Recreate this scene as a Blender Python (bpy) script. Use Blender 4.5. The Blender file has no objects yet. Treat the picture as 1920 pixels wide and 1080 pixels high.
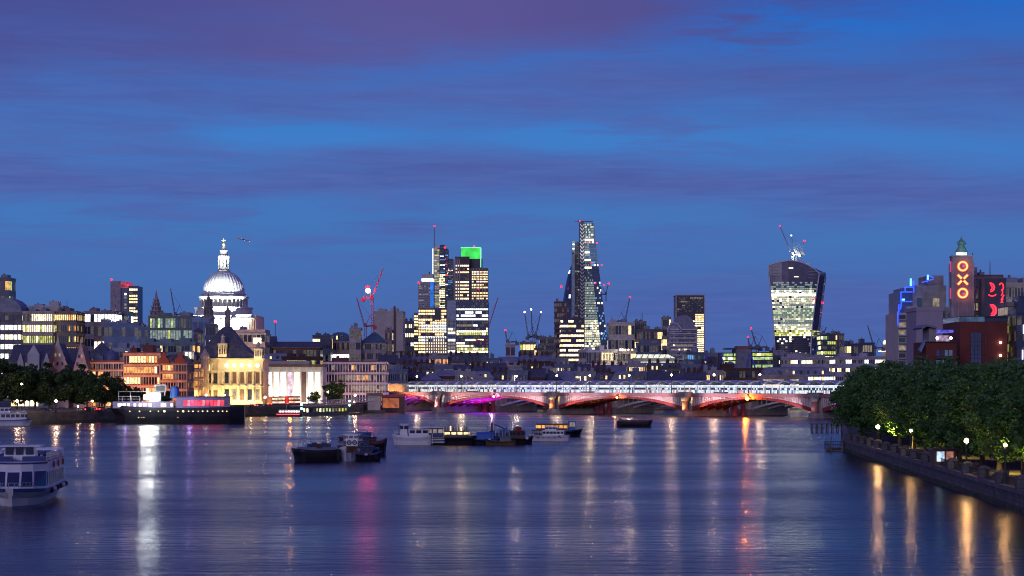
import bpy, math, random
from mathutils import Vector, Matrix
R = math.radians
rnd = random.Random(7)
scene = bpy.context.scene
COL = scene.collection
# ------------------------------------------------------------------ camera
F, HZ, CH = 3840.0, 720.0, 14.0          # focal length in photo pixels, horizon row, eye height (m)
cam_d = bpy.data.cameras.new('camera'); cam = bpy.data.objects.new('camera', cam_d); COL.objects.link(cam)
cam.location = (0, 0, CH); cam.rotation_euler = (R(90), 0, 0)
cam_d.sensor_width = 36; cam_d.lens = 36*F/1920; cam_d.shift_y = (HZ-540)/1920
cam_d.clip_start = 1; cam_d.clip_end = 30000
scene.camera = cam
scene.view_settings.view_transform = 'Standard'; scene.view_settings.look = 'None'
scene.view_settings.exposure = 0; scene.view_settings.gamma = 1
scene.render.engine = 'CYCLES'
cy = scene.cycles
cy.use_denoising = True; cy.max_bounces = 5; cy.diffuse_bounces = 2; cy.glossy_bounces = 3
cy.transmission_bounces = 2; cy.transparent_max_bounces = 6
cy.filter_width = 1.05; cy.denoising_prefilter = 'ACCURATE'; cy.sample_clamp_indirect = 8; cy.sample_clamp_direct = 0; cy.caustics_reflective = False; cy.caustics_refractive = False
cy.use_light_tree = True

def lin(r, g, b):
    f = lambda c: (c/255/12.92) if c/255 <= .04045 else ((c/255+.055)/1.055)**2.4
    return (f(r), f(g), f(b), 1)
def X(px, D): return (px-960)/F*D
def Z(py, D): return CH-(py-HZ)/F*D

# ------------------------------------------------------------------ sky
world = bpy.data.worlds.new('World'); scene.world = world; world.use_nodes = True
NT = world.node_tree; NT.nodes.clear()
class E:                                   # tiny expression builder over Math nodes
    def __init__(s, v): s.v = v
    @staticmethod
    def op(o, *a):
        n = NT.nodes.new('ShaderNodeMath'); n.operation = o
        for i, x in enumerate(a):
            x = x.v if isinstance(x, E) else x
            if isinstance(x, (int, float)): n.inputs[i].default_value = x
            else: NT.links.new(x, n.inputs[i])
        return E(n.outputs[0])
    def __add__(s, o): return E.op('ADD', s, o)
    def __sub__(s, o): return E.op('SUBTRACT', s, o)
    def __rsub__(s, o): return E.op('SUBTRACT', o, s)
    def __mul__(s, o): return E.op('MULTIPLY', s, o)
    __radd__ = __add__; __rmul__ = __mul__
def sstep(x, a, b):
    n = NT.nodes.new('ShaderNodeMapRange'); n.interpolation_type = 'SMOOTHSTEP'
    NT.links.new(x.v, n.inputs[0]); n.inputs[1].default_value = a; n.inputs[2].default_value = b
    return E(n.outputs[0])
def gauss(x, c, w):
    d = (x-c)*(1/w); return E.op('EXPONENT', (d*d)*(-1))
def mixc(f, a, b):
    n = NT.nodes.new('ShaderNodeMix'); n.data_type = 'RGBA'
    NT.links.new(E.op('MINIMUM', E.op('MAXIMUM', f, 0.0), 1.0).v, n.inputs[0])
    for s, x in ((6, a), (7, b)):
        if isinstance(x, tuple): n.inputs[s].default_value = x
        else: NT.links.new(x, n.inputs[s])
    return n.outputs[2]
tc = NT.nodes.new('ShaderNodeTexCoord'); sp = NT.nodes.new('ShaderNodeSeparateXYZ'); NT.links.new(tc.outputs['Generated'], sp.inputs[0])
dx, dy, dz = (E(sp.outputs[i]) for i in range(3))
az = E.op('ARCTAN2', dx, dy); el = E.op('ARCSINE', dz)
def noise(sx, sy, scale, det=5, off=0.0, dist=0.0):
    c = NT.nodes.new('ShaderNodeCombineXYZ'); NT.links.new((az*sx).v, c.inputs[0]); NT.links.new((el*sy).v, c.inputs[1]); c.inputs[2].default_value = off
    n = NT.nodes.new('ShaderNodeTexNoise'); n.inputs['Scale'].default_value = scale; n.inputs['Detail'].default_value = det; n.inputs['Distortion'].default_value = dist
    n.inputs['Roughness'].default_value = .55
    NT.links.new(c.outputs[0], n.inputs['Vector']); return E(n.outputs[0])
ramp = NT.nodes.new('ShaderNodeValToRGB'); NT.links.new(el.v, ramp.inputs[0])
stops = [(0, (72, 94, 158)), (.02, (70, 104, 170)), (.07, (66, 116, 184)), (.12, (62, 124, 200)), (.185, (32, 102, 196)), (.35, (44, 54, 142)), (1, (26, 34, 92))]
er = ramp.color_ramp.elements; er[0].position = 0; er[0].color = lin(*stops[0][1]); er[1].position = 1; er[1].color = lin(*stops[-1][1])
for p, c in stops[1:-1]:
    e = er.new(p); e.color = lin(*c)
n1 = noise(3.2, 16, 1.6, 6, 0.3, .3); n2 = noise(9, 70, 1.5, 5, 4.2, .6); n3 = noise(16, 210, 1.6, 5, 9.1, .8)
wob = (n1-.5)*.09 + (n2-.5)*.03
eb = el + wob
m_top = sstep(eb-(az+.25)*.086, .105, .155) * (1-sstep(az+(n2-.5)*.12-(el-.15)*.8, .03, .13))
m_band = gauss(el+(n1-.5)*.05+az*.03, .098, .014)*.95
m_band2 = gauss(el+(n1-.5)*.06-az*.03, .138, .018)*(.35+.9*n2)*.9
m_wisp = gauss(el+(n3-.5)*.008, .0755, .0048)*gauss(az, -.052, .028)*.85
m_low = gauss(el+(n2-.5)*.03, .038, .018)*sstep(az, -.15, .1)*.8
m_gen = sstep(n1*.35+n2*.4+n3*.25, .42, .60)*.8*sstep(el, .03, .085) * (1-sstep(az-(el-.15)*.5, .1, .2)*.75)
m_hi = sstep(el, .2, .32)*sstep(n1, .3, .6)*.8
m = E.op('MAXIMUM', E.op('MAXIMUM', m_top*(.8+n1*.35), m_hi), E.op('MAXIMUM', E.op('MAXIMUM', m_band*(.7+n2*.6), m_wisp), E.op('MAXIMUM', E.op('MAXIMUM', m_low, m_band2), m_gen)))
ccol = mixc(sstep(el+(n1-.5)*.06, .115, .185), mixc(n3*1.3-.1, lin(68, 86, 158), lin(84, 106, 176)), mixc(gauss(az+(n1-.5)*.1, -.04, .14), lin(70, 73, 140), lin(90, 84, 148)))
ccol = mixc(sstep(el, .2, .3), ccol, lin(76, 68, 150))
m = E.op('MAXIMUM', m-(gauss(el+(n2-.5)*.012, .1195, .0052)*(gauss(az, -.115, .045)+gauss(az, .03, .03)))*.75, 0.0)
skyc = mixc(m, ramp.outputs[0], ccol)
# brighter afterglow behind the viewer (west)
glow = sstep(dy*(-1), 0.0, .9)*(1-sstep(el, 0, .6))
skyc = mixc(glow*.6, skyc, (.34, .26, .42, 1))
nish = NT.nodes.new('ShaderNodeTexSky'); nish.sky_type = 'NISHITA'; nish.sun_disc = False
nish.sun_elevation = R(1); nish.sun_rotation = R(180)
add = NT.nodes.new('ShaderNodeMix'); add.data_type = 'RGBA'; add.blend_type = 'ADD'; add.inputs[0].default_value = .002
NT.links.new(skyc, add.inputs[6]); NT.links.new(nish.outputs[0], add.inputs[7])
bg = NT.nodes.new('ShaderNodeBackground'); NT.links.new(add.outputs[2], bg.inputs[0]); bg.inputs[1].default_value = 1.0
wo = NT.nodes.new('ShaderNodeOutputWorld'); NT.links.new(bg.outputs[0], wo.inputs[0])

# last violet light of the west, very weak and soft
sd = bpy.data.lights.new('sun', 'SUN'); sd.energy = .55; sd.angle = R(30); sd.color = (.78, .72, 1)
sun = bpy.data.objects.new('sun', sd); COL.objects.link(sun); sun.rotation_euler = (R(72), 0, R(-20))

def lamp(kind, loc, target, power, color, size=.5, angle=60, blend=.6, size_y=None, name='floodlight'):
    d = bpy.data.lights.new(name, kind); d.energy = power; d.color = color
    if kind == 'SPOT': d.spot_size = R(angle); d.spot_blend = blend; d.shadow_soft_size = size
    elif kind == 'AREA':
        d.size = size
        if size_y: d.shape = 'RECTANGLE'; d.size_y = size_y
    else: d.shadow_soft_size = size
    o = bpy.data.objects.new(name, d); COL.objects.link(o); o.location = loc
    if target is not None:
        o.rotation_euler = (Vector(target)-Vector(loc)).to_track_quat('-Z', 'Y').to_euler()
    return o

# ------------------------------------------------------------------ materials
MATS = {}
def nodes(m):
    m.use_nodes = True; return m.node_tree.nodes, m.node_tree.links, m.node_tree.nodes['Principled BSDF']
def surf(name, col, rough=.7, metal=0, var=.25, scale=.4, bump=0, stretch=(1, 1, 1), bscale=None, spec=.5):
    if name in MATS: return MATS[name]
    m = bpy.data.materials.new(name); N, L, P = nodes(m)
    P.inputs['Roughness'].default_value = rough; P.inputs['Metallic'].default_value = metal
    P.inputs['Specular IOR Level'].default_value = spec
    t = N.new('ShaderNodeTexCoord'); mp = N.new('ShaderNodeMapping'); mp.inputs['Scale'].default_value = stretch
    L.new(t.outputs['Object'], mp.inputs[0])
    n = N.new('ShaderNodeTexNoise'); n.inputs['Scale'].default_value = scale; n.inputs['Detail'].default_value = 6; L.new(mp.outputs[0], n.inputs['Vector'])
    r = N.new('ShaderNodeValToRGB'); L.new(n.outputs[0], r.inputs[0])
    c = Vector(col[:3]); r.color_ramp.elements[0].position = .3; r.color_ramp.elements[1].position = .7
    r.color_ramp.elements[0].color = (*(c*(1-var)), 1); r.color_ramp.elements[1].color = (*[min(1, v) for v in c*(1+var)], 1)
    L.new(r.outputs[0], P.inputs['Base Color'])
    if bump:
        b = N.new('ShaderNodeBump'); b.inputs['Strength'].default_value = bump; b.inputs['Distance'].default_value = .1
        n2 = N.new('ShaderNodeTexNoise'); n2.inputs['Scale'].default_value = bscale or scale*6; L.new(mp.outputs[0], n2.inputs['Vector'])
        L.new(n2.outputs[0], b.inputs['Height']); L.new(b.outputs[0], P.inputs['Normal'])
    MATS[name] = m; return m
def brick(name, c1, c2, mortar, sc=1.0, rough=.85):
    m = bpy.data.materials.new(name); N, L, P = nodes(m); P.inputs['Roughness'].default_value = rough
    t = N.new('ShaderNodeTexCoord'); sx_ = N.new('ShaderNodeSeparateXYZ'); L.new(t.outputs['Object'], sx_.inputs[0]); aa = N.new('ShaderNodeMath'); L.new(sx_.outputs[0], aa.inputs[0]); L.new(sx_.outputs[1], aa.inputs[1])
    mp = N.new('ShaderNodeCombineXYZ'); L.new(aa.outputs[0], mp.inputs[0]); L.new(sx_.outputs[2], mp.inputs[1])
    b = N.new('ShaderNodeTexBrick'); b.inputs['Scale'].default_value = sc; L.new(mp.outputs[0], b.inputs['Vector'])
    b.inputs['Color1'].default_value = (*c1, 1); b.inputs['Color2'].default_value = (*c2, 1); b.inputs['Mortar'].default_value = (*mortar, 1)
    b.inputs['Mortar Size'].default_value = .012
    n = N.new('ShaderNodeTexNoise'); n.inputs['Scale'].default_value = .3; L.new(t.outputs['Object'], n.inputs['Vector'])
    x = N.new('ShaderNodeMix'); x.data_type = 'RGBA'; x.blend_type = 'MULTIPLY'; x.inputs[0].default_value = .5
    L.new(b.outputs[0], x.inputs[6]); L.new(n.outputs[0], x.inputs[7]); L.new(x.outputs[2], P.inputs['Base Color'])
    MATS[name] = m; return m
def lit(name, col, st, var=.7, scale=.45, sampling=None):
    if name in MATS: return MATS[name]
    m = bpy.data.materials.new(name); N, L, P = nodes(m); P.inputs['Base Color'].default_value = (.05, .05, .05, 1); P.inputs['Roughness'].default_value = .3
    P.inputs['Emission Color'].default_value = (*col, 1)
    if var:
        t = N.new('ShaderNodeTexCoord'); n = N.new('ShaderNodeTexNoise'); n.inputs['Scale'].default_value = scale; n.inputs['Detail'].default_value = 3
        L.new(t.outputs['Object'], n.inputs['Vector'])
        r = N.new('ShaderNodeMapRange'); r.inputs[1].default_value = .3; r.inputs[2].default_value = .7; r.inputs[3].default_value = st*(1-var); r.inputs[4].default_value = st*(1+var)
        L.new(n.outputs[0], r.inputs[0]); L.new(r.outputs[0], P.inputs['Emission Strength'])
    else: P.inputs['Emission Strength'].default_value = st
    if sampling: m.cycles.emission_sampling = sampling
    MATS[name] = m; return m

G_DARK = surf('dark_glass', (.02, .03, .06), .12, 0, .5, .3, spec=.9)
G_BLUE = surf('blue_glass', (.03, .09, .2), .15, 0, .4, .25, spec=.9)
G_TEAL = surf('teal_glass', (.05, .16, .2), .2, 0, .4, .25, spec=.8)
L_WARM = lit('warm_window_light', (1, .67, .28), 1.9, .6, 1.1)
L_CREAM = lit('cream_window_light', (1, .83, .48), 2.6, .6, 1.1)
L_WHITE = lit('white_window_light', (.95, .98, 1), 2.1, .6, 1.1)
L_DIM = lit('dim_window_light', (.8, .64, .44), .3, .6, 1.1)
L_PALE = lit('pale_teal_window_light', (.48, .62, .56), .42, .6, .9)
L_FAINT = lit('faint_window_light', (.8, .7, .55), .07, .8, .8)
L_SOFT = lit('soft_cream_window_light', (.85, .86, .62), .8, .6, .9)
L_GREEN = lit('green_window_light', (.62, .9, .36), .8)
L_YG = lit('yellow_green_window_light', (.8, .85, .15), .75)
L_BLUE = lit('blue_window_light', (.15, .45, 1), .7)
L_AMBER = lit('amber_window_light', (1, .42, .1), 1.1)
L_RED = lit('red_window_light', (1, .04, .06), 1.6)
B_RED = lit('red_beacon_light', (1, .012, .035), 4, 0)
B_WHITE = lit('white_beacon_light', (1, .92, .8), 12, 0)
W_GREY = surf('grey_cladding', (.28, .28, .31), .6)
W_PALE = surf('pale_stone', (.5, .48, .45), .8, 0, .2, .3)
W_WHITE = surf('white_render', (.7, .69, .68), .7, 0, .12, .3)
W_BEIGE = surf('beige_sheeting', (.5, .45, .4), .8, 0, .12, .2)
W_DARK = surf('dark_cladding', (.07, .07, .09), .4)
W_NAVY = surf('navy_cladding', (.045, .065, .12), .35)
W_BROWN = surf('brown_cladding', (.12, .07, .06), .6)
W_STONE = surf('weathered_stone', (.32, .29, .26), .85, 0, .35, .25)
W_SOOT = surf('sooty_stone', (.2, .18, .175), .85, 0, .4, .3)
W_BRICK = brick('red_brick', (.30, .085, .06), (.24, .065, .045), (.3, .25, .2), 1.2)
W_DBRICK = brick('dark_brick', (.12, .05, .04), (.09, .04, .03), (.12, .1, .09), 1.0)
W_YBRICK = brick('yellow_brick', (.4, .28, .14), (.34, .22, .1), (.4, .35, .3), 1.2)
W_BLUE = surf('blue_panel', (.10, .17, .32), .45, 0, .2, .2)
R_SLATE = surf('slate_roof', (.09, .095, .115), .6, 0, .4, .8)
R_LEAD = surf('lead_roof', (.22, .24, .29), .5, 0, .3, .3)
R_COPPER = surf('copper_roof', (.16, .34, .28), .6, 0, .3, .4)
R_TEAL = surf('teal_roof', (.07, .15, .19), .5, 0, .3, .2)
IRON = surf('black_iron', (.02, .02, .025), .5)
STEEL = surf('painted_steel', (.35, .36, .4), .5)
CR_RED = surf('crane_red', (.42, .05, .07), .5)
CR_GREY = surf('crane_grey', (.12, .13, .17), .5)
CR_WHITE = surf('crane_white', (.32, .32, .35), .5)

# ------------------------------------------------------------------ mesh helpers
class MB:
    def __init__(s): s.v = []; s.f = []; s.m = []
    def quad(s, a, b, c, d, m=0):
        i = len(s.v); s.v += [a, b, c, d]; s.f.append((i, i+1, i+2, i+3)); s.m.append(m); return s
    def face(s, pts, m=0):
        i = len(s.v); s.v += list(pts); s.f.append(tuple(range(i, i+len(pts)))); s.m.append(m); return s
    def box(s, x0, x1, y0, y1, z0, z1, m=0):
        i = len(s.v)
        s.v += [(x0, y0, z0), (x1, y0, z0), (x1, y1, z0), (x0, y1, z0), (x0, y0, z1), (x1, y0, z1), (x1, y1, z1), (x0, y1, z1)]
        for f in ((0, 3, 2, 1), (4, 5, 6, 7), (0, 1, 5, 4), (1, 2, 6, 5), (2, 3, 7, 6), (3, 0, 4, 7)):
            s.f.append(tuple(i+k for k in f)); s.m.append(m)
        return s
    def cbox(s, cx, cy_, cz, w, d, h, m=0): return s.box(cx-w/2, cx+w/2, cy_-d/2, cy_+d/2, cz, cz+h, m)
    def prism(s, poly, z0, z1, m=0, top=None):
        n = len(poly); i = len(s.v)
        s.v += [(x, y, z0) for x, y in poly]+[(x, y, z1) for x, y in poly]
        for k in range(n):
            s.f.append((i+k, i+(k+1) % n, i+n+(k+1) % n, i+n+k)); s.m.append(m)
        s.f.append(tuple(i+k for k in reversed(range(n)))); s.m.append(m)
        s.f.append(tuple(i+n+k for k in range(n))); s.m.append(m if top is None else top)
        return s
    def loft(s, rings, m=0, cap=True, mf=None):
        n = len(rings[0]); i = len(s.v)
        for r in rings: s.v += list(r)
        for j in range(len(rings)-1):
            for k in range(n):
                s.f.append((i+j*n+k, i+j*n+(k+1) % n, i+(j+1)*n+(k+1) % n, i+(j+1)*n+k)); s.m.append(mf(j, k) if mf else m)
        if cap:
            s.f.append(tuple(i+k for k in reversed(range(n)))); s.m.append(m)
            s.f.append(tuple(i+(len(rings)-1)*n+k for k in range(n))); s.m.append(m)
        return s
    def lathe(s, prof, cx=0, cy_=0, n=24, m=0, cap=True, ph=0):
        return s.loft([[(cx+r*math.cos(2*math.pi*k/n+ph), cy_+r*math.sin(2*math.pi*k/n+ph), z) for k in range(n)] for r, z in prof], m, cap)
    def bar(s, p, q, w, m=0, h=None):
        p, q = Vector(p), Vector(q); d = (q-p)
        if d.length < 1e-6: return s
        d.normalize(); u = d.cross(Vector((0, 0, 1)))
        if u.length < .05: u = Vector((1, 0, 0))
        u.normalize(); t = u.cross(d).normalized(); a = w/2; b = (h or w)/2
        s.loft([[tuple(c+u*x*a+t*y*b) for x, y in ((-1, -1), (1, -1), (1, 1), (-1, 1))] for c in (p, q)], m); return s
    def tube(s, p, q, r0, r1=None, n=8, m=0):
        p, q = Vector(p), Vector(q); d = (q-p).normalized(); u = d.cross(Vector((0, 0, 1)))
        if u.length < .05: u = Vector((1, 0, 0))
        u.normalize(); t = u.cross(d); r1 = r0 if r1 is None else r1
        s.loft([[tuple(c+(u*math.cos(2*math.pi*k/n)+t*math.sin(2*math.pi*k/n))*r) for k in range(n)] for c, r in ((p, r0), (q, r1))], m); return s
    def ball(s, c, r, n=10, m=0, sz=1):
        return s.lathe([(max(.001, r*math.sin(math.pi*k/6)), c[2]-r*sz*math.cos(math.pi*k/6)) for k in range(7)], c[0], c[1], n, m)
    def build(s, name, mats, parent=None, smooth=False):
        me = bpy.data.meshes.new(name); me.from_pydata([tuple(v) for v in s.v], [], s.f)
        if not isinstance(mats, (list, tuple)): mats = [mats]
        for x in mats: me.materials.append(x)
        me.polygons.foreach_set('material_index', s.m)
        if smooth: me.polygons.foreach_set('use_smooth', [True]*len(s.f))
        me.update(); o = bpy.data.objects.new(name, me); COL.objects.link(o)
        if parent: o.parent = parent
        return o
def tag(o, label=None, cat=None, group=None, kind=None):
    if label: o['label'] = label
    if cat: o['category'] = cat
    if group: o['group'] = group
    if kind: o['kind'] = kind
    return o
def empty(name, loc, rz=0, label=None, cat=None, group=None):
    o = bpy.data.objects.new(name, None); COL.objects.link(o); o.location = loc; o.rotation_euler = (0, 0, rz); o.empty_display_size = .5
    return tag(o, label, cat, group)
def copy_tree(o, parent=None):
    c = o.copy(); COL.objects.link(c); c.parent = parent
    for ch in list(o.children): copy_tree(ch, c)
    return c

# ------------------------------------------------------------------ generic building
PANES = [G_DARK, L_WARM, L_CREAM, L_WHITE, L_DIM, L_GREEN, L_YG, L_BLUE, L_AMBER, L_RED, G_BLUE, G_TEAL, L_PALE, L_SOFT, L_FAINT]
PI_ = dict(k=0, w=1, c=2, h=3, d=4, g=5, y=6, b=7, a=8, r=9, B=10, T=11, p=12, q=13, f=14)
def offm(off): return 14 if rnd.random() < .35 else PI_[off]
def pane_row(root, w, d, z0, z1, cols, dcols, litp, pal, off='k', gap=.18, name='window_band', proud=.06, x0=None, x1=None):
    mb = MB(); p = min(1, max(0, litp+rnd.gauss(0, .22) if 0 < litp < 1 else litp)); main = rnd.choice(pal); st = {'on': rnd.random() < p}
    xa = -w/2 if x0 is None else x0; xb = w/2 if x1 is None else x1
    def pick():
        if rnd.random() < .45: st['on'] = rnd.random() < p
        return PI_[main if rnd.random() < .6 else rnd.choice(pal)] if st['on'] else offm(off)
    cw = (xb-xa)/cols; g = cw*gap/2
    for c in range(cols):
        a = xa+c*cw+g; b = xa+(c+1)*cw-g
        mb.quad((a, -d/2-proud, z0), (b, -d/2-proud, z0), (b, -d/2-proud, z1), (a, -d/2-proud, z1), pick())
    if dcols and x0 is None:
        cw = d/dcols; g = cw*gap/2
        for sx in (-1, 1):
            for c in range(dcols):
                a = -d/2+c*cw+g; b = -d/2+(c+1)*cw-g; xx = sx*(w/2+proud)
                mb.quad((xx, a, z0), (xx, b, z0), (xx, b, z1), (xx, a, z1), pick())
    return mb.build(name, PANES, root)
def frame_grid(root, w, d, zs, cols, mat, hz=.5, vt=.3, proud=.3, dcols=3, th=.5):
    mb = MB()
    for z in zs: mb.box(-w/2-proud, w/2+proud, -d/2-proud, d/2+proud, z-hz/2, z+hz/2)
    z0, z1 = zs[0], zs[-1]
    if cols:
        for c in range(cols+1):
            x = -w/2+c*w/cols; x = min(max(x, -w/2+vt/2), w/2-vt/2)
            mb.box(x-vt/2, x+vt/2, -d/2-proud*.8, -d/2+.1, z0, z1)
        for c in range(dcols+1):
            y = -d/2+c*d/dcols; y = min(max(y, -d/2+vt/2+.2), d/2-vt/2)
            for sx in (-1, 1): mb.box(min(sx*(w/2-.1), sx*(w/2+proud*.8)), max(sx*(w/2-.1), sx*(w/2+proud*.8)), y-vt/2, y+vt/2, z0, z1)
    return mb.build('facade_frame', mat, root)
def roof_kit(root, w, d, h, n=2, mats=(W_GREY, R_LEAD), mast=0, rail=True):
    mb = MB(); t = .35
    mb.box(-w/2-.2, w/2+.2, -d/2-.2, -d/2+t, h, h+1.0); mb.box(-w/2-.2, w/2+.2, d/2-t, d/2+.2, h, h+1.0)
    mb.box(-w/2-.2, -w/2+t, -d/2+t, d/2-t, h, h+1.0); mb.box(w/2-t, w/2+.2, -d/2+t, d/2-t, h, h+1.0)
    mb.build('parapet', mats[0], root)
    x = -w/2+w*.12
    for k in range(n):
        bw = w*rnd.uniform(.14, .3); bh = rnd.uniform(1.8, 4.0)
        if x+bw > w/2-1: break
        q = MB().box(x, x+bw, -d*.25, d*.25, h, h+bh)
        q.box(x+.3*bw, x+.45*bw, -d*.2, -d*.1, h+bh, h+bh+.9)
        q.build('plant_room', rnd.choice(mats), root); x += bw+w*rnd.uniform(.08, .25)
    for k in range(mast):
        xx = rnd.uniform(-w*.4, w*.4); MB().tube((xx, 0, h), (xx, 0, h+rnd.uniform(4, 9)), .18, .1, 5).build('antenna', IRON, root)
def bld(name, label, px0, px1, pyt, D, wall=W_GREY, floors=6, cols=10, litp=.3, pal='wc', off='k', depth=18, yaw=0, zb=4,
        roof='flat', rmat=R_SLATE, frame=None, fill=.6, roofh=5, n=2, mast=0, z0f=None, cat='building', group=None, vt=.4, eave=None, gap=.2, chim=0, rh=None):
    wm = (px1-px0)/F*D; w = (wm-depth*abs(math.sin(yaw)))/math.cos(yaw) if yaw else wm
    if w < 3: w = wm; yaw = 0
    zt = Z(pyt, D)
    if roof in ('gable', 'hip', 'mansard', 'pyramid'): zt -= roofh
    elif roof == 'flat': zt -= 1.0
    h = zt-zb
    r = empty(name, ((X(px0, D)+X(px1, D))/2, D+depth/2, zb), yaw, label, cat, group)
    MB().box(-w/2, w/2, -depth/2, depth/2, -1, h).build('wall', wall, r)
    fh = h/max(1, floors)
    if floors and cols:
        for f in range(floors):
            za = f*fh+fh*(1-fill)*.6; pane_row(r, w, depth, za, za+fh*fill, cols, max(2, int(cols*depth/w*.8)), litp, pal, off, gap)
        if frame: frame_grid(r, w, depth, [f*fh for f in range(floors+1)], cols, frame, hz=fh*(1-fill)*.55, vt=vt, dcols=max(2, int(cols*depth/w*.8)))
    e = .5
    if roof == 'flat': roof_kit(r, w, depth, h, n, (wall, R_LEAD), mast)
    elif roof == 'gable':
        MB().loft([[(x, -depth/2-e, h), (x, depth/2+e, h), (x, depth/2+e, h+.3), (x, 0, h+roofh), (x, -depth/2-e, h+.3)] for x in (-w/2-e, w/2+e)]).build('roof', rmat, r)
    elif roof in ('hip', 'pyramid'):
        k = 0 if roof == 'pyramid' else max(0, w/2-roofh*1.1)
        MB().loft([[(-w/2-e, -depth/2-e, h), (w/2+e, -depth/2-e, h), (w/2+e, depth/2+e, h), (-w/2-e, depth/2+e, h)],
                   [(-k-.1, -.1, h+roofh), (k+.1, -.1, h+roofh), (k+.1, .1, h+roofh), (-k-.1, .1, h+roofh)]]).build('roof', rmat, r)
    elif roof == 'mansard':
        i = roofh*.45
        MB().loft([[(-w/2-e, -depth/2-e, h), (w/2+e, -depth/2-e, h), (w/2+e, depth/2+e, h), (-w/2-e, depth/2+e, h)],
                   [(-w/2+i, -depth/2+i, h+roofh*.85), (w/2-i, -depth/2+i, h+roofh*.85), (w/2-i, depth/2-i, h+roofh*.85), (-w/2+i, depth/2-i, h+roofh*.85)],
                   [(-w/2+i+2, -.5, h+roofh), (w/2-i-2, -.5, h+roofh), (w/2-i-2, .5, h+roofh), (-w/2+i+2, .5, h+roofh)]]).build('roof', rmat, r)
        nd = max(2, int(w/4.5))
        for k in range(nd):
            x = -w/2+i+1+(w-2*i-2)*(k+.5)/nd
            q = MB().box(x-.7, x+.7, -depth/2+.1, -depth/2+i+1.4, h+.4, h+roofh*.62)
            q.quad((x-.5, -depth/2+.05, h+.7), (x+.5, -depth/2+.05, h+.7), (x+.5, -depth/2+.05, h+roofh*.55), (x-.5, -depth/2+.05, h+roofh*.55), 1)
            q.build('dormer', [wall, rnd.choice([G_DARK, L_WARM, G_DARK])], r)
    for k in range(chim):
        x = -w*.42+w*.84*(k+.5)/chim; q = MB().box(x-.9, x+.9, -.7, .7, h+1, h+roofh+1.8)
        for t in (-.5, 0, .5): q.lathe([(.2, h+roofh+1.8), (.16, h+roofh+2.6)], x+t, 0, 6)
        q.build('chimney', W_DBRICK, r)
    r['hh'] = h; del r['hh']
    r_info = dict(w=w, d=depth, h=h)
    return r, r_info
def beacon(root, loc, r=.9, mat=B_RED, name='beacon'):
    return MB().ball(loc, r*.62, 8).build(name, mat, root)
# ------------------------------------------------------------------ water and land
wm_ = bpy.data.materials.new('river_water'); N, L, P = nodes(wm_)
P.inputs['Base Color'].default_value = (.006, .010, .03, 1); P.inputs['Roughness'].default_value = .27; P.inputs['IOR'].default_value = 1.33
P.inputs['Specular IOR Level'].default_value = .5
t = N.new('ShaderNodeTexCoord')
def wnoise(sx, sy, sc, det):
    mp = N.new('ShaderNodeMapping'); mp.inputs['Scale'].default_value = (sx, sy, 1); L.new(t.outputs['Object'], mp.inputs[0])
    n = N.new('ShaderNodeTexNoise'); n.inputs['Scale'].default_value = sc; n.inputs['Detail'].default_value = det; L.new(mp.outputs[0], n.inputs['Vector']); return n
na = wnoise(.28, 1, .6, 5); nb = wnoise(.22, 1, .09, 3)
b1 = N.new('ShaderNodeBump'); b1.inputs['Strength'].default_value = 1; b1.inputs['Distance'].default_value = .19; L.new(na.outputs[0], b1.inputs['Height'])
b2 = N.new('ShaderNodeBump'); b2.inputs['Strength'].default_value = 1; b2.inputs['Distance'].default_value = .14; L.new(nb.outputs[0], b2.inputs['Height']); L.new(b1.outputs[0], b2.inputs['Normal'])
L.new(b2.outputs[0], P.inputs['Normal'])
rr = N.new('ShaderNodeMapRange'); rr.inputs[1].default_value = .35; rr.inputs[2].default_value = .65; rr.inputs[3].default_value = .18; rr.inputs[4].default_value = .27
nc = wnoise(.25, 1, .03, 3); L.new(nc.outputs[0], rr.inputs[0]); L.new(rr.outputs[0], P.inputs['Roughness'])
tag(MB().quad((-9000, -3000, 0), (9000, -3000, 0), (9000, 9000, 0), (-9000, 9000, 0)).build('water', wm_), kind='structure')
M_LAND = surf('city_ground', (.05, .05, .055), .9, 0, .3, .05)
M_PAVE = surf('paving', (.075, .068, .06), .85, 0, .25, .3)
M_ASPH = surf('asphalt', (.05, .05, .052), .8, 0, .25, .4)
M_WALL = surf('river_wall_granite', (.085, .08, .072), .8, 0, .45, .25, .6, (1, 1, 3))
M_ALGAE = surf('river_wall_algae', (.05, .065, .03), .85, 0, .6, .8, .6)
LB = [(-400, 640), (-176, 697), (-114, 893), (-72, 977), (-66, 1075), (-30, 1190), (55, 1330), (170, 1430), (420, 1520), (1200, 1600)]   # north bank
north = LB+[(9000, 2000), (9000, 15000), (-9000, 15000), (-9000, 640)]
tag(MB().prism(north, -4, 4).build('ground', M_LAND), kind='structure')
RB = [(49.6, 126), (56.5, 226), (70.5, 430), (104, 640), (150, 850), (230, 1100), (500, 1330), (1300, 1450)]                 # south bank
south = RB+[(6000, 1600), (6000, 60), (46, 60)]
tag(MB().prism(south, -4, 2.3).build('promenade_ground', M_PAVE), kind='structure')
def strip(pts, o0, o1, z0, z1):                      # a closed strip following a bank line, offset inland
    out = []
    for i, p in enumerate(pts):
        a = Vector(pts[max(0, i-1)]); b = Vector(pts[min(len(pts)-1, i+1)]); d = (b-a).normalized(); n = Vector((-d.y, d.x))
        out.append((Vector(p)+n*o0, Vector(p)+n*o1))
    mb = MB()
    mb.loft([[(a.x, a.y, z0), (b.x, b.y, z0), (b.x, b.y, z1), (a.x, a.y, z1)] for a, b in out])
    return mb
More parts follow.
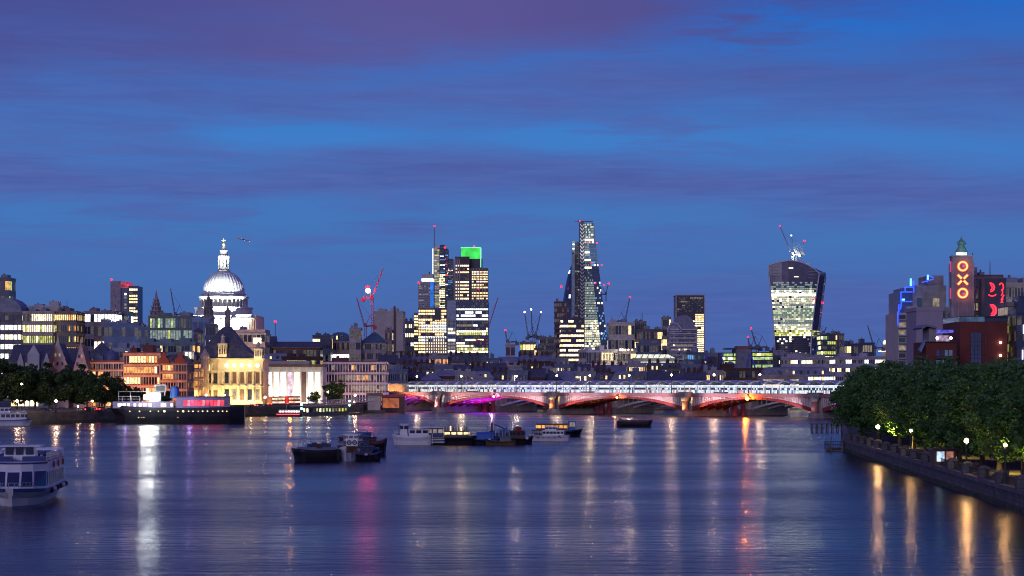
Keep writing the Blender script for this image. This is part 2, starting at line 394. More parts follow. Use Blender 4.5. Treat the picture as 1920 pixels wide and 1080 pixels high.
# north embankment wall: battered granite with a coping and parapet
q = empty('embankment_wall', (0, 0, 0), 0, 'long granite river wall under the trees and moored black ship', 'wall')
nb_ = LB[:5]
strip(nb_, -1.0, .2, -3, .9).build('wall_foot', M_ALGAE, q)
strip(nb_, -.6, .3, .9, 4.0).build('wall_face', M_WALL, q)
strip(nb_, -.8, .5, 4.0, 4.35).build('coping', surf('coping_grey', (.18, .165, .15), .8), q)
strip(nb_, -.35, .15, 4.35, 5.1).build('parapet', M_WALL, q)
tag(strip(nb_[1:], 6, 20, 4.0, 4.02).build('road', M_ASPH), kind='structure')
# south embankment wall with piers and railings
q = empty('riverside_wall', (0, 0, 0), 0, 'stone promenade wall with square piers curving beside the leafy trees', 'wall')
sb = RB[:4]
def alongRB(D):
    for (a, b) in zip(RB, RB[1:]):
        if a[1] <= D <= b[1]:
            k = (D-a[1])/(b[1]-a[1]); return a[0]+k*(b[0]-a[0])
    return RB[-1][0]
strip(sb, 1.3, 0, -3, .55).build('wall_foot', M_ALGAE, q)
strip(sb, .7, -.2, .55, 1.9).build('wall_face', brick('granite_blocks', (.19, .19, .19), (.13, .13, .13), (.06, .06, .055), .5), q)
strip(sb, .9, -.4, 1.9, 2.45).build('coping', surf('south_coping', (.14, .135, .13), .8, 0, .3, .4), q)
piers = []
D = 160.0
while D < 436:
    x = alongRB(D)
    p = MB(); p.box(x-.85, x+.42, D-.5, D+.5, .4, 3.55); p.box(x-.72, x+.52, D-.6, D+.6, 3.55, 3.75)
    p.loft([[(x-.65, D-.5, 3.75), (x+.45, D-.5, 3.75), (x+.45, D+.5, 3.75), (x-.65, D+.5, 3.75)], [(x-.3, D-.2, 3.98), (x+.1, D-.2, 3.98), (x+.1, D+.2, 3.98), (x-.3, D+.2, 3.98)]])
    p.build('wall_pier', MATS['granite_blocks'], q); piers.append(D); D += 13.2
for a, b in zip(piers, piers[1:]):
    r_ = MB(); xa, xb = alongRB(a), alongRB(b); n = 22
    r_.bar((xa-.1, a+.5, 3.45), (xb-.1, b-.5, 3.45), .09); r_.bar((xa-.1, a+.5, 2.65), (xb-.1, b-.5, 2.65), .06)
    for k in range(1, n):
        t_ = k/n; r_.bar((xa+(xb-xa)*t_-.1, a+.5+(b-a-1)*t_, 2.45), (xa+(xb-xa)*t_-.1, a+.5+(b-a-1)*t_, 3.45), .05)
    r_.build('railing', IRON, q)
# pale paving kerb strip
# ------------------------------------------------------------------ road bridge
UB = Vector((104, -125)).normalized(); BZ = math.atan2(UB.y, UB.x)
BO = (20.0, 960.0, 0.0); s1 = 162.6
PX = [-88.0, 0.0, 88.0, 163.0]
ENDS = (-135.0, 236.0)
BW = 20.0
def bl(s, y, z=0):
    nx, ny = -UB.y, UB.x
    return (BO[0]+UB.x*s+nx*y, BO[1]+UB.y*s+ny*y, z)
M_IRON = surf('red_ironwork', (.28, .035, .04), .5, 0, .2, .3)
M_SPAN = surf('spandrel_cream', (.72, .68, .66), .6, 0, .12, .6)
M_DECK = surf('bridge_stone', (.3, .27, .25), .75, 0, .25, .4)
M_GRAN = surf('polished_red_granite', (.42, .17, .12), .3, 0, .3, .8)
M_CAP = surf('pale_capital_stone', (.55, .48, .4), .6, 0, .15, .8)
br = empty('arched_road_bridge', BO, BZ, 'red and white iron arch bridge lit pink and orange across the river', 'bridge')
MB().box(-165, 240, .4, BW-.4, 8.75, 9.3).build('deck', surf('bridge_asphalt', (.06, .06, .065), .8), br)
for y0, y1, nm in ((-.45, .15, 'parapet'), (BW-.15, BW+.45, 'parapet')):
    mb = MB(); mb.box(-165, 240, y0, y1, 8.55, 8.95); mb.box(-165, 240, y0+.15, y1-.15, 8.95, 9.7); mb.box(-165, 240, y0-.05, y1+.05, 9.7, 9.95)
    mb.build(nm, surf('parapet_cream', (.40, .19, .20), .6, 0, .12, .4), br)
def arch_pts(a, b, n, zs, zc, off=0):
    out = []
    for k in range(n+1):
        t_ = k/n; u_ = 2*t_-1; out.append((a+(b-a)*t_, zs+(zc-zs)*(1-abs(u_)**2.15)+off))
    return out
sp_ = list(zip([ENDS[0]-3.2]+PX, PX+[ENDS[1]+3.2]))
for i, (a, b) in enumerate(sp_):
    a += 3.2; b -= 3.2; zs, zc = 2.5, 7.55
    lo = arch_pts(a, b, 28, zs, zc); hi = arch_pts(a, b, 28, zs+1.75, zc+.95)
    for j, y in enumerate((0, 4.9, 9.8, 14.7, 19.4)):
        mb = MB(); mb.loft([[(lo[k][0], y, lo[k][1]), (lo[k][0], y+.6, lo[k][1]), (hi[k][0], y+.6, hi[k][1]), (hi[k][0], y, hi[k][1])] for k in range(29)])
        if j == 0:
            for k in range(0, 28, 1): mb.box(lo[k][0]-.12, lo[k][0]+.12, -.12, 0.02, lo[k][1]+.1, hi[k][1]-.1)
        mb.build('arch_rib', M_IRON, br)
        if j in (0, 4):
            yy = y+.3; mb = MB()
            for k in range(28):
                mb.quad((hi[k][0], yy, hi[k][1]), (hi[k+1][0], yy, hi[k+1][1]), (hi[k+1][0], yy, 8.6), (hi[k][0], yy, 8.6))
            mb.build('spandrel', M_SPAN, br)
            if j == 0:
                mb = MB(); x = a+.6; mb.box(a+.2, b-.2, .02, .2, 8.45, 8.56)
                def top(x):
                    u_ = 2*(x-a)/(b-a)-1; return zs+1.75+(zc+.95-zs-1.75)*(1-abs(u_)**2.15)
                while x < b-.8:
                    z0 = top(x)
                    if z0 < 8.1:
                        mb.bar((x, .1, z0), (x, .1, 8.55), .1)
                        zz = z0+.1
                        while zz < 8.1: mb.bar((x, .14, zz), (x+1.3, .14, min(zz+1.3, 8.55)), .06); mb.bar((x+1.3, .12, zz), (x, .12, min(zz+1.3, 8.55)), .06); zz += 1.3
                    x += 1.3
                mb.build('spandrel_lattice', surf('lattice_red', (.4, .16, .15), .5), br)
    mb = MB(); c = arch_pts(a, b, 28, zs+1.1, zc+.72)
    for k in range(28): mb.quad((c[k][0], .5, c[k][1]), (c[k+1][0], .5, c[k+1][1]), (c[k+1][0], BW-.5, c[k+1][1]), (c[k][0], BW-.5, c[k][1]))
    for k in range(2, 27, 2): mb.box(c[k][0]-.15, c[k][0]+.15, .6, BW-.6, c[k][1]-.5, c[k][1]-.05)
    mb.build('arch_soffit', surf('soffit_paint', (.4, .35, .4), .6), br)
for i, s in enumerate(PX):
    pr = MB(); poly = [(s-3.3, 0), (s-1.7, -3.2), (s+1.7, -3.2), (s+3.3, 0), (s+3.3, BW), (s+1.7, BW+3), (s-1.7, BW+3), (s-3.3, BW)]
    pr.prism(poly, -4, 2.2); g = [(s+(x-s)*1.2, y if 0 <= y <= BW else y*1.05) for x, y in poly]; pr.prism(g, -4, 1.0); pr.box(s-2.9, s+2.9, .5, BW-.5, 2.2, 8.6)
    p_ = pr.build('bridge_pier', M_DECK, br)
    for y in (-1.3, BW+1.3):
        MB().lathe([(1.75, 2.2), (1.75, 2.7), (1.5, 2.9), (1.4, 3.2), (1.3, 6.9)], s, y, 20).build('granite_column', M_GRAN, p_, True)
        MB().lathe([(1.3, 6.9), (1.75, 7.2), (1.5, 7.4), (2.1, 8.2), (2.1, 8.5)], s, y, 20).build('column_capital', M_CAP, p_, True)
        q_ = MB(); yy = y+.2 if y < 0 else y-.2
        q_.prism([(s-3, yy+1.6), (s-3, yy-1.2), (s-2, yy-2.2), (s+2, yy-2.2), (s+3, yy-1.2), (s+3, yy+1.6)] if y < 0 else [(s-3, yy-1.6), (s+3, yy-1.6), (s+3, yy+1.2), (s+2, yy+2.2), (s-2, yy+2.2), (s-3, yy+1.2)], 8.5, 10.2)
        q_.prism([(s-3.2, yy+1.6), (s-3.2, yy-1.3), (s-2.1, yy-2.4), (s+2.1, yy-2.4), (s+3.2, yy-1.3), (s+3.2, yy+1.6)] if y < 0 else [(s-3.2, yy-1.6), (s+3.2, yy-1.6), (s+3.2, yy+1.3), (s+2.1, yy+2.4), (s-2.1, yy+2.4), (s-3.2, yy+1.3)], 10.2, 10.5)
        q_.build('pulpit', M_DECK, p_)
for s0, s1_ in ((-168, -135.2), (236.2, 245)):
    q_ = MB(); q_.box(s0, s1_, -.6, BW+.6, -4, 8.5); q_.box(s0+.3, s1_-.3, -.9, -.5, 7.2, 7.6)
    q_.build('abutment', M_DECK, br)
# lights of the bridge: unseen lamps added before it and under its arches
def blight(s, y, z, ts, ty, tz, P_, c, ang=70, size=.4): return lamp('SPOT', bl(s, y, z), bl(ts, ty, tz), P_, c, size, ang, .8)
OR = (1, .36, .08); PK = (1, .8, .92); VI = (.3, .03, 1); YE = (1, .68, .25); WH = (.95, .85, 1)
for i, s in enumerate(PX):
    blight(s, -7, 1.5, s, -1, 6, 14000 if i < 3 else 900, YE if i in (1, 2) else WH, 45)
    for sg in (-1, 1):
        if i == 3: c, p = (PK, 4000) if sg < 0 else (VI, 14000)
        else: c, p = OR, 3600
        blight(s+sg*6, -5, 2.0, s+sg*13, .3, 4.5, p, c, 70)
        if i < 3 or sg < 0: blight(s+sg*16, -16, 6.5, s+sg*20, .3, 8, 17000 if i < 3 else 7000, PK if i != 0 else (1, .7, .7), 95)
for s in (-44, 44): blight(s, -14, 7, s, 0, 8.4, 3500, (1, .55, .62), 120)
for s, p in ((-112, 16000), (-68, 22000), (-50, 9000)):
    lamp('AREA', bl(s, 10, 1.2), bl(s, 10, 9), p*.6, VI, 12, size_y=16)
blight(-112, -9, 2, -112, 2, 7, 16000, OR, 90)
lamp('AREA', bl(193, 10, 1.2), bl(193, 10, 9), 6000, VI, 14, size_y=14)
# ------------------------------------------------------------------ lamps on the bridge and banks
M_GLOBE = lit('lamp_globe_light', (1, .66, .36), 60, 0)
M_GLOBEW = lit('white_lamp_globe', (1, .86, .66), 110, 0)
def street_lamp(x, y, zb, h, label, group, mat=M_GLOBE, r=.42, P_=0, color=(1, .62, .3), twin=False, base=True):
    o = empty('street_lamp', (x, y, zb), 0, label, 'street lamp', group)
    m_ = MB()
    if base: m_.lathe([(.45, 0), (.45, .5), (.28, .7), (.22, 1.2)], n=8)
    m_.lathe([(.14, 0), (.12, h-.6), (.2, h-.5), (.1, h-.3)], n=8)
    if twin: m_.bar((-.9, 0, h-.5), (.9, 0, h-.5), .1)
    m_.build('pole', IRON, o)
    for sx in ((-.9, .9) if twin else (0,)):
        MB().ball((sx, 0, h), r, 12).build('lamp_globe', mat, o, True)
        MB().lathe([(r*.5, h+r*.9), (r*.2, h+r*1.25), (.03, h+r*1.6)], sx, 0, 8).build('lamp_cap', IRON, o)
    if P_:
        l = lamp('POINT', (x, y-.0, zb+h+r*2.2), None, P_, color, r*.6, name='lamp_light')
    return o
BL = [(780, 'first lamp of the arched bridge, above its lilac left end'), (863, 'bridge lamp just right of the pale first pier'), (938, 'bridge lamp over the crest of the first wide arch'),
      (1042, 'bridge lamp standing above the gold lit second pier'), (1104, 'bridge lamp just past the gold lit second pier'), (1178, 'bridge lamp before the crest of the middle arch'), (1257, 'bridge lamp just short of the orange lit third pier'),
      (1337, 'bridge lamp past the orange lit third pier'), (1423, 'bridge lamp over the orange navigation light')]
for px, lb in BL:
    u_ = (px-960)/F   # X = u*Y on the bridge line
    s = (u_*BO[1]-BO[0])/(UB.x-u_*UB.y)
    p = bl(s, .6 if px != 938 else 10)
    street_lamp(p[0], p[1], 9.3, 8.6, lb, 'lamps along the arched bridge', M_GLOBE if px != 938 else M_GLOBEW, .42, 3000, (1, .66, .42))
# navigation lights on the arch crests
for s, c, nm in ((-44, (1, .5, .8), 'pink navigation light under the crest of the first wide arch'), (44, (1, .45, .15), 'amber navigation light under the crest of the middle arch'), (125, (1, .35, .02), 'bright orange navigation light at the third wide arch crest')):
    p = bl(s, -1.0); o = empty('navigation_light', (p[0], p[1], 7.6), BZ, nm, 'lamp', None)
    MB().box(-.5, .5, .1, .9, .6, 1.6).build('bracket', IRON, o); MB().ball((0, 0, .3), .45 if s < 100 else .75, 10).build('lamp_globe', lit('nav%d' % s, c, 40 if s > 100 else 16, 0), o)
    o2 = MB(); o2.lathe([(.5, 1.0), (.3, 1.2)], 0, 0, 8); o2.build('lamp_cap', IRON, o)
    lamp('POINT', bl(s, -2.4, 7.9), None, {-44: 1500, 44: 1500, 125: 9000}[s], c if s < 100 else (1, .18, .02), .3, name='lamp_light')

# ------------------------------------------------------------------ railway bridge and station
SZ = 9.3
def rl(s, y): return bl(s, y)
rb = empty('railway_bridge', BO, BZ, 'low railway bridge on shallow arches behind the red road bridge', 'bridge')
MB().box(-190, 200, 38, 60, SZ-1.3, SZ).build('deck', surf('rail_deck', (.3, .29, .3), .7), rb)
for a, b in sp_:
    a += 2.5; b -= 2.5
    for y in (38, 48, 58.6):
        lo = arch_pts(a, b, 24, 2.2, 6.9); hi = arch_pts(a, b, 24, 3.4, 7.5)
        mb = MB(); mb.loft([[(lo[k][0], y, lo[k][1]), (lo[k][0], y+.8, lo[k][1]), (hi[k][0], y+.8, hi[k][1]), (hi[k][0], y, hi[k][1])] for k in range(25)])
        for k in range(1, 24): mb.bar((hi[k][0], y+.4, hi[k][1]), (hi[k][0], y+.4, SZ-1.3), .3)
        mb.build('arch_rib', surf('rail_arch_blue', (.3, .33, .42), .5), rb)
for s in PX:
    pr = MB(); pr.prism([(s-3, 36), (s, 32), (s+3, 36), (s+3, 61), (s, 64), (s-3, 61)], -4, 2.6); pr.box(s-2.2, s+2.2, 38, 60, 2.6, SZ-1.3); pr.build('bridge_pier', M_DECK, rb)
cr_lab = ['at the first pier', 'at the second pier', 'at the third pier']
for i, s in enumerate(PX[:3]):
    for j, y in enumerate((27, 32.5)):
        for k, dx_ in enumerate((-2.4, 2.4)):
            p = bl(s+dx_, y); o = MB().lathe([(1.5, -4), (1.5, 1), (1.15, 1.4), (1.05, 6.3), (1.4, 6.6), (1.6, 7.4)], 0, 0, 12).build('bridge_column', surf('red_column', (.4, .06, .05), .5), None, True)
            o.location = p; tag(o, 'one of four red iron columns left standing between the bridges '+cr_lab[i], 'column', 'red columns between the bridges '+cr_lab[i])
            # a cluster per pier; the four of a cluster look alike
st = empty('railway_station', BO, BZ, 'long glass walled station with scalloped canopy on the railway bridge', 'station')
S0, NB, BWD = -165.0, 41, 8.5
M_CAN = surf('canopy_metal', (.42, .44, .52), .35, .2, .12, .3)
M_GLOW = lit('station_interior_light', (.72, .84, 1), 1.15, .45, .9)
M_GLOWW = lit('station_warm_interior_light', (.9, .95, .8), .9, .5, .9)
M_PIL = surf('station_steel', (.6, .62, .66), .4)
ncol = [M_GLOW, M_GLOWW, lit('station_pink_panel', (1, .5, .5), .7), lit('station_blue_panel', (.1, .3, .9), .6), lit('station_cyan_panel', (.4, .85, 1), 1.0), surf('station_dark', (.04, .05, .08), .4)]
for k in range(NB):
    s = S0+k*BWD
    mb = MB(); n = 8; up = [(s+BWD*j/n, 13.9+1.35*math.sin(math.pi*j/n)**.8) for j in range(n+1)]
    mb.loft([[(x, 36.5, z-.15), (x, 61, z-.15), (x, 61, z+.2), (x, 48, z+.55), (x, 36.5, z+.1)] for x, z in up])
    mb.build('roof_bay', M_CAN, st)
    mb = MB(); y = 38.6; c = 10; cw = BWD/c
    for j in range(c):
        x0 = s+j*cw+.06; x1 = s+(j+1)*cw-.06
        r3 = rnd.random(); lo_m = 0 if r3 < .55 else 1 if r3 < .66 else 2 if r3 < .76 else 4 if r3 < .9 else 3 if r3 < .95 else 5
        if k < 9: lo_m = 1 if r3 < .8 else 5
        mb.quad((x0, y, SZ+.35), (x1, y, SZ+.35), (x1, y, SZ+1.9), (x0, y, SZ+1.9), lo_m)
        mb.quad((x0, y, SZ+3.1), (x1, y, SZ+3.1), (x1, y, SZ+4.2), (x0, y, SZ+4.2), 0 if k > 8 else 1)
        mb.quad((x0, y, SZ+2.15), (x1, y, SZ+2.15), (x1, y, SZ+2.85), (x0, y, SZ+2.85), 5 if rnd.random() < .62 else 0)
    mb.build('glazed_wall', ncol, st)
    mb = MB(); mb.box(s-.12, s+.12, 38.2, 38.7, SZ, 13.7); mb.box(s+.13, s+BWD-.13, 38.3, 38.55, SZ+1.92, SZ+2.12); mb.box(s+.13, s+BWD-.13, 38.3, 38.55, SZ+2.87, SZ+3.07)
    mb.build('frame', M_PIL, st)
mb = MB(); mb.box(S0, S0+NB*BWD, 37.2, 38.1, SZ-1.5, SZ-.2); mb.box(S0, S0+NB*BWD, 37.25, 37.45, SZ-.2, SZ+.25); mb.build('edge_girder', surf('girder_cream', (.5, .47, .42), .6), st)
MB().box(S0, S0+NB*BWD, 60, 60.4, SZ, 13.6).build('far_wall', W_GREY, st)
mb = MB(); mb.box(S0, S0+NB*BWD, 36.9, 37.1, 13.25, 13.5); mb.build('eaves_light', lit('eaves_strip_light', (.74, .76, 1), 1.25, .4, .3), st)
# northern entrance block, lit orange from below
ent = empty('station_entrance', BO, BZ, 'tan walled station hall lit orange at the canopy\'s north end', 'building')
MB().box(-197, -165.3, 37, 62, -2, 13.4).build('wall', surf('tan_render', (.5, .38, .28), .8), ent)
MB().box(-199, -164, 36, 63, 13.4, 14.2).build('roof', M_CAN, ent)
q_ = MB()
for (a, w_, z0, z1) in ((-184, .5, 9.3, 10.1), (-183.2, .4, 9.6, 10.2), (-181.8, .5, 9.3, 10.0), (-180.8, .3, 9.5, 10.3), (-176.5, .6, 9.2, 10.6), (-175.4, .5, 9.5, 10.2), (-174.3, .9, 9.3, 10.7), (-173, .35, 9.0, 10.2)): q_.box(a, a+w_, 36.9, 36.99, z0, z1)
q_.build('wall_lettering', surf('lettering_brown', (.12, .04, .03), .7), ent)
blight(-186, 30, 6.5, -183, 37, 11, 9000, (1, .5, .15), 100); blight(-172, 30, 6.5, -174, 37, 11, 7000, (1, .5, .15), 100)
for s in (-150, -100, -50, 0, 50, 100, 150): lamp('AREA', bl(s, 33, 11.5), bl(s, 38, 13.5), 300, (.8, .75, 1), 30, size_y=1)
# ================================================================== NORTH BANK AND CITY
def wz(r): return r.location.z
# ---------------- domed cathedral
D = 1500.0; k_ = D/F
def cz(py): return Z(py, D)-4
M_PORT = surf('portland_stone', (.62, .6, .56), .75, 0, .12, .3)
M_DOME = surf('dome_lead', (.6, .62, .63), .55, 0, .12, .4)
cath = empty('domed_cathedral', (X(419.5, D), D, 4), 0, 'great ribbed dome of the cathedral, floodlit brilliant white', 'cathedral')
h = cz
body = MB(); body.box(X(366, D)-X(419.5, D), X(486, D)-X(419.5, D), -18, 30, -1, h(592)); body.box(-20, 22, -26, 36, -1, h(600)); body.build('wall', M_PORT, cath)
mb = MB(); mb.lathe([(20.8, h(592)), (20.8, h(580)), (21.6, h(579)), (21.6, h(577)), (17.5, h(576.5))], n=48); mb.build('drum_base', M_PORT, cath)
mb = MB(); mb.lathe([(14.8, h(577)), (14.8, h(561))], n=48); mb.build('drum', M_PORT, cath)
for k in range(32):
    a = 2*math.pi*(k+.5)/32
    MB().lathe([(.62, h(576.8)), (.62, h(576)), (.5, h(575.5)), (.45, h(562.5)), (.65, h(561.6))], 17*math.cos(a), 17*math.sin(a), 8).build('column', M_PORT, cath)
mb = MB(); mb.lathe([(17.9, h(562)), (17.9, h(558.5)), (18.6, h(558)), (18.6, h(557)), (16, h(556.8))], n=48); mb.build('balustrade', M_PORT, cath)
mb = MB(); mb.lathe([(15.6, h(557)), (15.6, h(552.5)), (16.4, h(552)), (16.4, h(551)), (15.4, h(550.6))], n=48); mb.build('attic_ring', M_PORT, cath)
prof = []; Rd, zb_, ztp = 15.2, h(551), h(509)
for j in range(15):
    t_ = j/14*math.acos(4.2/Rd); prof.append((Rd*math.cos(t_), zb_+(ztp-zb_)*math.sin(t_)/math.sin(math.acos(4.2/Rd))))
rings = []
for r_, z_ in prof:
    ring = []
    for k in range(128):
        q_ = k % 4; rr_ = r_+(.2 if q_ in (0, 1) else -.08); a = 2*math.pi*k/128; ring.append((rr_*math.cos(a), rr_*math.sin(a), z_))
    rings.append(ring)
MB().loft(rings).build('dome', M_DOME, cath)
mb = MB(); mb.lathe([(4.6, h(511)), (4.9, h(509)), (4.9, h(507)), (4.2, h(506.5)), (3.4, h(506)), (3.4, h(483)), (4.3, h(482)), (4.3, h(480)), (3, h(479.5)), (2.7, h(471)), (3.1, h(470)), (2.2, h(468)), (1.1, h(462)), (.9, h(459))], n=16)
ln = mb.build('lantern', M_PORT, cath)
for k in range(8):
    a = math.pi/8+k*math.pi/4; MB().lathe([(.55, h(506)), (.5, h(484)), (.8, h(482))], 3.7*math.cos(a), 3.7*math.sin(a), 6).build('column', M_PORT, ln)
    MB().bar((3.42*math.cos(a+.39), 3.42*math.sin(a+.39), h(501)), (3.42*math.cos(a+.39), 3.42*math.sin(a+.39), h(488)), .7).build('opening', G_DARK, ln)
MB().ball((0, 0, h(457.5)), 1.15, 12).build('golden_ball', surf('gilding', (.8, .65, .35), .35, .6, .1), cath, True)
mb = MB(); mb.box(-.28, .28, -.28, .28, h(455.5), h(447)); mb.box(-1.5, 1.5, -.27, .27, h(452), h(450.2)); mb.build('cross', surf('gilding', (.8, .65, .35)), cath)
# sheeted crossing and corner blocks
MB().box(X(366, D)-X(419.5, D), X(442, D)-X(419.5, D), -24.5, -18.2, -1, h(593)).build('transept', surf('bluish_sheeting', (.35, .38, .44), .8, 0, .15, .2), cath)
x0, x1 = X(445, D)-X(419.5, D), X(484, D)-X(419.5, D)
q_ = MB(); q_.box(x0, x1, -25, -18.3, -1, h(601)); q_.box(x0-.4, x1+.5, -25.5, -18.3, h(601), h(598)); q_.box(x0+2, x1-2, -24, -18.3, h(598), h(592)); q_.build('corner_tower', M_PORT, cath)
for i in range(5):
    xx = x0+1.4+i*(x1-x0-2.8)/4; MB().lathe([(.55, h(620)), (.5, h(603)), (.7, h(601.5))], xx, -25.4, 8).build('column', M_PORT, cath)
for (lx, ly, lz, tx, tz, p, c, a) in ((-14, -62, 30, -3, h(535), 620000, (.93, 1, .93), 42), (16, -64, 30, 5, h(535), 620000, (.93, 1, .95), 42), (0, -70, 50, 0, h(490), 330000, (.95, 1, .88), 26),
                                     (0, -58, 22, 0, h(568), 420000, (.92, 1, .95), 60), (30, -50, 14, 17, h(607), 110000, (1, .62, .26), 50), (-48, -40, 24, -16, h(578), 90000, (.95, 1, 1), 50)):
    lamp('SPOT', (cath.location.x+lx, cath.location.y+ly, 4+lz), (cath.location.x+tx, cath.location.y-10, 4+tz), p, c, .8, a, .5)

# ---------------- tapered stone steeples
def steeple(px, pyt, pyb, D, wpx, label, mat, tiers=4, spire=True, lights=None):
    s = D/F; w = wpx*s; zt, zb_ = Z(pyt, D)-4, Z(pyb, D)-4
    o = empty('church_steeple', (X(px, D), D, 4), 0, label, 'steeple')
    MB().box(-w/2, w/2, -w/2, w/2, -1, zb_).build('tower', mat, o)
    H = (zt-zb_)*(.62 if spire else .8); ww = w*.9; z = zb_
    for t_ in range(tiers):
        hh = H/tiers*(1.15-.1*t_); m_ = MB(); m_.lathe([(ww*.55, z), (ww*.55, z+hh*.1), (ww*.46, z+hh*.12), (ww*.44, z+hh*.85), (ww*.54, z+hh*.9), (ww*.5, z+hh)], n=8, ph=math.pi/8)
        q = m_.build('tier', mat, o)
        for k in range(8):
            a = k*math.pi/4; MB().bar((ww*.41*math.cos(a), ww*.41*math.sin(a), z+hh*.25), (ww*.41*math.cos(a), ww*.41*math.sin(a), z+hh*.75), ww*.13).build('opening', G_DARK, q)
            MB().lathe([(ww*.05, z+hh), (.05, z+hh*1.25)], ww*.5*math.cos(a+.39), ww*.5*math.sin(a+.39), 4).build('pinnacle', mat, q)
        z += hh; ww *= .76
    MB().lathe([(ww*.45, z), (ww*.3, z+(zt-z)*.35), (ww*.12, z+(zt-z)*.8), (.08, zt)], n=8).build('spire', mat, o)
    return o
steeple(293, 543, 592, 1240, 27, 'tiered wedding cake church steeple behind the green glass office', surf('pinkish_stone', (.42, .32, .3), .8), 4)
lamp('SPOT', (X(300, 1240)+6, 1225, Z(625, 1240)), (X(293, 1240), 1240, Z(580, 1240)), 14000, (1, .6, .35), .5, 60)
steeple(391, 549, 592, 1330, 20, 'dark pointed lead steeple standing in front of the white dome', W_SOOT, 2)
MB_ = None

# ---------------- tall towers
def tower_root(name, label, px0, px1, D, depth, cat='tower', yaw=0):
    return empty(name, ((X(px0, D)+X(px1, D))/2, D+depth/2, 4), yaw, label, cat)
def tz(py, D): return Z(py, D)-4
def simple(parent, name, D, xc, px0, px1, pyt, pyb, y0, y1, mat):
    return MB().box(X(px0, D)-xc, X(px1, D)-xc, y0, y1, tz(pyb, D), tz(pyt, D)).build(name, mat, parent)
def bands(root, D, xc, px0, px1, pyt, pyb, y, n, cols, litp, pal, off='k', side=0, fill=.6, gap=.2):
    x0, x1 = X(px0, D)-xc, X(px1, D)-xc; zt, zb_ = tz(pyt, D), tz(pyb, D); fh = (zt-zb_)/n
    for f in range(n):
        p = min(1, max(0, litp+rnd.gauss(0, .25))); mb = MB(); on = rnd.random() < p; cw = (x1-x0)/cols; main = rnd.choice(pal)
        for c in range(cols):
            if rnd.random() < .3: on = rnd.random() < p
            m_ = PI_[(main if rnd.random() < .75 else rnd.choice(pal))] if on else offm(off)
            a, b = x0+c*cw+cw*gap/2, x0+(c+1)*cw-cw*gap/2; za = zb_+f*fh+fh*(1-fill)/2; zc_ = za+fh*fill
            mb.quad((a, y, za), (b, y, za), (b, y, zc_), (a, y, zc_), m_)
        if side:
            sc_ = max(3, int(cols*.5)); 
            for sx, xx in ((-1, x0-.08), (1, x1+.08)):
                for c in range(sc_):
                    if rnd.random() < .5: on = rnd.random() < p
                    m_ = PI_[rnd.choice(pal)] if on else offm(off)
                    ya, yb = y+.3+c*side/sc_, y+.3+(c+.8)*side/sc_; za = zb_+f*fh+fh*(1-fill)/2; zc_ = za+fh*fill
                    mb.quad((xx, ya, za), (xx, yb, za), (xx, yb, zc_), (xx, ya, zc_), m_)
        mb.build('window_band', PANES, root)
# 1 grey slab tower with red crown (left)
D = 1900; r = tower_root('slab_tower', 'grey slab tower with a red lit crown and dark glass wing', 206, 258, D, 26); xc = r.location.x
simple(r, 'concrete_wing', D, xc, 207, 226, 527, 640, -13, 10, surf('pale_violet_concrete', (.36, .3, .33), .7)); simple(r, 'glass_core', D, xc, 226.3, 240, 529, 640, -11, 12, G_BLUE)
simple(r, 'crown', D, xc, 225, 240.5, 528, 540, -12.5, 13, lit('dull_red_glow', (.7, .06, .12), .45)); simple(r, 'dark_wing', D, xc, 240.6, 258, 536, 640, -12, 13, W_NAVY)
bands(r, D, xc, 241.5, 257.5, 540, 622, -12.1, 14, 4, .62, 'cw', side=24)
bands(r, D, xc, 215.5, 217, 535, 620, -13.1, 10, 1, .2, 'd'); bands(r, D, xc, 232, 237, 548, 600, -11.1, 8, 1, .7, 'bhd')
beacon(r, (X(209, D)-xc, -13.2, tz(524, D)), 1.5); beacon(r, (X(240, D)-xc, -13.2, tz(535, D)), 1.3)
# 2 grey stepped tower left of the cluster, with blue lit strip
D = 2150; r = tower_root('office_tower', 'pale gridded tower with a bright stepped top and blue lit edge', 784, 816, D, 30); xc = r.location.x
simple(r, 'shaft', D, xc, 784, 813, 528, 665, -15, 15, surf('lavender_cladding', (.42, .4, .46), .6)); simple(r, 'upper_block', D, xc, 790.5, 812, 513.5, 528, -13, 13, surf('warm_pale_cladding', (.6, .58, .5), .6))
simple(r, 'glowing_storey', D, xc, 790.4, 812.1, 522, 527.5, -13.2, 13.2, L_WHITE)
bands(r, D, xc, 785, 806, 531, 580, -15.1, 13, 8, .15, 'dd', off='T', side=28, fill=.5); simple(r, 'blue_edge', D, xc, 806.5, 813.2, 528.5, 578, -15.3, -14.9, lit('deep_blue_light', (.02, .2, .85), .7, .8, .12))
beacon(r, (X(785, D)-xc, -15, tz(530, D)), 1.6); MB().tube((X(804, D)-xc, 0, tz(513, D)), (X(804, D)-xc, 0, tz(508, D)), .5).build('antenna', IRON, r)
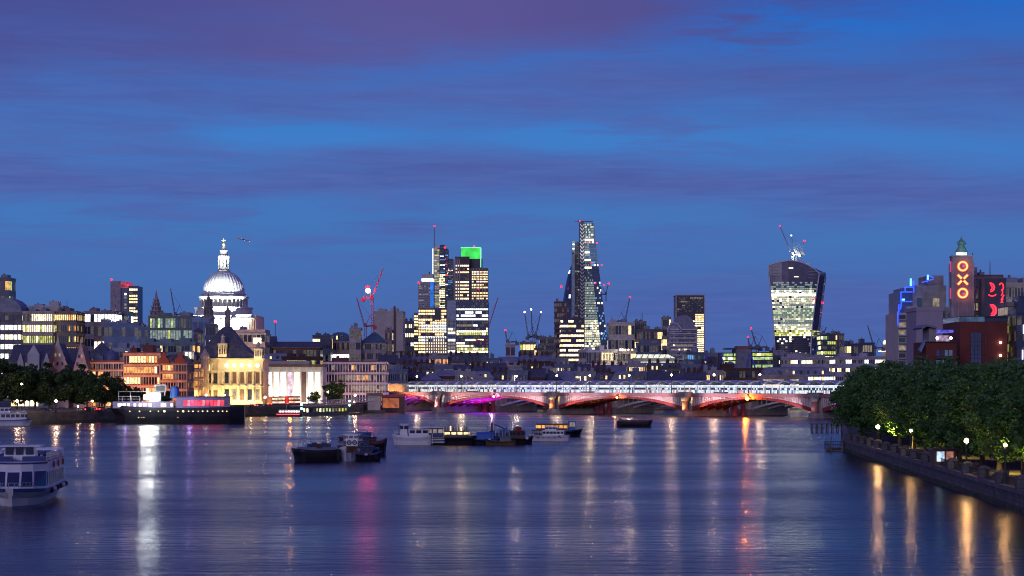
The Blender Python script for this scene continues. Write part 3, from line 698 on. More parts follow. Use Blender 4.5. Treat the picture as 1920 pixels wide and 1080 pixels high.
# 3 tall stepped tower with mast
D = 2250; r = tower_root('stepped_tower', 'tallest stepped tower of the cluster with a thin mast and pale stair edge', 811, 856, D, 36); xc = r.location.x
simple(r, 'lift_core', D, xc, 811, 824, 464, 665, -18, 10, surf('silver_cladding', (.62, .64, .68), .4)); simple(r, 'body', D, xc, 825, 834, 459, 665, -17.8, 18, W_NAVY)
simple(r, 'upper_step', D, xc, 834.3, 840, 466, 665, -17.4, 17, W_NAVY); simple(r, 'middle_step', D, xc, 840.3, 849, 485, 665, -17, 16, W_NAVY); simple(r, 'lower_step', D, xc, 849.3, 856, 505, 665, -16.6, 15, W_DARK)
simple(r, 'core_cap', D, xc, 816, 826, 459, 464, -16, 8, surf('silver_cladding', (.6, .62, .66)))
bands(r, D, xc, 814.5, 824, 464, 575, -18.1, 34, 2, .9, 'dyd', off='T', fill=.55, gap=.1); bands(r, D, xc, 824.6, 834, 514, 578, -18.0, 20, 3, .9, 'ccy', off='k', side=30)
bands(r, D, xc, 834.4, 840, 470, 600, -17.5, 38, 3, .13, 'hbr', off='B'); bands(r, D, xc, 840.4, 848.8, 489, 600, -17.1, 34, 4, .2, 'hdbb', off='B'); bands(r, D, xc, 825, 834, 462, 512, -17.9, 15, 4, .16, 'hb', off='B')
simple(r, 'stair_light', D, xc, 811, 812.2, 466, 560, -18.3, -18.05, L_WHITE)
mb = MB(); mb.tube((X(814, D)-xc, -8, tz(464, D)), (X(814, D)-xc, -8, tz(422, D)), .75, .3, 6); mb.build('mast', CR_WHITE, r)
beacon(r, (X(814, D)-xc, -8, tz(422.5, D)), 1.5); beacon(r, (X(834, D)-xc, -18, tz(464, D)), 1.8)
for (px, py) in ((841, 505), (838, 508), (844, 508), (840, 511), (836, 515)): beacon(r, (X(px, D)-xc, -17.6, tz(py, D)), .8, L_AMBER, 'red_lamp')
# 4 ribbed dark tower with green lit top
D = 2100; r = tower_root('ribbed_tower', 'dark ribbed tower with bright green lit rooftop box', 850, 916, D, 36); xc = r.location.x
m_rib = surf('dark_steel_fins', (.16, .13, .15), .5)
simple(r, 'west_wing', D, xc, 853, 880, 481, 670, -18, 6, m_rib); simple(r, 'east_wing', D, xc, 883.5, 915, 502, 670, -14, 18, m_rib); simple(r, 'core', D, xc, 866, 904, 484, 668, -6, 12, W_DARK)
simple(r, 'green_box', D, xc, 864, 901, 462.5, 500, -5.9, 9, lit('green_box_light', (.05, .85, .10), .85, .45, .12))
simple(r, 'box_notch', D, xc, 862.5, 879.5, 481.2, 494, -18.2, -6, W_BROWN)
mb = MB(); w0, w1 = X(863.4, D)-xc, X(901.6, D)-xc
mb.box(w0, w1, -6.3, 9.2, tz(463.5, D), tz(461.8, D)); mb.box(w1-.8, w1+.2, -6.4, 9.1, tz(500, D), tz(463.5, D)); mb.build('box_edge', lit('pale_green_edge', (.3, 1, .6), 1.0, .2), r)
bands(r, D, xc, 853.5, 879.5, 495, 563, -18.1, 11, 7, .85, 'cwc', side=20, fill=.45); bands(r, D, xc, 884.5, 914.5, 507, 530, -14.1, 5, 8, .95, 'ccw', side=26, fill=.5); bands(r, D, xc, 884.5, 914.5, 531, 562, -14.1, 6, 8, .5, 'cw', side=26, fill=.5)
mb = MB()
for px in (851.5, 855, 858.5, 862): mb.box(X(px, D)-xc-.45, X(px, D)-xc+.45, -18.9, -17.9, 0, tz(486, D))
for px in (880.6, 883, 888, 893, 899, 905, 911): mb.box(X(px, D)-xc-.35, X(px, D)-xc+.35, -14.8, -13.9, 0, tz(503, D))
mb.build('fins', surf('fin_steel', (.4, .34, .33), .4, .2), r)
for (px, py) in ((889, 461),): beacon(r, (X(px, D)-xc, -6, tz(py-1, D)), 1.3)
beacon(r, (X(897, D)-xc, -14.9, tz(541, D)), 1.1)
# 5 bright lower block, 6 blue glass block
D = 1850; r = tower_root('office_block', 'brightly lit stepped office block below the pale gridded tower', 775, 838, D, 34, 'building'); xc = r.location.x
simple(r, 'wall', D, xc, 784, 838, 577, 680, -17, 17, surf('bronze_grid', (.2, .16, .15), .5)); simple(r, 'side_wing', D, xc, 776, 784, 586, 680, -15, 15, surf('bronze_grid', (.2, .16, .15)))
bands(r, D, xc, 784.5, 837, 580, 663, -17.1, 15, 12, .9, 'ccwwh', side=32, fill=.6); bands(r, D, xc, 776.4, 783.8, 590, 663, -15.1, 13, 2, .9, 'wcw', side=28)
simple(r, 'core', D, xc, 815, 827, 578.5, 600, -17.6, -16.9, W_DARK)
mb = MB()
for k in range(9): xx = X(799+k*4.4, D)-xc; mb.box(xx-.5, xx+.5, -17.9, -17.3, tz(664, D), tz(632, D))
mb.build('column_fins', W_WHITE, r)
D = 1800; r = tower_root('glass_block', 'blue glass office block with alternate storeys lit, under the ribbed tower', 838, 916, D, 40, 'building'); xc = r.location.x
simple(r, 'wall', D, xc, 838, 916, 566, 680, -20, 20, surf('slate_blue_cladding', (.07, .1, .15), .4)); simple(r, 'glazed_core', D, xc, 838.5, 855, 563.5, 672, -20.6, -10, surf('pale_glass', (.3, .38, .45), .3))
for (a, b, n, p, pl) in ((567, 577, 2, .05, 'h'), (578, 582, 1, .8, 'ch'), (583, 595, 2, .12, 'h'), (596, 601, 1, 1, 'ch'), (602, 613, 2, .12, 'hd'), (614, 629, 3, .85, 'cyh'), (630, 640, 2, .2, 'cd'), (641, 662, 4, .85, 'cyc')):
    bands(r, D, xc, 856, 915.3, a, b, -20.1, n, 15, p, pl, off='B', side=38, fill=.7, gap=.15)
bands(r, D, xc, 839.5, 854, 600, 662, -20.7, 9, 3, .75, 'chd', off='T', fill=.6)
# 7 wedge tower
D = 2300; XC = X(1096, D); r = empty('wedge_tower', (XC, D+20, 4), 0, 'tallest wedge shaped glass tower with sloping side and chevron braced core', 'tower')
def zx(px, py): return (X(px, D)-XC, tz(py, D))
def rx(py): return 1113+(py-416)/(684-416)*31
def mx(py): return 1113 if py < 455 else 1103.5+(py-455)/(684-455)*27.5
MB().loft([[(zx(1096, py)[0], -20, zx(0, py)[1]), (zx(rx(py), py)[0], -20, zx(0, py)[1]), (zx(rx(py), py)[0], 22, zx(0, py)[1]), (zx(1096, py)[0], 22, zx(0, py)[1])] for py in (700, 684, 418)]).build('glass_body', surf('wedge_frame', (.10, .13, .2), .35), r)
n = 56
for f in range(n):
    pa = 684-(684-418)*f/n; pb = 684-(684-418)*(f+.72)/n; pm = (pa+pb)/2; m1 = mx(pm); m2 = rx(pm)-.3
    mb = MB(); cols = 8; a0 = 1096.2
    if pm < 455: p, pal = .97, rnd.choice(['pqph', 'qqhp', 'ppqT'])
    elif pm < 530: p, pal = .8, rnd.choice(['ppT', 'TTp', 'pTB'])
    elif pm < 600: p, pal = .97, rnd.choice(['pppq', 'pppp', 'ppqp'])
    else: p, pal = .97, rnd.choice(['qqcq', 'cqqc', 'cccq', 'pqqc'])
    if 500 < pm < 506 or 487 < pm < 491 or 470 < pm < 475 or 446 < pm < 453: p, pal = 1, 'ch'
    for c in range(cols):
        a = a0+(m1-a0)*(c+.06)/cols; b = a0+(m1-a0)*(c+.94)/cols
        m_ = PI_[rnd.choice(pal)] if rnd.random() < p else PI_['T']
        mb.quad((zx(a, pa)[0], -20.15, zx(a, pa)[1]), (zx(b, pa)[0], -20.15, zx(b, pa)[1]), (zx(b, pb)[0], -20.15, zx(b, pb)[1]), (zx(a, pb)[0], -20.15, zx(a, pb)[1]), m_)
    if pm > 456:
        for c in range(5):
            a = m1+.5+(m2-m1-.5)*c/5; b = m1+.5+(m2-m1-.5)*(c+.9)/5
            q = .02 if pm < 532 else .24
            if 492 < pm < 499 or 530 < pm < 535: q = .6
            m_ = PI_[rnd.choice('hcbb')] if rnd.random() < q else PI_['B' if pm < 600 else 'T' if rnd.random() < .4 else 'B']
            mb.quad((zx(a, pa)[0], -20.15, zx(a, pa)[1]), (zx(b, pa)[0], -20.15, zx(b, pa)[1]), (zx(b, pb)[0], -20.15, zx(b, pb)[1]), (zx(a, pb)[0], -20.15, zx(a, pb)[1]), m_)
    for c in range(6):        # sloping south face
        ya = -19.5+40*c/6; yb = ya+6; xa = zx(rx(pa), pa)[0]+.12; xb = zx(rx(pb), pb)[0]+.12
        mb.quad((xa, ya, zx(0, pa)[1]), (xa, yb, zx(0, pa)[1]), (xb, yb, zx(0, pb)[1]), (xb, ya, zx(0, pb)[1]), PI_['B'] if rnd.random() < .75 else PI_['d'])
    mb.build('window_band', PANES, r)
core = MB().box(zx(1087.2, 0)[0], zx(1095.8, 0)[0], -22, 10, 0, tz(415.5, D)).build('braced_core', W_DARK, r)
mb = MB(); y = -22.3; xm = zx(1091.5, 0)[0]; xl, xr_ = zx(1087.6, 0)[0], zx(1095.4, 0)[0]; z = 2.0
while z < tz(421, D):
    mb.bar((xl, y, z+3.2), (xm, y, z), .9); mb.bar((xr_, y, z+3.2), (xm, y, z), .9); z += 4.1
mb.build('chevron_bracing', surf('brace_white', (.72, .68, .7), .5), core)
simple(r, 'north_core', D, XC, 1078, 1087, 455, 684, -18, 12, W_DARK); 
simple(r, 'lift_shaft', D, XC, 1072.5, 1077.8, 452, 600, -19, -4, surf('pale_lift_glass', (.34, .44, .46), .3))
bands(r, D, XC, 1072.8, 1077.5, 454, 495, -19.1, 5, 1, .9, 'h', fill=.3); bands(r, D, XC, 1078.5, 1086.5, 452, 600, -18.1, 30, 3, .1, 'pdT', off='k'); bands(r, D, XC, 1072.5, 1086.5, 602, 684, -18.1, 18, 4, .75, 'cqpd', off='k')
for (px, py) in ((1103, 455), (1119, 456), (1109, 493), (1128, 497), (1116, 531), (1133, 535), (1087, 415)): beacon(r, (zx(px, py)[0], -20.8, zx(px, py)[1]), 1.4)
mb = MB(); mb.box(zx(1078, 0)[0], zx(1112, 0)[0], -14, -12, tz(414.8, D), tz(413.6, D)); mb.box(zx(1084, 0)[0], zx(1085, 0)[0], -14, -12, tz(416, D), tz(411, D)); mb.build('maintenance_crane', CR_GREY, r)
lamp('SPOT', (XC+10, D-70, 120), (XC+10, D, tz(435, D)), 250000, (.9, 1, .95), 1, 40)
# 8 curved glass tower hidden behind the wedge
D = 2600; r = empty('bullet_tower', (X(1085, D), D+30, 4), 0, 'dark curved bullet shaped tower mostly hidden by the wedge tower', 'tower')
prof = []
for j in range(23):
    t_ = j/22; z = t_*tz(476, D); rad = 35*D/F*(1-max(0, (t_-.35)/.65)**2.2)**.62*(.93+.07*math.sin(math.pi*min(1, t_/.6))); prof.append((max(.4, rad), z))
def gm(j, k): return 1 if (k+j) % 6 < 2 else 0
mb = MB(); mb.loft([[(rr_*math.cos(2*math.pi*k/36+j*.09), rr_*math.sin(2*math.pi*k/36+j*.09), z) for k in range(36)] for j, (rr_, z) in enumerate(prof)], mf=gm); mb.build('glass_shell', [G_BLUE, W_NAVY], r)
for j in range(2, 20):
    if rnd.random() < .75:
        mb = MB(); (ra, za), (rb_, zb2) = prof[j], prof[j+1]; zb2 = za+(zb2-za)*.6; rb_ = ra+(rb_-ra)*.6
        for k in range(36):
            if rnd.random() < (.5 if j < 13 else .12):
                a0, a1 = 2*math.pi*k/36, 2*math.pi*(k+.8)/36
                mb.quad(((ra+.3)*math.cos(a0), (ra+.3)*math.sin(a0), za), ((ra+.3)*math.cos(a1), (ra+.3)*math.sin(a1), za), ((rb_+.3)*math.cos(a1), (rb_+.3)*math.sin(a1), zb2), ((rb_+.3)*math.cos(a0), (rb_+.3)*math.sin(a0), zb2), PI_[rnd.choice('hcb')])
        if mb.f: mb.build('window_band', PANES, r)
beacon(r, (X(1053, D)-X(1085, D), -10, tz(536, D)), 2.2)
# 9 flared top tower
D = 2000; XC = X(1497, D); r = empty('flared_tower', (XC, D, 4), 0, 'top heavy flared glass tower with a curved roof and cranes above', 'tower')
def wl(py): t_ = max(0, 664-py)/(664-497); return 1453-13.5*t_**1.35
def wr(py): t_ = (664-py)/(664-510); return 1519.5+17*max(0, t_)**1.5
def ws(py): t_ = (668-py)/(668-515); return 1541+16*max(0, t_)**1.2*(1 if t_ < 1 else 1)
def px_(p): return X(p, D)-XC
levels = [700, 668]+[668-(668-516)*i/12 for i in range(1, 13)]
rings = []
def ring(py):
    z = tz(py, D); return [(px_(wl(py)+(wr(py)-wl(py))*i/8), -4*(1-(i/4-1)**2), z) for i in range(8)]+[(px_(wr(py)), 0, z), (px_((wr(py)+ws(py))/2)+2, 12, z), (px_(ws(py)), 30, z), (px_((wl(py)+ws(py))/2), 52, z), (px_(wl(py))+4, 34, z)]
tops = [516, 512, 503, 497, 503]
rings = [ring(p) for p in levels]
top = rings[-1]; zt = lambda p: tz(p, D)
roof = [(top[i][0], top[i][1], zt(y)) for i, y in enumerate((497, 493, 490.3, 489, 489.6, 492, 496.5, 503, 512))]+[(top[9][0], 12, zt(510)), (top[10][0]-.5, 30, zt(515)), (top[11][0], 52, zt(500)), (top[12][0], 34, zt(496))]
MB().loft(rings+[roof]).build('glass_body', surf('flared_dark_glass', (.11, .105, .16), .18, 0, .3, .2, spec=.9), r)
nf = 36
for f in range(nf):
    pa = 664-(664-528)*f/nf; pb = 664-(664-528)*(f+.74)/nf; pm = (pa+pb)/2; mb = MB(); cols = 18
    base = None
    if pm > 632: p, pal = .12, 'hcd'
    elif pm > 621: p, pal = .95, 'cy'
    elif 551.5 < pm < 556.5: p, pal = 1, 'HH'
    elif pm > 556: p, pal = .97, rnd.choice(['pppp', 'pppq', 'qqqp', 'qqqc', 'pppp', 'ppqg'])
    elif pm > 541: p, pal = .97, rnd.choice(['pppp', 'pqpp', 'qqqh'])
    else: p, pal = 1, 'pTpT'
    for c in range(cols):
        za, zb2 = tz(pa, D), tz(pb, D)
        def P3(u_, py): 
            xa = px_(wl(py))+.4; xb = px_(wr(py))-.1; return (xa+(xb-xa)*u_, -4*(1-(2*u_-1)**2)-.3, tz(py, D))
        a, b = (c+.03)/cols, (c+.97)/cols
        m_ = 15 if pal == 'HH' else PI_[rnd.choice(pal)] if rnd.random() < p else PI_['k']
        mb.quad(P3(a, pa), P3(b, pa), P3(b, pb), P3(a, pb), m_)
    mb.build('window_band', PANES+[lit('strong_floor_light', (.93, 1, .8), 26, .3)], r)
    mb = MB()
    for c in range(8):
        def S3(u_, py):
            A = ((px_(wr(py)), 0), (px_((wr(py)+ws(py))/2)+2, 12), (px_(ws(py)), 30)); u2 = u_*2; i_ = 0 if u2 < 1 else 1; u2 -= i_
            return (A[i_][0]+(A[i_+1][0]-A[i_][0])*u2+.25, A[i_][1]+(A[i_+1][1]-A[i_][1])*u2-.2, tz(py, D))
        if rnd.random() < (.85 if 621 < pm < 632 else .1): mb.quad(S3((c+.1)/8, pa), S3((c+.9)/8, pa), S3((c+.9)/8, pb), S3((c+.1)/8, pb), PI_['y' if 621 < pm < 632 else rnd.choice('dBB')])
    if mb.f: mb.build('window_band', PANES, r)
mb = MB()
for pts in ([wl(p) for p in levels], ):
    for a, b in zip(levels, levels[1:]): mb.bar((px_(wl(a)), -.6, tz(a, D)), (px_(wl(b)), -.6, tz(b, D)), 1.1)
for a, b in zip(levels, levels[1:]): mb.bar((px_(wr(a)), -.6, tz(a, D)), (px_(wr(b)), -.6, tz(b, D)), 1.1); mb.bar((px_(ws(a)), 29.4, tz(a, D)), (px_(ws(b)), 29.4, tz(b, D)), 1.0)
for a, b in zip(roof[:10], roof[1:11]): mb.bar((a[0], a[1]-.6, a[2]), (b[0], b[1]-.6, b[2]), 1.2)
for rt in (roof[0], ): mb.bar((px_(wl(516)), -.6, tz(516, D)), (rt[0], -.6, rt[2]), 1.1)
mb.bar((px_(wr(516)), -.6, tz(516, D)), (roof[8][0], -.6, roof[8][2]), 1.1)
mb.build('edge_fins', surf('pale_fin', (.62, .62, .7), .4), r)
mb = MB()
for i, p in enumerate((500, 506, 512, 518)): mb.bar((px_(wl(p))+2, -2.4, tz(p, D)), (px_(wr(p))-3, -2.4, tz(p+4, D)), .5)
mb.build('garden_rails', STEEL, r)
MB().box(px_(1478), px_(1486), -4.3, -4.1, tz(504, D), tz(502, D)).build('garden_light', L_CREAM, r); MB().box(px_(1488), px_(1496), -4.4, -4.2, tz(520, D), tz(518.5, D)).build('garden_light', L_CREAM, r)
q_ = MB(); q_.box(px_(1470), px_(1520), 8, 30, tz(505, D), tz(492, D)); q_.build('plant_deck', W_WHITE, r)
for (px, py) in ((1524, 562), (1549.5, 566), (1545, 584)): beacon(r, (px_(px), (0 if px < 1530 else 26)-1.5, tz(py, D)), 1.7)
lamp('SPOT', (px_(1495)+XC, D+4, tz(476, D)+4), (px_(1490)+XC, D+20, tz(492, D)+4), 12000, (.95, 1, .9), 1, 150)
# 10 dark slab with lit lower corner
D = 1900; r = tower_root('dark_slab_tower', 'dark glass slab tower with pale edges and a lit lower corner', 1267, 1322, D, 30); xc = r.location.x
simple(r, 'wall', D, xc, 1268, 1321, 554, 690, -15, 15, W_DARK); bands(r, D, xc, 1270, 1318, 557, 585, -15.1, 8, 16, .18, 'd', off='k', side=28)
bands(r, D, xc, 1303, 1320, 588, 662, -15.1, 18, 3, .95, 'ccw', side=28); bands(r, D, xc, 1270, 1303, 588, 662, -15.1, 18, 6, .15, 'cw')
mb = MB()
for p in (1267.6, 1320.8): mb.box(X(p, D)-xc-.5, X(p, D)-xc+.5, -15.8, -14.8, 0, tz(553.6, D))
mb.box(X(1267, D)-xc, X(1321.4, D)-xc, -15.7, 15.2, tz(554, D), tz(552.6, D)); mb.build('edge_frame', surf('warm_edge_metal', (.5, .4, .36), .4), r)
# 11 building with barrel arched gables
D = 1500; r = tower_root('arched_block', 'stepped office block with barrel vaulted top and round arched gable', 1205, 1312, D, 30, 'building'); xc = r.location.x
M_AR = surf('lilac_stone', (.3, .28, .34), .6)
simple(r, 'wall', D, xc, 1256, 1307, 617, 700, -15, 15, M_AR)
mb = MB(); c0, c1, rr_ = X(1264, D)-xc, X(1303, D)-xc, 11.5
z0 = tz(617, D); mb.loft([[(c0+rr_*.0+(c1-c0)*0+((c1-c0)/2)*(1-math.cos(math.pi*j/12)), y, z0+10.5*math.sin(math.pi*j/12)) for j in range(13)] for y in (-14.5, 14)]); mb.build('barrel_vault', surf('vault_metal', (.2, .2, .27), .4, .3), r)
mb = MB(); cx_ = X(1264, D)-xc
for j in range(10):
    a0, a1 = math.pi*j/10, math.pi*(j+1)/10; mb.bar((cx_-5*math.cos(a0), -16.2, z0-2+6.5*math.sin(a0)), (cx_-5*math.cos(a1), -16.2, z0-2+6.5*math.sin(a1)), .8)
mb.bar((cx_-5, -16.2, z0-2), (cx_+5, -16.2, z0-2), .6); mb.build('gable_arch', surf('gable_white', (.6, .57, .62), .6), r)
simple(r, 'bay', D, xc, 1256, 1273, 605, 700, -16, -15, M_AR)
for p0, p1, t0, t1, n, c, pr in ((1258, 1306, 620, 676, 7, 14, .35),): bands(r, D, xc, p0, p1, t0, t1, -16.1, n, c, pr, 'cwd', side=24, fill=.45)
mb = MB()
for j in range(8): zz = tz(619+j*8, D); mb.box(X(1255.5, D)-xc, X(1307.5, D)-xc, -16.6, -15.8, zz, zz+.9)
mb.build('string_course', surf('gable_white', (.6, .57, .62)), r)
# ---------------- low landmark masses, generic buildings
S = bld
S('round_office', 'drum topped office at the picture edge with amber lit windows', -30, 17, 520, 1450, W_NAVY, 8, 6, .3, 'wya', depth=20)
r, i = S('domed_office', 'round roofed office with bright ribbon windows below its curved top', -32, 41, 585, 1300, W_SOOT, 9, 9, .75, 'hch', depth=24, fill=.5, frame=W_SOOT)
MB().loft([[(x*math.cos(a)*1.0, yy, i['h']+1+9.5*math.sin(a)) for a in [math.pi*j/10 for j in range(11)]] for x, yy in ((12, -11), (12, 11))]).build('barrel_roof', R_LEAD, r)
r, i = S('ribbed_office', 'cream gridded office glowing yellow behind the gothic gables', 43, 99, 583, 1300, surf('cream_grid', (.5, .44, .3), .7), 8, 14, .97, 'cyc', depth=26, fill=.62, frame=surf('cream_grid', (.5, .44, .3)), gap=.4)
S('ribbed_office', 'darker half of the gridded office with half its windows lit', 99.4, 143, 583, 1305, surf('brown_grid', (.22, .18, .15), .7), 8, 12, .5, 'ywa', depth=26, fill=.5, frame=surf('brown_grid', (.22, .18, .15)), mast=1)
S('plant_storey', 'pale rooftop plant storey above the gridded office', 54, 118, 573, 1315, W_PALE, 2, 12, .1, 'd', depth=16)
S('flat_roofed_office', 'dark roofed low office beneath the red crowned slab tower', 157, 215, 583, 1420, surf('taupe_panel', (.28, .23, .24), .7), 7, 9, .12, 'hh', depth=26, n=1)
S('roof_wing', 'dark navy roof wing beside the slab tower foot', 158, 240, 583, 1450, W_NAVY, 4, 10, .06, 'h', depth=20)
S('lit_storey_office', 'low office with one long white lit upper storey', 176, 262, 605, 1330, surf('taupe_panel', (.28, .23, .24)), 5, 12, .42, 'hc', depth=22)
r, _ = S('blue_glass_office', 'plain blue glass office with two tall white lit windows', 195, 260, 606, 1230, W_BLUE, 5, 8, .04, 'h', off='B', depth=22, n=2)
S('blue_glass_office', 'narrow dark blue glass block beside the green lit office', 259, 283, 612, 1225, W_BLUE, 5, 4, .12, 'h', off='B', depth=20, n=1)
r, _ = S('green_glass_office', 'glass office glowing green and yellow left of the cathedral', 281, 368, 592, 1210, surf('green_grid', (.1, .14, .12), .4), 7, 18, .93, 'gpTypp', off='T', depth=26, fill=.78, gap=.12, frame=surf('green_grid', (.1, .14, .12)), vt=.25)
MB().box(-13.6, -9.6, -13.5, -13.2, 2, 11).build('yellow_bay', lit('yellow_bay_light', (.85, .8, .08), .7), r)
S('blue_slab', 'pale blue blank slab between the green office and cathedral', 360, 394, 596, 1180, surf('pale_blue_panel', (.2, .3, .45), .6), 6, 3, .1, 'h', off='B', depth=14, n=1)
S('church_tower', 'narrow dark brick tower left of the pyramid roofed hall', 363, 378, 614, 1080, W_SOOT, 4, 2, 0, 'd', depth=6, roof='pyramid', roofh=2)
S('narrow_blue_block', 'narrow navy block with two small white lights by the steeple', 385, 404, 607, 1150, W_NAVY, 6, 3, .2, 'h', depth=12, n=1)
# stone building right below the dome
r, i = S('stone_hall', 'pinkish stone hall with cornice just right of the pyramid roof', 440, 497, 618, 1250, surf('pink_portland', (.48, .38, .36), .8), 5, 7, .05, 'w', depth=24, n=1, frame=None)
MB().box(-i['w']/2-.8, i['w']/2+.8, -12.8, 12.8, i['h']-2.2, i['h']-1.2).build('cornice', W_PALE, r)
MB().box(2, 7, -12.4, -12.1, i['h']-7.5, i['h']-4).build('lit_window', L_CREAM, r)
lamp('SPOT', (X(455, 1235), 1210, 18), (X(465, 1250), 1250, 36), 42000, (1, .6, .35), .6, 90)
S('pedimented_gable', 'small dark pedimented gable right of the pinkish stone hall', 495, 515, 630, 1300, W_SOOT, 3, 3, 0, 'd', depth=14, roof='gable', roofh=5)
# the dark red roofs right of it
S('long_slate_terrace', 'long low slate roofed range with a red glow under its eaves', 512, 600, 640, 1260, W_DBRICK, 4, 14, .06, 'ra', depth=18, roof='gable', roofh=4)
S('rooftop_terrace_office', 'low dark office with a bright roof terrace right of the range', 586, 620, 628, 1330, W_NAVY, 4, 7, .45, 'wch', depth=18, n=3)
S('lead_roofed_block', 'low blue grey block with skylights behind the white floodlit hall', 492, 560, 662, 1130, surf('bluegrey_render', (.14, .17, .24), .7), 3, 9, .08, 'h', depth=18, roof='mansard', rmat=R_LEAD, roofh=4)
S('lit_eaves_block', 'low block with a row of amber lit attic windows', 528, 600, 668, 1090, W_DBRICK, 3, 22, .8, 'wya', depth=18, n=2)
# big stone block with green roof
TEAL = R_TEAL; PST = surf('dusky_pink_stone', (.36, .29, .3), .8)
S('copper_roofed_hall', 'teal roofed stone hall with a square tower at its side', 617, 655, 622, 1360, PST, 5, 8, .12, 'hc', depth=24, roof='mansard', rmat=TEAL, roofh=6)
S('square_stone_tower', 'plain square pale stone tower between two teal roofs', 655, 677, 614, 1345, surf('pale_pink_stone', (.45, .38, .38), .8), 6, 2, .15, 'c', depth=10)
S('copper_roofed_wing', 'long pink stone wing under a teal hipped roof', 676, 724, 622, 1350, PST, 6, 12, .05, 'wc', depth=24, roof='hip', rmat=TEAL, roofh=7)
S('stone_end_block', 'squat rose stone end block beside the beige sheeted building', 722, 735, 618, 1352, surf('rose_stone', (.3, .2, .2), .8), 6, 3, .03, 'w', depth=22)
r, i = S('sheeted_building', 'large blank beige sheeted building behind the teal roofs', 700, 756, 583, 1700, W_BEIGE, 1, 0, 0, 'w', depth=34, n=4)
MB().box(X(740, 1700)-r.location.x-.8, X(740, 1700)-r.location.x+.8, -18.2, -17.3, 0, i['h']+5).build('hoist_mast', W_BROWN, r)
MB().box(-i['w']/2-.15, i['w']/2+.15, -17.4, 17.4, i['h']*.52, i['h']*.52+.9).build('string_course', W_BROWN, r)
S('speckled_office', 'low dark office speckled with tiny lights beside the bright block', 756, 776, 602, 1900, W_DARK, 8, 6, .4, 'hc', depth=22, fill=.4, gap=.5, mast=1)
# cluster foot
S('brown_slab', 'plum brown slab with a few red windows left of the wedge tower', 1040, 1067, 565, 1800, surf('plum_cladding', (.13, .05, .07), .5), 18, 6, .0, 'r', depth=26, n=1)
r, _ = S('curved_office', 'dark office with staggered cream storeys at the wedge tower foot', 1051, 1095, 596, 1650, surf('aubergine_cladding', (.07, .05, .09), .45), 16, 9, .62, 'cw', depth=26, fill=.45, gap=.1)
S('brick_office', 'small brick office with a warm row of windows under the triple cranes', 975, 1005, 641, 1600, surf('brown_grid', (.22, .18, .15)), 6, 6, .55, 'wy', depth=18)
S('speckled_flats', 'grey speckled block just left of the plum brown slab', 1012, 1042, 632, 1700, surf('speckle_grey', (.2, .2, .2), .8, 0, .5, .8), 9, 8, .1, 'w', depth=20)
S('dark_corner_block', 'small dark block beside the triple cranes with lit top corner', 1002, 1016, 652, 1550, W_DARK, 5, 3, .1, 'w', depth=14)
S('stone_tower', 'little pinnacled stone church tower between the glass block and cranes', 948, 966, 645, 1500, surf('pink_portland', (.48, .38, .36)), 4, 2, 0, 'd', depth=8)
r, i = S('sheeted_drum', 'pale drum shaped sheeted building right of the wedge tower', 1141, 1190, 604, 1700, surf('pale_sheet', (.52, .48, .45), .7), 5, 8, .12, 'wc', depth=26, n=3, mast=2)
S('grey_stack_block', 'grey plant topped block beside the sheeted drum', 1190, 1212, 602, 1720, surf('speckle_grey', (.2, .2, .2)), 8, 6, .22, 'wc', depth=18, n=2, mast=2)
S('lit_storeys_office', 'wide low office with two warm lit storeys before the vaulted block', 1203, 1256, 617, 1560, surf('dusk_brown', (.14, .11, .14), .6), 6, 16, .45, 'wc', depth=22, n=2)
S('stepped_annex', 'small stepped annex at the left shoulder of the vaulted block', 1243, 1258, 594, 1540, W_STONE, 8, 4, .15, 'w', depth=14)
S('blank_pink_block', 'tall narrow blank pinkish block under the sheeted drum', 1086, 1118, 655, 1300, surf('pale_pink_stone', (.45, .38, .38)), 5, 6, .04, 'h', depth=16)
S('banded_white_block', 'white block with thin red and blue vertical bands', 1100, 1128, 657, 1280, W_WHITE, 4, 9, .1, 'rhb', depth=14, fill=.9)
# floodlit classical hall
D = 1350
r, i = S('classical_hall', 'classical stone hall floodlit cream with a bright balustrade', 1118, 1158, 655, D, M_PORT, 4, 5, .05, 'w', depth=18, n=1)
for k in range(7): xx = -i['w']/2+1+k*(i['w']-2)/6; MB().lathe([(.6, 2), (.5, i['h']-3), (.7, i['h']-2)], xx, -9.8, 8).build('column', M_PORT, r)
lamp('AREA', (r.location.x, D-9, 16), (r.location.x, D, 22), 2600, (1, .85, .5), 12, size_y=1.5)
r, i = S('classical_wing', 'lower stone wing with lights on its roof beside the floodlit hall', 1158, 1192, 657, D+4, PST, 4, 7, .05, 'w', depth=18, n=1)
for px in (1164, 1168, 1173, 1179, 1186): MB().ball((X(px, D)-r.location.x, -8.8, i['h']+1.4), .7, 8).build('roof_light', L_CREAM if px > 1170 else B_WHITE, r)
lamp('POINT', (X(1168, D), D-4, Z(652, D)), None, 1500, (1, .9, .6), .8)
S('grey_roof_block', 'flat grey block with skylights over the floodlit wing', 1195, 1240, 642, 1450, surf('bluegrey_render', (.14, .17, .24)), 5, 8, .06, 'h', depth=18)
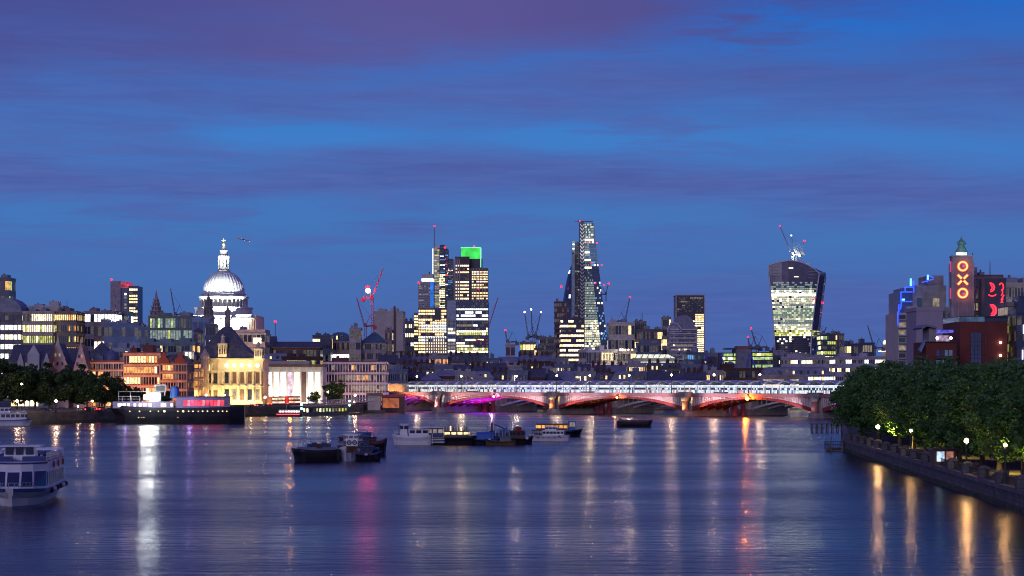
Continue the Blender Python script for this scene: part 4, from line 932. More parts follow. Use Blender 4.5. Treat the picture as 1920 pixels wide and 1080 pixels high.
# station roof with white lit clerestories
D = 1250; r = tower_root('market_hall', 'long low hall with white glowing sloped rooflights', 1186, 1282, D, 30, 'building'); xc = r.location.x
simple(r, 'wall', D, xc, 1188, 1282, 680, 715, -15, 15, W_STONE); 
for (a, b, c_, d_) in ((664, 671, 1190, 1268), (678, 685, 1193, 1280)):
    x0, x1 = X(c_, D)-xc, X(d_, D)-xc; y = -15 if a > 670 else -6
    MB().loft([[(x0, y-.6, tz(b, D)), (x0, y+6, tz(b, D)), (x0+1.4, y+6, tz(a, D)), (x0+1.4, y+2, tz(a, D))], [(x1, y-.6, tz(b, D)), (x1, y+6, tz(b, D)), (x1-4, y+6, tz(a, D)), (x1-4, y+2, tz(a, D))]]).build('rooflight', lit('rooflight_glow', (.95, 1, .8), .9, .4), r)
    mb = MB(); n_ = 6
    for k in range(n_+1): xx = x0+1+(x1-x0-4)*k/n_; mb.bar((xx, y-.9, tz(b, D)), (xx+1.2, y+1.7, tz(a, D)), .28)
    mb.build('glazing_bars', W_DARK, r)
simple(r, 'middle_roof', D, xc, 1188, 1274, 671.2, 680, -8, 14, W_STONE)
S('glass_annex', 'teal glass annex with a blue lit diagonal brace', 1285, 1320, 660, 1300, surf('slate_blue_cladding', (.07, .1, .15)), 6, 9, .2, 'bTh', off='T', depth=18)
S('blank_grey_tower', 'blank grey block left of the green lit twin office', 1322, 1346, 661, 1330, surf('blank_grey', (.2, .2, .24), .8), 3, 1, 0, 'd', depth=14)
D = 1330; r = tower_root('braced_office', 'twin fronted office with green lit storeys and a blank centre', 1346, 1450, D, 30, 'building'); xc = r.location.x
simple(r, 'wall', D, xc, 1347, 1380, 661, 710, -15, 15, W_DARK); simple(r, 'wall', D, xc, 1408, 1450, 660, 710, -15, 15, W_DARK); simple(r, 'blank_core', D, xc, 1380.5, 1407.5, 655, 710, -17, 12, surf('blank_grey', (.2, .2, .24)))
simple(r, 'plant_room', D, xc, 1383, 1406, 648.5, 655, -12, 5, surf('rust_plant', (.25, .1, .08), .7)); simple(r, 'roof_deck', D, xc, 1362, 1432, 652, 654.5, -8, 8, W_DARK)
bands(r, D, xc, 1354, 1379, 662, 690, -15.1, 4, 9, .9, 'gcyg', fill=.7, gap=.1); bands(r, D, xc, 1411, 1448.5, 661, 690, -15.1, 4, 12, .9, 'gcyc', fill=.7, gap=.1)
mb = MB()
for a, b in ((1351, 1358), (1405, 1399), (1407, 1415)): mb.bar((X(a, D)-xc, -16.8, tz(664, D)), (X(b, D)-xc, -16.8, tz(690, D)), .9)
mb.build('diagonal_brace', surf('blue_brace', (.04, .1, .6), .5), r)
D = 1305; o = empty('blue_truss', (X(1312, D), D-12, 4), 0, 'leaning bright blue truss above the low roofs', 'truss')
mb = MB(); p0, p1 = (X(1306, D)-X(1312, D), 0, tz(697, D)), (X(1322, D)-X(1312, D), 0, tz(664, D))
for dx_ in (0, 2.0): mb.bar((p0[0]+dx_, 0, p0[2]), (p1[0]+dx_*.4, 0, p1[2]), .45)
for k in range(6):
    t_ = k/6; a = (p0[0]+(p1[0]-p0[0])*t_, 0, p0[2]+(p1[2]-p0[2])*t_); b = (p0[0]+(p1[0]-p0[0])*(t_+.16)+2-1.2*t_, 0, p0[2]+(p1[2]-p0[2])*(t_+.16)); mb.bar(a, b, .3)
mb.bar((p0[0]+1, 0, p0[2]), (p0[0]+1, 0, 0), .9); mb.build('truss_frame', surf('blue_brace', (.04, .1, .6)), o)
# below the flared tower
S('tower_podium', 'pale blank podium directly below the flared tower', 1450, 1522, 663, 1850, surf('podium_grey', (.25, .27, .33), .7), 3, 1, 0, 'd', depth=20)
S('glass_office', 'stepped yellow green lit glass office right of the flared tower', 1539, 1567, 627, 1780, surf('dark_grid', (.06, .07, .08), .4), 12, 7, .85, 'cyg', depth=22)
S('dark_glass_tower', 'darker block with a red beacon behind the yellow green lit office', 1560, 1583, 625, 1820, surf('dusk_brown', (.14, .11, .14)), 9, 7, .12, 'dw', depth=20, mast=1)
S('dim_slab', 'dim flat block with a dark cornice right of the dark tower', 1583, 1618, 644, 1500, W_NAVY, 5, 8, .08, 'dw', depth=20)
S('dim_slab', 'dim taller block of the pair beside the monument column', 1612, 1640, 642, 1560, W_NAVY, 5, 6, .04, 'd', depth=20, n=1)
S('white_riverside_office', 'long pale office with ribbon windows lit cream', 1465, 1568, 669, 1330, surf('lilac_render', (.36, .33, .38), .7), 5, 30, .55, 'cwh', depth=24, fill=.42, n=4)
S('white_riverside_office', 'stepped pale block with scattered lit windows before the tree crowns', 1566, 1660, 668, 1280, surf('lilac_render', (.36, .33, .38)), 5, 24, .35, 'cwh', depth=24, fill=.42, n=3)
S('end_pier_block', 'blank violet grey block at the pale office\'s west end', 1450, 1466, 656, 1340, surf('violet_grey', (.26, .24, .32), .8), 2, 1, 0, 'd', depth=20, n=1)
r, i = S('old_custom_house', 'dark brick riverside house with a domed lantern and one lit window', 1344, 1428, 690, 1210, W_DBRICK, 3, 14, .05, 'h', depth=18, n=1)
MB().lathe([(4.5, i['h']), (4.2, i['h']+2), (2.2, i['h']+4.2), (.4, i['h']+5)], X(1372, 1210)-r.location.x, 0, 16).build('dome', R_LEAD, r)
S('vaulted_roof_row', 'row of pale blue vaulted roofs with lit windows under them', 1430, 1560, 688, 1190, surf('bluegrey_render', (.14, .17, .24)), 3, 26, .35, 'hcw', depth=18, roof='mansard', rmat=R_LEAD, roofh=5)
S('warm_riverside_shed', 'low shed with a long cream lit front above the station roof', 1425, 1515, 703, 1130, W_STONE, 2, 16, .8, 'wc', depth=14, fill=.4)
# roofscape above the station, many low buildings
adj = [('slate roofed terrace with brick chimneys', 'gable', W_DBRICK), ('sooty stone block with attic dormers', 'mansard', W_SOOT), ('flat roofed grey office with rooftop plant', 'flat', W_GREY),
       ('hip roofed brown warehouse', 'hip', W_BROWN), ('blue grey rendered block', 'flat', surf('bluegrey_render', (.14, .17, .24))), ('weathered stone chambers', 'mansard', W_STONE), ('dark brick warehouse with gabled roof', 'gable', W_DBRICK)]
marks = [(736, 'beneath the stone end block'), (768, 'under the speckled office'), (800, 'below the brightly lit block'), (832, 'left of the blue glass block'), (864, 'below the blue glass block'), (897, 'under the ribbed tower'),
         (930, 'left of the little church tower'), (962, 'under the little church tower'), (994, 'under the triple cranes'), (1026, 'under the speckled grey block'), (1058, 'under the staggered cream office'), (1090, 'under the wedge tower'),
         (1124, 'under the floodlit hall'), (1158, 'under the roof light wing'), (1194, 'left of the glowing rooflights'), (1228, 'below the glowing rooflights'), (1262, 'under the vaulted block'), (1296, 'at the foot of the blue truss'), (1328, 'beside the dark brick river house')]
for j, (px, where) in enumerate(marks):
    for row, (Dd, top, rise, fl, wpx) in enumerate(((1330, 669, 5, 4, 36), (1225, 683, 5, 3, 38), (1160, 696, 6, 2, 40))):
        if row == 0 and (1085 < px < 1300): continue
        ad = adj[(j*3+row*2) % 7]; off_ = (row-1)*9
        rw = ('rear', 'middle', 'front')[row]
        S('city_building', '%s, %s, %s row' % (ad[0], where, rw), px-wpx/2+off_, px+wpx/2+off_-1, top+rnd.uniform(-rise, rise*.5), Dd+rnd.uniform(-14, 14), ad[2], fl, rnd.randint(10, 16), rnd.choice([.1, .2, .35, .12]), rnd.choice(['wdd', 'dcw', 'wad', 'dhd']),
          depth=16, roof=ad[1], roofh=rnd.uniform(3.5, 5.5), chim=rnd.choice([0, 2, 3]) if ad[1] != 'flat' else 0, rmat=rnd.choice([R_SLATE, R_LEAD, R_SLATE]), n=rnd.randint(1, 4), yaw=0, fill=.42, gap=.5, group='low city roofs above the station')
for (px, py, c) in ((942, 702, 0), (934, 703, 0), (880, 700, 1), (780, 703, 1)): pass
# ---------------- buildings along the north embankment
r, i = S('gothic_house', 'dark slate roofed house with pale pinnacles at the picture edge', 20, 90, 645, 840, W_SOOT, 5, 8, .12, 'wc', depth=16, roof='gable', roofh=7, zb=4)
for px, hh in ((37, 662), (62, 646), (86, 662)):
    w_ = 1.3 if px != 62 else 2.4; zt_ = Z(hh, 838)-4; MB().loft([[(X(px, 838)-r.location.x+a*w_, -8.6+b*w_*.4, z) for a, b in ((-1, -1), (1, -1), (1, 1), (-1, 1))] for z in (8, zt_-4)]+[[(X(px, 838)-r.location.x+a*.1, -8.6+b*.1, zt_) for a, b in ((-1, -1), (1, -1), (1, 1), (-1, 1))]]).build('pinnacled_bay', W_PALE, r)
S('dormered_hall', 'dark roofed hall between the two pale gothic gables', 100, 152, 652, 870, W_SOOT, 4, 8, .1, 'w', depth=16, roof='gable', roofh=9)
for px0, px1, pt, lb in ((88, 128, 634, 'large pale pointed gothic gable with round window'), (138, 164, 641, 'smaller pink tinged pointed gothic gable')):
    D = 850; xc = (X(px0, D)+X(px1, D))/2; w_ = (X(px1, D)-X(px0, D))/2; o = empty('gothic_gable_house', (xc, D, 4), 0, lb, 'building')
    h0, h1 = Z(690, D)-4, Z(pt, D)-4
    mb = MB(); mb.loft([[(-w_, y, -1), (w_, y, -1), (w_, y, h0), (w_*.72, y, h0+(h1-h0)*.25), (w_*.2, y, h0+(h1-h0)*.78), (0, y, h1), (-w_*.2, y, h0+(h1-h0)*.78), (-w_*.72, y, h0+(h1-h0)*.25), (-w_, y, h0)] for y in (0, .9)]); mb.box(-w_+.3, w_-.3, .9, 14, -1, h0-.5)
    mb.build('gable_wall', W_PALE if px0 < 100 else surf('pale_pink_stone', (.45, .38, .38)), o)
    MB().loft([[(-w_, y, h0-.4), (0, y, h1-2), (w_, y, h0-.4)] for y in (.9, 14)]).build('roof', R_SLATE, o)
    for (a, b) in ((-.45, .1), (0, .1), (.45, .1), (-.2, .4), (.2, .4)): MB().box(a*w_-.4, a*w_+.4, -.12, -.02, h0+(h1-h0)*b-.2, h0+(h1-h0)*b+1.2).build('window', rnd.choice([G_DARK, L_DIM]), o)
    MB().lathe([(.5, h1-.5), (.1, h1+1.6)], 0, .45, 6).build('finial', W_PALE, o)
# red brick terrace lit amber
D = 860
r, i = S('turreted_school', 'dark red brick range with a blue lead dome above the trees', 165, 232, 676, D, W_BRICK, 6, 14, .25, 'aw', depth=18, n=1, frame=W_PALE, vt=.2)
MB().lathe([(3.6, i['h']), (3.6, i['h']+1.8), (3.2, i['h']+3.2), (2, i['h']+4.6), (.4, i['h']+5.4), (.1, i['h']+6.6)], X(204, D)-r.location.x, -3, 20).build('lead_dome', surf('blue_lead', (.1, .13, .22), .5), r, True)
r, i = S('brick_terrace', 'red brick terrace with tall pale mullioned windows lit cream', 232, 300, 660, D, W_BRICK, 5, 13, .62, 'cwa', depth=18, roof='flat', frame=surf('terrace_stone', (.5, .36, .28), .8), vt=.25, n=2)
r, i = S('gabled_brick_terrace', 'ornate red brick terrace with curved gables', 300, 350, 664, D, W_BRICK, 5, 10, .3, 'wa', depth=18, roof='mansard', roofh=4, frame=surf('terrace_stone', (.5, .36, .28)), vt=.22, chim=0)
for px in (307, 338):
    xx = X(px, D)-r.location.x; h0 = i['h']
    MB().loft([[(xx-2.4, y, h0), (xx+2.4, y, h0), (xx+2.2, y, h0+1.6), (xx+1.2, y, h0+2.6), (xx+.8, y, h0+4.2), (xx, y, h0+5), (xx-.8, y, h0+4.2), (xx-1.2, y, h0+2.6), (xx-2.2, y, h0+1.6)] for y in (-9.6, -8.9)]).build('curved_gable', W_BRICK, r)
S('glazed_attic_block', 'pale blue roof pavilion with bright white windows over the brick terrace', 208, 292, 652, 885, surf('pavilion_blue', (.28, .34, .42), .6), 6, 16, .4, 'ch', depth=14, n=3)
S('dark_hip_house', 'dark hipped roof house among the brick terraces', 163, 206, 640, 905, W_DARK, 5, 7, .05, 'w', depth=16, roof='hip', roofh=7)
S('teal_roof_range', 'long low teal roofed range behind the brick terrace', 244, 366, 641, 940, surf('range_teal_grey', (.16, .24, .26), .7), 6, 24, .12, 'wa', depth=14, roof='flat', rmat=R_TEAL, n=5)
for px, z1, lb in ((354, 658, 'small white lit cupola beside the brick terrace'), ):
    Dc = 878; o = empty('cupola', (X(px, Dc), Dc, 4), 0, lb, 'cupola'); zt_ = Z(z1, Dc)-4
    MB().box(-2, 2, -2, 2, -1, zt_-3.6).build('shaft', W_DBRICK, o); mb = MB()
    for a, b in ((-1.6, -1.6), (1.6, -1.6), (1.6, 1.6), (-1.6, 1.6), (0, -1.6)): mb.box(a-.25, a+.25, b-.25, b+.25, zt_-3.6, zt_-.5)
    mb.box(-2, 2, -2, 2, zt_-.5, zt_); mb.build('colonnade', W_WHITE, o); MB().box(-1.2, 1.2, -1.2, 1.2, zt_-3.4, zt_-.6).build('lantern_light', L_CREAM, o)
S('amber_lit_house', 'yellow brick house glowing amber left of the floodlit hall', 340, 372, 690, 905, W_YBRICK, 4, 5, .55, 'aw', depth=14, n=1, frame=surf('terrace_stone', (.5, .36, .28)))
r, i = S('yellow_brick_wing', 'amber floodlit yellow brick wing with an angle turret', 356, 388, 676, 922, W_YBRICK, 4, 4, .45, 'aw', depth=14, n=1)
MB().lathe([(1.9, 0), (1.9, i['h']+2), (2.2, i['h']+2.3), (2.2, i['h']+3), (.2, i['h']+6.5)], 3.0, -7.4, 10).build('turret', surf('terrace_stone', (.5, .36, .28)), r)
lamp('AREA', (X(365, 905), 902, 5.5), (X(368, 922), 922, 17), 3600, (1, .5, .12), 9, size_y=1)
lamp('AREA', (X(275, 850), 844, 6), (X(275, 860), 860, 18), 5500, (1, .32, .08), 26, size_y=1)
lamp('AREA', (X(200, 850), 842, 12), (X(200, 860), 860, 20), 1500, (1, .3, .06), 14, size_y=1)
# floodlit hall with pyramid roof
D = 930; fx0, fx1 = 386, 493; r = tower_root('floodlit_hall', 'pyramid roofed hall floodlit brilliant yellow on the riverside', fx0, fx1, D, 22, 'building'); xc = r.location.x
M_FL = surf('warm_limestone', (.55, .48, .36), .75, 0, .12, .4); w = X(fx1, D)-X(fx0, D); hw = w/2; ht = tz(673, D)
MB().box(-hw, hw, -11, 11, -1, ht).build('wall', M_FL, r)
for py, nm, t_ in ((673, 'cornice', .9), (694.5, 'string_course', .5), (722, 'string_course', .7), (675.5, 'string_course', .3)):
    MB().box(-hw-t_, hw+t_, -11-t_, 11+t_, tz(py, D)-.5, tz(py, D)+.25).build(nm, M_FL, r)
nb2 = 7; bx0 = X(418, D)-xc; bw = (X(490, D)-xc-bx0)/5
for k in range(5):
    xx = bx0+bw*(k+.5)
    MB().box(xx-bw*.24, xx+bw*.24, -11.12, -11.02, tz(718, D), tz(698, D)).build('tall_window', rnd.choice([G_DARK, L_DIM, W_BROWN]), r)
    mb = MB(); mb.lathe([(.01, 0), (bw*.27, 0), (bw*.27, .15)], n=14); o = mb.build('round_window', L_CREAM, r); o.rotation_euler = (R(90), 0, 0); o.location = (xx, -11.05, tz(685, D))
    MB().box(xx-bw*.26, xx+bw*.26, -11.12, -11.02, tz(750, D), tz(730, D)).build('door', [G_DARK, L_DIM, W_BROWN][k % 3], r)
for k in range(6):
    xx = bx0+bw*k
    MB().lathe([(.62, tz(721, D)), (.5, tz(720, D)), (.42, tz(698, D)), (.65, tz(696, D))], xx, -11.6, 10).build('upper_column', M_FL, r)
    MB().lathe([(.75, tz(752, D)), (.6, tz(750, D)), (.52, tz(726, D)), (.8, tz(723, D))], xx, -11.9, 10).build('lower_column', M_FL, r)
for px in (392, 404):
    xx = X(px, D)-xc; MB().box(xx-.9, xx+.9, -11.12, -11.02, tz(718, D), tz(700, D)).build('tall_window', G_DARK, r); MB().box(xx-.9, xx+.9, -11.12, -11.02, tz(750, D), tz(732, D)).build('door', W_BROWN, r)
    MB().box(xx+1.1, xx+1.6, -11.7, -11.0, tz(752, D), tz(674, D)).build('pilaster', M_FL, r)
xa, xb = X(366, D)-xc, X(479, D)-xc; za, zr = tz(671, D), tz(612, D)
MB().loft([[(xa, -11.5, za), (xb, -11.5, za), (xb, 11.5, za), (xa, 11.5, za)], [(xa+4.5, -8, za+(zr-za)*.42), (xb-6.6, -8, za+(zr-za)*.42), (xb-6.6, 8, za+(zr-za)*.42), (xa+4.5, 8, za+(zr-za)*.42)],
           [(X(412, D)-xc, -2, zr), (X(428, D)-xc, -2, zr), (X(428, D)-xc, 2, zr), (X(412, D)-xc, 2, zr)]]).build('pyramid_roof', R_SLATE, r)
def cup(px, zt_, zb_, ww, mat, y, nm='lantern_turret'):
    x = X(px, D)-xc; m_ = MB(); H = zt_-zb_
    m_.box(x-ww, x+ww, y-ww, y+ww, zb_, zb_+H*.12)
    for a in (-1, -.33, .33, 1):
        for b in (-1, 1): m_.box(x+a*ww*.85-.22, x+a*ww*.85+.22, y+b*ww*.85-.22, y+b*ww*.85+.22, zb_+H*.12, zb_+H*.5)
    m_.box(x-ww*1.1, x+ww*1.1, y-ww*1.1, y+ww*1.1, zb_+H*.5, zb_+H*.58); m_.lathe([(ww*.8, zb_+H*.58), (ww*.5, zb_+H*.66), (ww*.42, zb_+H*.84), (ww*.55, zb_+H*.86), (.1, zt_)], x, y, 8)
    return m_.build(nm, mat, r)
cup(417.5, tz(626, D), tz(669, D), 1.9, M_FL, -10.5); cup(484.5, tz(640, D), tz(672, D), 1.9, M_FL, -10.5)
xf = X(420.5, D)-xc; MB().lathe([(1.3, zr-1), (1.3, zr+3), (1.6, zr+3.4), (1.1, zr+4), (1.2, zr+7.2), (.7, zr+8), (.25, zr+9.6), (.08, tz(572, D))], xf, 0, 8).build('fleche', W_SOOT, r)
for x_ in (-11, -6, -1, 4, 9): lamp('AREA', (xc+x_, D-4.6, 5.0), (xc+x_, D-.5, 15), 1500, (1, .7, .28), 3, size_y=.6)
for x_ in (-7, 7): lamp('AREA', (xc+x_, D-14, 5.2), (xc+x_, D, 19), 1500, (1, .72, .3), 8, size_y=1)
lamp('AREA', (xc+3, D-4, tz(693, D)+5), (xc+3, D+.5, tz(683, D)+5), 1100, (1, .8, .35), 17, size_y=.5)
lamp('SPOT', (X(417, D), D-8, tz(690, D)+4), (X(417, D), D, tz(650, D)+4), 4500, (1, .8, .4), .3, 50); lamp('SPOT', (X(484, D), D-8, tz(690, D)+4), (X(484, D), D, tz(655, D)+4), 4500, (1, .8, .4), .3, 50)
# white floodlit hall
D = 1000; r = tower_root('white_columned_hall', 'long low hall floodlit white between piers and tall windows', 495, 606, D, 20, 'building'); xc = r.location.x
hw = (X(606, D)-X(495, D))/2; ht = tz(688, D)
MB().box(-hw, hw, -10, 10, -1, ht).build('wall', M_PORT, r); MB().box(-hw-.6, hw+.6, -12.6, 10.6, ht, ht+1.3).build('roof', W_BROWN, r); MB().box(-hw+2, hw*.5, -6, 8, ht+1.3, ht+3).build('plant_room', W_PALE, r)
for k in range(9):
    xx = -hw+1+k*(2*hw-2)/8; MB().box(xx-.35, xx+.35, -12, -11.2, -1, ht).build('pier', M_PORT, r)
for k in range(8):
    xx = -hw+1+(k+.5)*(2*hw-2)/8; MB().box(xx-1.2, xx+1.2, -10.15, -10.02, 1.2, ht-2.5).build('tall_window', [L_WHITE, L_CREAM, L_WHITE, lit('pinkish_window', (1, .7, .85), .9), L_CREAM, W_BROWN, L_WHITE, L_CREAM][k], r)
for x_ in (-9, 1, 10): lamp('AREA', (xc+x_, D-9, 5), (xc+x_, D, 14), 1900, (1, .82, .66), 9, size_y=1)
# brown banded offices
D = 1030; r, i = S('banded_office', 'brown brick office with four white banded storeys beside the bridge', 606, 722, 677, D, surf('burgundy_brick', (.16, .06, .06), .8), 4, 22, .14, 'dad', depth=24, n=1, fill=.5, gap=.25)
mb = MB()
for k in range(5): zz = i['h']*k/4; mb.box(-i['w']/2-.5, i['w']/2+.5, -12.5, 12.5, zz-.55, zz+.55)
for k in range(23): xx = -i['w']/2+i['w']*k/22; mb.box(xx-.18, xx+.18, -12.45, -12.0, 0, i['h'])
mb.build('white_bands', surf('white_band', (.62, .55, .55), .7), r)
lamp('AREA', (r.location.x, D-11, 4.6), (r.location.x, D, 15), 1500, (1, .6, .6), 26, size_y=1)
# squat pavilion and low red shed before the bridge
D = 985; o = empty('pier_pavilion', (X(703, D), D+3, 0), 0, 'squat grey stone pavilion with overhanging dark roof at the bridge foot', 'pavilion')
w_ = (X(719, D)-X(687, D))/2; MB().box(-w_+.6, w_-1.6, -3, 3, 0, Z(741, D)).build('wall', W_PALE, o); MB().box(-w_, w_-.6, -3.8, 3.8, Z(741, D), Z(737, D)).build('roof', W_DARK, o); MB().box(-w_-2, w_+1, -4.5, 3, -2, 1.4).build('base', M_WALL, o)
D = 1010; o = empty('boathouse', (X(735, D), D+3, 0), 0, 'low dark shed with an orange glowing front beside the pavilion', 'shed')
MB().box(-5, 6, -3, 3, 0, 7.5).build('wall', W_BROWN, o); MB().box(-5.4, 6.4, -3.5, 3.5, 7.5, 8.6).build('roof', surf('red_column', (.4, .06, .05)), o); MB().box(-4.6, 3.5, -3.12, -3.02, 2.2, 7).build('lit_front', lit('dull_orange_front', (1, .25, .08), .35, .6, .5), o)
# ---------------- monument, aeroplane
D = 1750; o = empty('monument_column', (X(1659, D), D, 4), 0, 'slim stone column topped by a glowing golden urn', 'monument'); hh = Z(637, D)-4
MB().lathe([(3, 0), (3, 12), (2.2, 13), (2.0, hh-9)], n=14).build('shaft', W_STONE, o); MB().lathe([(3.2, hh-9), (3.3, hh-8), (1.5, hh-7.6), (1.4, hh-4)], n=14).build('gallery', W_STONE, o)
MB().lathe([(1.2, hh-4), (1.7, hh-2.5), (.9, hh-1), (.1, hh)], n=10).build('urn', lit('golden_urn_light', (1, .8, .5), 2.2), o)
MB().lathe([(5.5, tz(659.5, D)), (5.5, tz(657.5, D))], n=20).build('floodlit_ring', lit('ring_light', (1, .85, .6), 2), o)  # floodlighting on ring and urn is put in as their own glow
D = 1500; o = empty('warning_light', (X(1673, D), D, 4), 0, 'large glowing red warning light right of the monument column', 'lamp'); MB().tube((0, 0, 0), (0, 0, tz(657, D)), .25).build('pole', IRON, o); MB().ball((0, 0, tz(655.5, D)), 1.5, 12).build('lamp_globe', B_RED, o)
D = 3000; o = empty('aeroplane', (X(457, D), D, Z(449, D)), R(8), 'tiny pale aeroplane in the sky beside the cathedral cross', 'aeroplane'); o.rotation_euler = (0, R(10), R(8))
MB().loft([[(x, rr_*math.cos(a), rr_*math.sin(a)) for a in [2*math.pi*k/10 for k in range(10)]] for x, rr_ in ((-11, .2), (-8, .9), (5, 1.1), (9, .9), (11, .2))]).build('fuselage', W_WHITE, o)
MB().loft([[(2.5, 0, -.3), (-1, 0, -.3), (-1, 0, 0), (2.5, 0, 0)], [(-3, 10, .3), (-4.2, 10, .3), (-4.2, 10, .4), (-3, 10, .4)]]).build('wing', W_WHITE, o); MB().loft([[(2.5, 0, -.3), (-1, 0, -.3), (-1, 0, 0), (2.5, 0, 0)], [(-3, -10, .3), (-4.2, -10, .3), (-4.2, -10, .4), (-3, -10, .4)]]).build('wing', W_WHITE, o)
MB().loft([[(-8, -.1, .5), (-10.8, -.1, .5), (-10.8, .1, .5), (-8, .1, .5)], [(-10, -.08, 3.8), (-11.4, -.08, 3.8), (-11.4, .08, 3.8), (-10, .08, 3.8)]]).build('tail_fin', W_WHITE, o)
for p_ in ((9, 0, -1.1), (-3.6, 10, .5), (-3.6, -10, .5), (1, 0, -1.2)): MB().ball(p_, .32, 8).build('landing_light', L_WHITE, o)
# ---------------- cranes
def crane(label, pxb, pyb, pxt, pyt, D, mat, base_py=None, pxm=None, bcol=B_RED, wide=1.0, bea=True, light=False):
    """luffing crane: mast from pyb up to pivot, jib to (pxt,pyt)"""
    x0 = X(pxb, D); o = empty('tower_crane', (x0, D, 4), 0, label, 'crane')
    zp = Z(pyb, D)-4; zbse = 0 if base_py is None else Z(base_py, D)-4; xt = X(pxt, D)-x0; zt_ = Z(pyt, D)-4
    if base_py is None or zp-zbse > 1:
        mb = MB(); a = .85*wide
        for sx in (-a, a):
            for sy in (-a, a): mb.bar((sx, sy, zbse), (sx, sy, zp), .28*wide)
        z = zbse; i_ = 0
        while z < zp-2*a:
            for sy in (-a, a): mb.bar((-a if i_ % 2 else a, sy, z), (a if i_ % 2 else -a, sy, z+2*a), .2*wide)
            z += 2*a; i_ += 1
        mb.build('mast', mat, o)
    d = Vector((xt, 0, zt_-zp)); Lj = d.length; d.normalize(); nn = Vector((-d.z, 0, d.x))*(1.0*wide)
    mb = MB(); P0 = Vector((0, 0, zp))
    lines = (Vector((0, -.7*wide, 0)), Vector((0, .7*wide, 0)), nn)
    for l in lines: mb.bar(P0+l, P0+d*Lj+l*.25, .34*wide)
    n_ = int(Lj/(2.2*wide))
    for k in range(n_):
        a = P0+d*(Lj*k/n_); b = P0+d*(Lj*(k+1)/n_)
        mb.bar(a+lines[k % 2]*(1-.7*k/n_), b+nn*(1-.75*k/n_), .2*wide); mb.bar(a+lines[(k+1) % 2]*(1-.7*k/n_), b+lines[k % 2]*(1-.7*k/n_), .2*wide)
    mb.build('jib', mat, o)
    sg = -1 if xt > 0 else 1
    mb = MB(); mb.bar((0, 0, zp), (sg*7*wide, 0, zp+.8), 1.2*wide); mb.box(sg*7*wide-1.4*wide, sg*7*wide+1.4*wide, -1.2, 1.2, zp-2.2*wide, zp+.4); mb.build('counterweight', mat, o)
    mb = MB(); mb.bar((0, 0, zp), (sg*3.5*wide, 0, zp+8*wide), .4); mb.bar((sg*3.5*wide, 0, zp+8*wide), tuple(P0+d*Lj*.92+nn*.3), .14); mb.bar((sg*3.5*wide, 0, zp+8*wide), (sg*7*wide, 0, zp+.6), .2); mb.build('stay', mat, o)
    MB().box(-1.1*wide, 1.1*wide, -2.2*wide, -.9*wide, zp-.2, zp+2.2*wide).build('cab', mat, o)
    if bea: beacon(o, tuple(P0+d*(Lj+.8)), 1.3*wide*D/1800, bcol)
    if light: MB().ball((-3, -2, zp+6), 1.9, 10).build('work_light', B_WHITE, o); 
    return o
crane('thin dark crane leaning left behind the tiered steeple', 329, 590, 320, 541, 1700, CR_GREY, bea=False)
crane('small red crane leaning left in front of the grey sheeted building', 685, 612, 669, 558, 1500, CR_RED, bea=False)
o = crane('tall red crane pointing up right with red and white lamps', 698, 560, 719, 504, 1560, CR_RED, bea=False, light=True)
beacon(o, (X(689.5, 1560)-X(698, 1560), -1, Z(540, 1560)-4), 2.8); lamp('POINT', (X(689.5, 1560), 1546, Z(540, 1560)), None, 14000, (1, .03, .12), .5, name='lamp_light'); MB().bar((0, 0, Z(560, 1560)-4), (X(690, 1560)-X(698, 1560), 0, Z(541, 1560)-4), .8).build('strut', CR_RED, o)
crane('red crane beside the blue glass block pointing up right', 909, 640, 934, 558, 1760, CR_RED, bea=False)
for px, t, lb in ((992, 984, 'left crane of the dark trio, leaning left'), (1000, 996, 'middle upright crane of the dark trio'), (1005, 1014, 'right crane of the dark trio, leaning right')):
    crane(lb, px, 632, t, 587 if t != 996 else 582, 1650, CR_GREY, bcol=lit('dim_beacon', (1, .6, .6), 8, 0))
crane('small grey crane near the little church tower', 952, 642, 948, 621, 1550, CR_GREY)
crane('grey crane with red beacon above the sheeted drum', 1173, 603, 1181, 559, 1750, CR_GREY)
crane('small dark crane at the right edge of the wedge tower', 1136, 552, 1141, 533, 2320, CR_GREY, base_py=565, bea=True)
D = 2012
o1 = crane('highest white crane on the flared tower, leaning far left', 1486, 478, 1463, 425, D, CR_WHITE, base_py=491); crane('second crane on the flared tower with a short left jib', 1492, 474, 1484, 443, D+6, CR_WHITE, base_py=493, bcol=L_WHITE); crane('upright right hand crane on the flared tower with pink beacon', 1501, 477, 1508, 453, D+10, CR_WHITE, base_py=494)
lamp('SPOT', (X(1495, D), D-16, Z(490, D)), (X(1493, D), D+4, Z(465, D)), 5000, (.95, 1, .9), 1, 70)
crane('thin crane over the braced office, longer of two', 1420, 652, 1409, 618, 1420, CR_GREY); crane('short thin crane over the braced office', 1407, 652, 1403, 634, 1430, CR_GREY)
crane('short dark jib right of the flared tower', 1544, 625, 1550, 614, 1830, CR_GREY, bea=False)
crane('dark crane leaning left beside the monument column', 1640, 653, 1627, 610, 1650, CR_GREY, bea=False)
D = 1500; o = empty('warning_light', (X(516, D), D, 4), 0, 'small red warning light on a thin mast right of the cathedral', 'lamp'); MB().tube((0, 0, 0), (0, 0, tz(604, D)), .22).build('pole', IRON, o); MB().ball((0, 0, tz(603, D)), 1.0, 10).build('lamp_globe', B_RED, o)
# ================================================================== SOUTH BANK BUILDINGS
D = 655
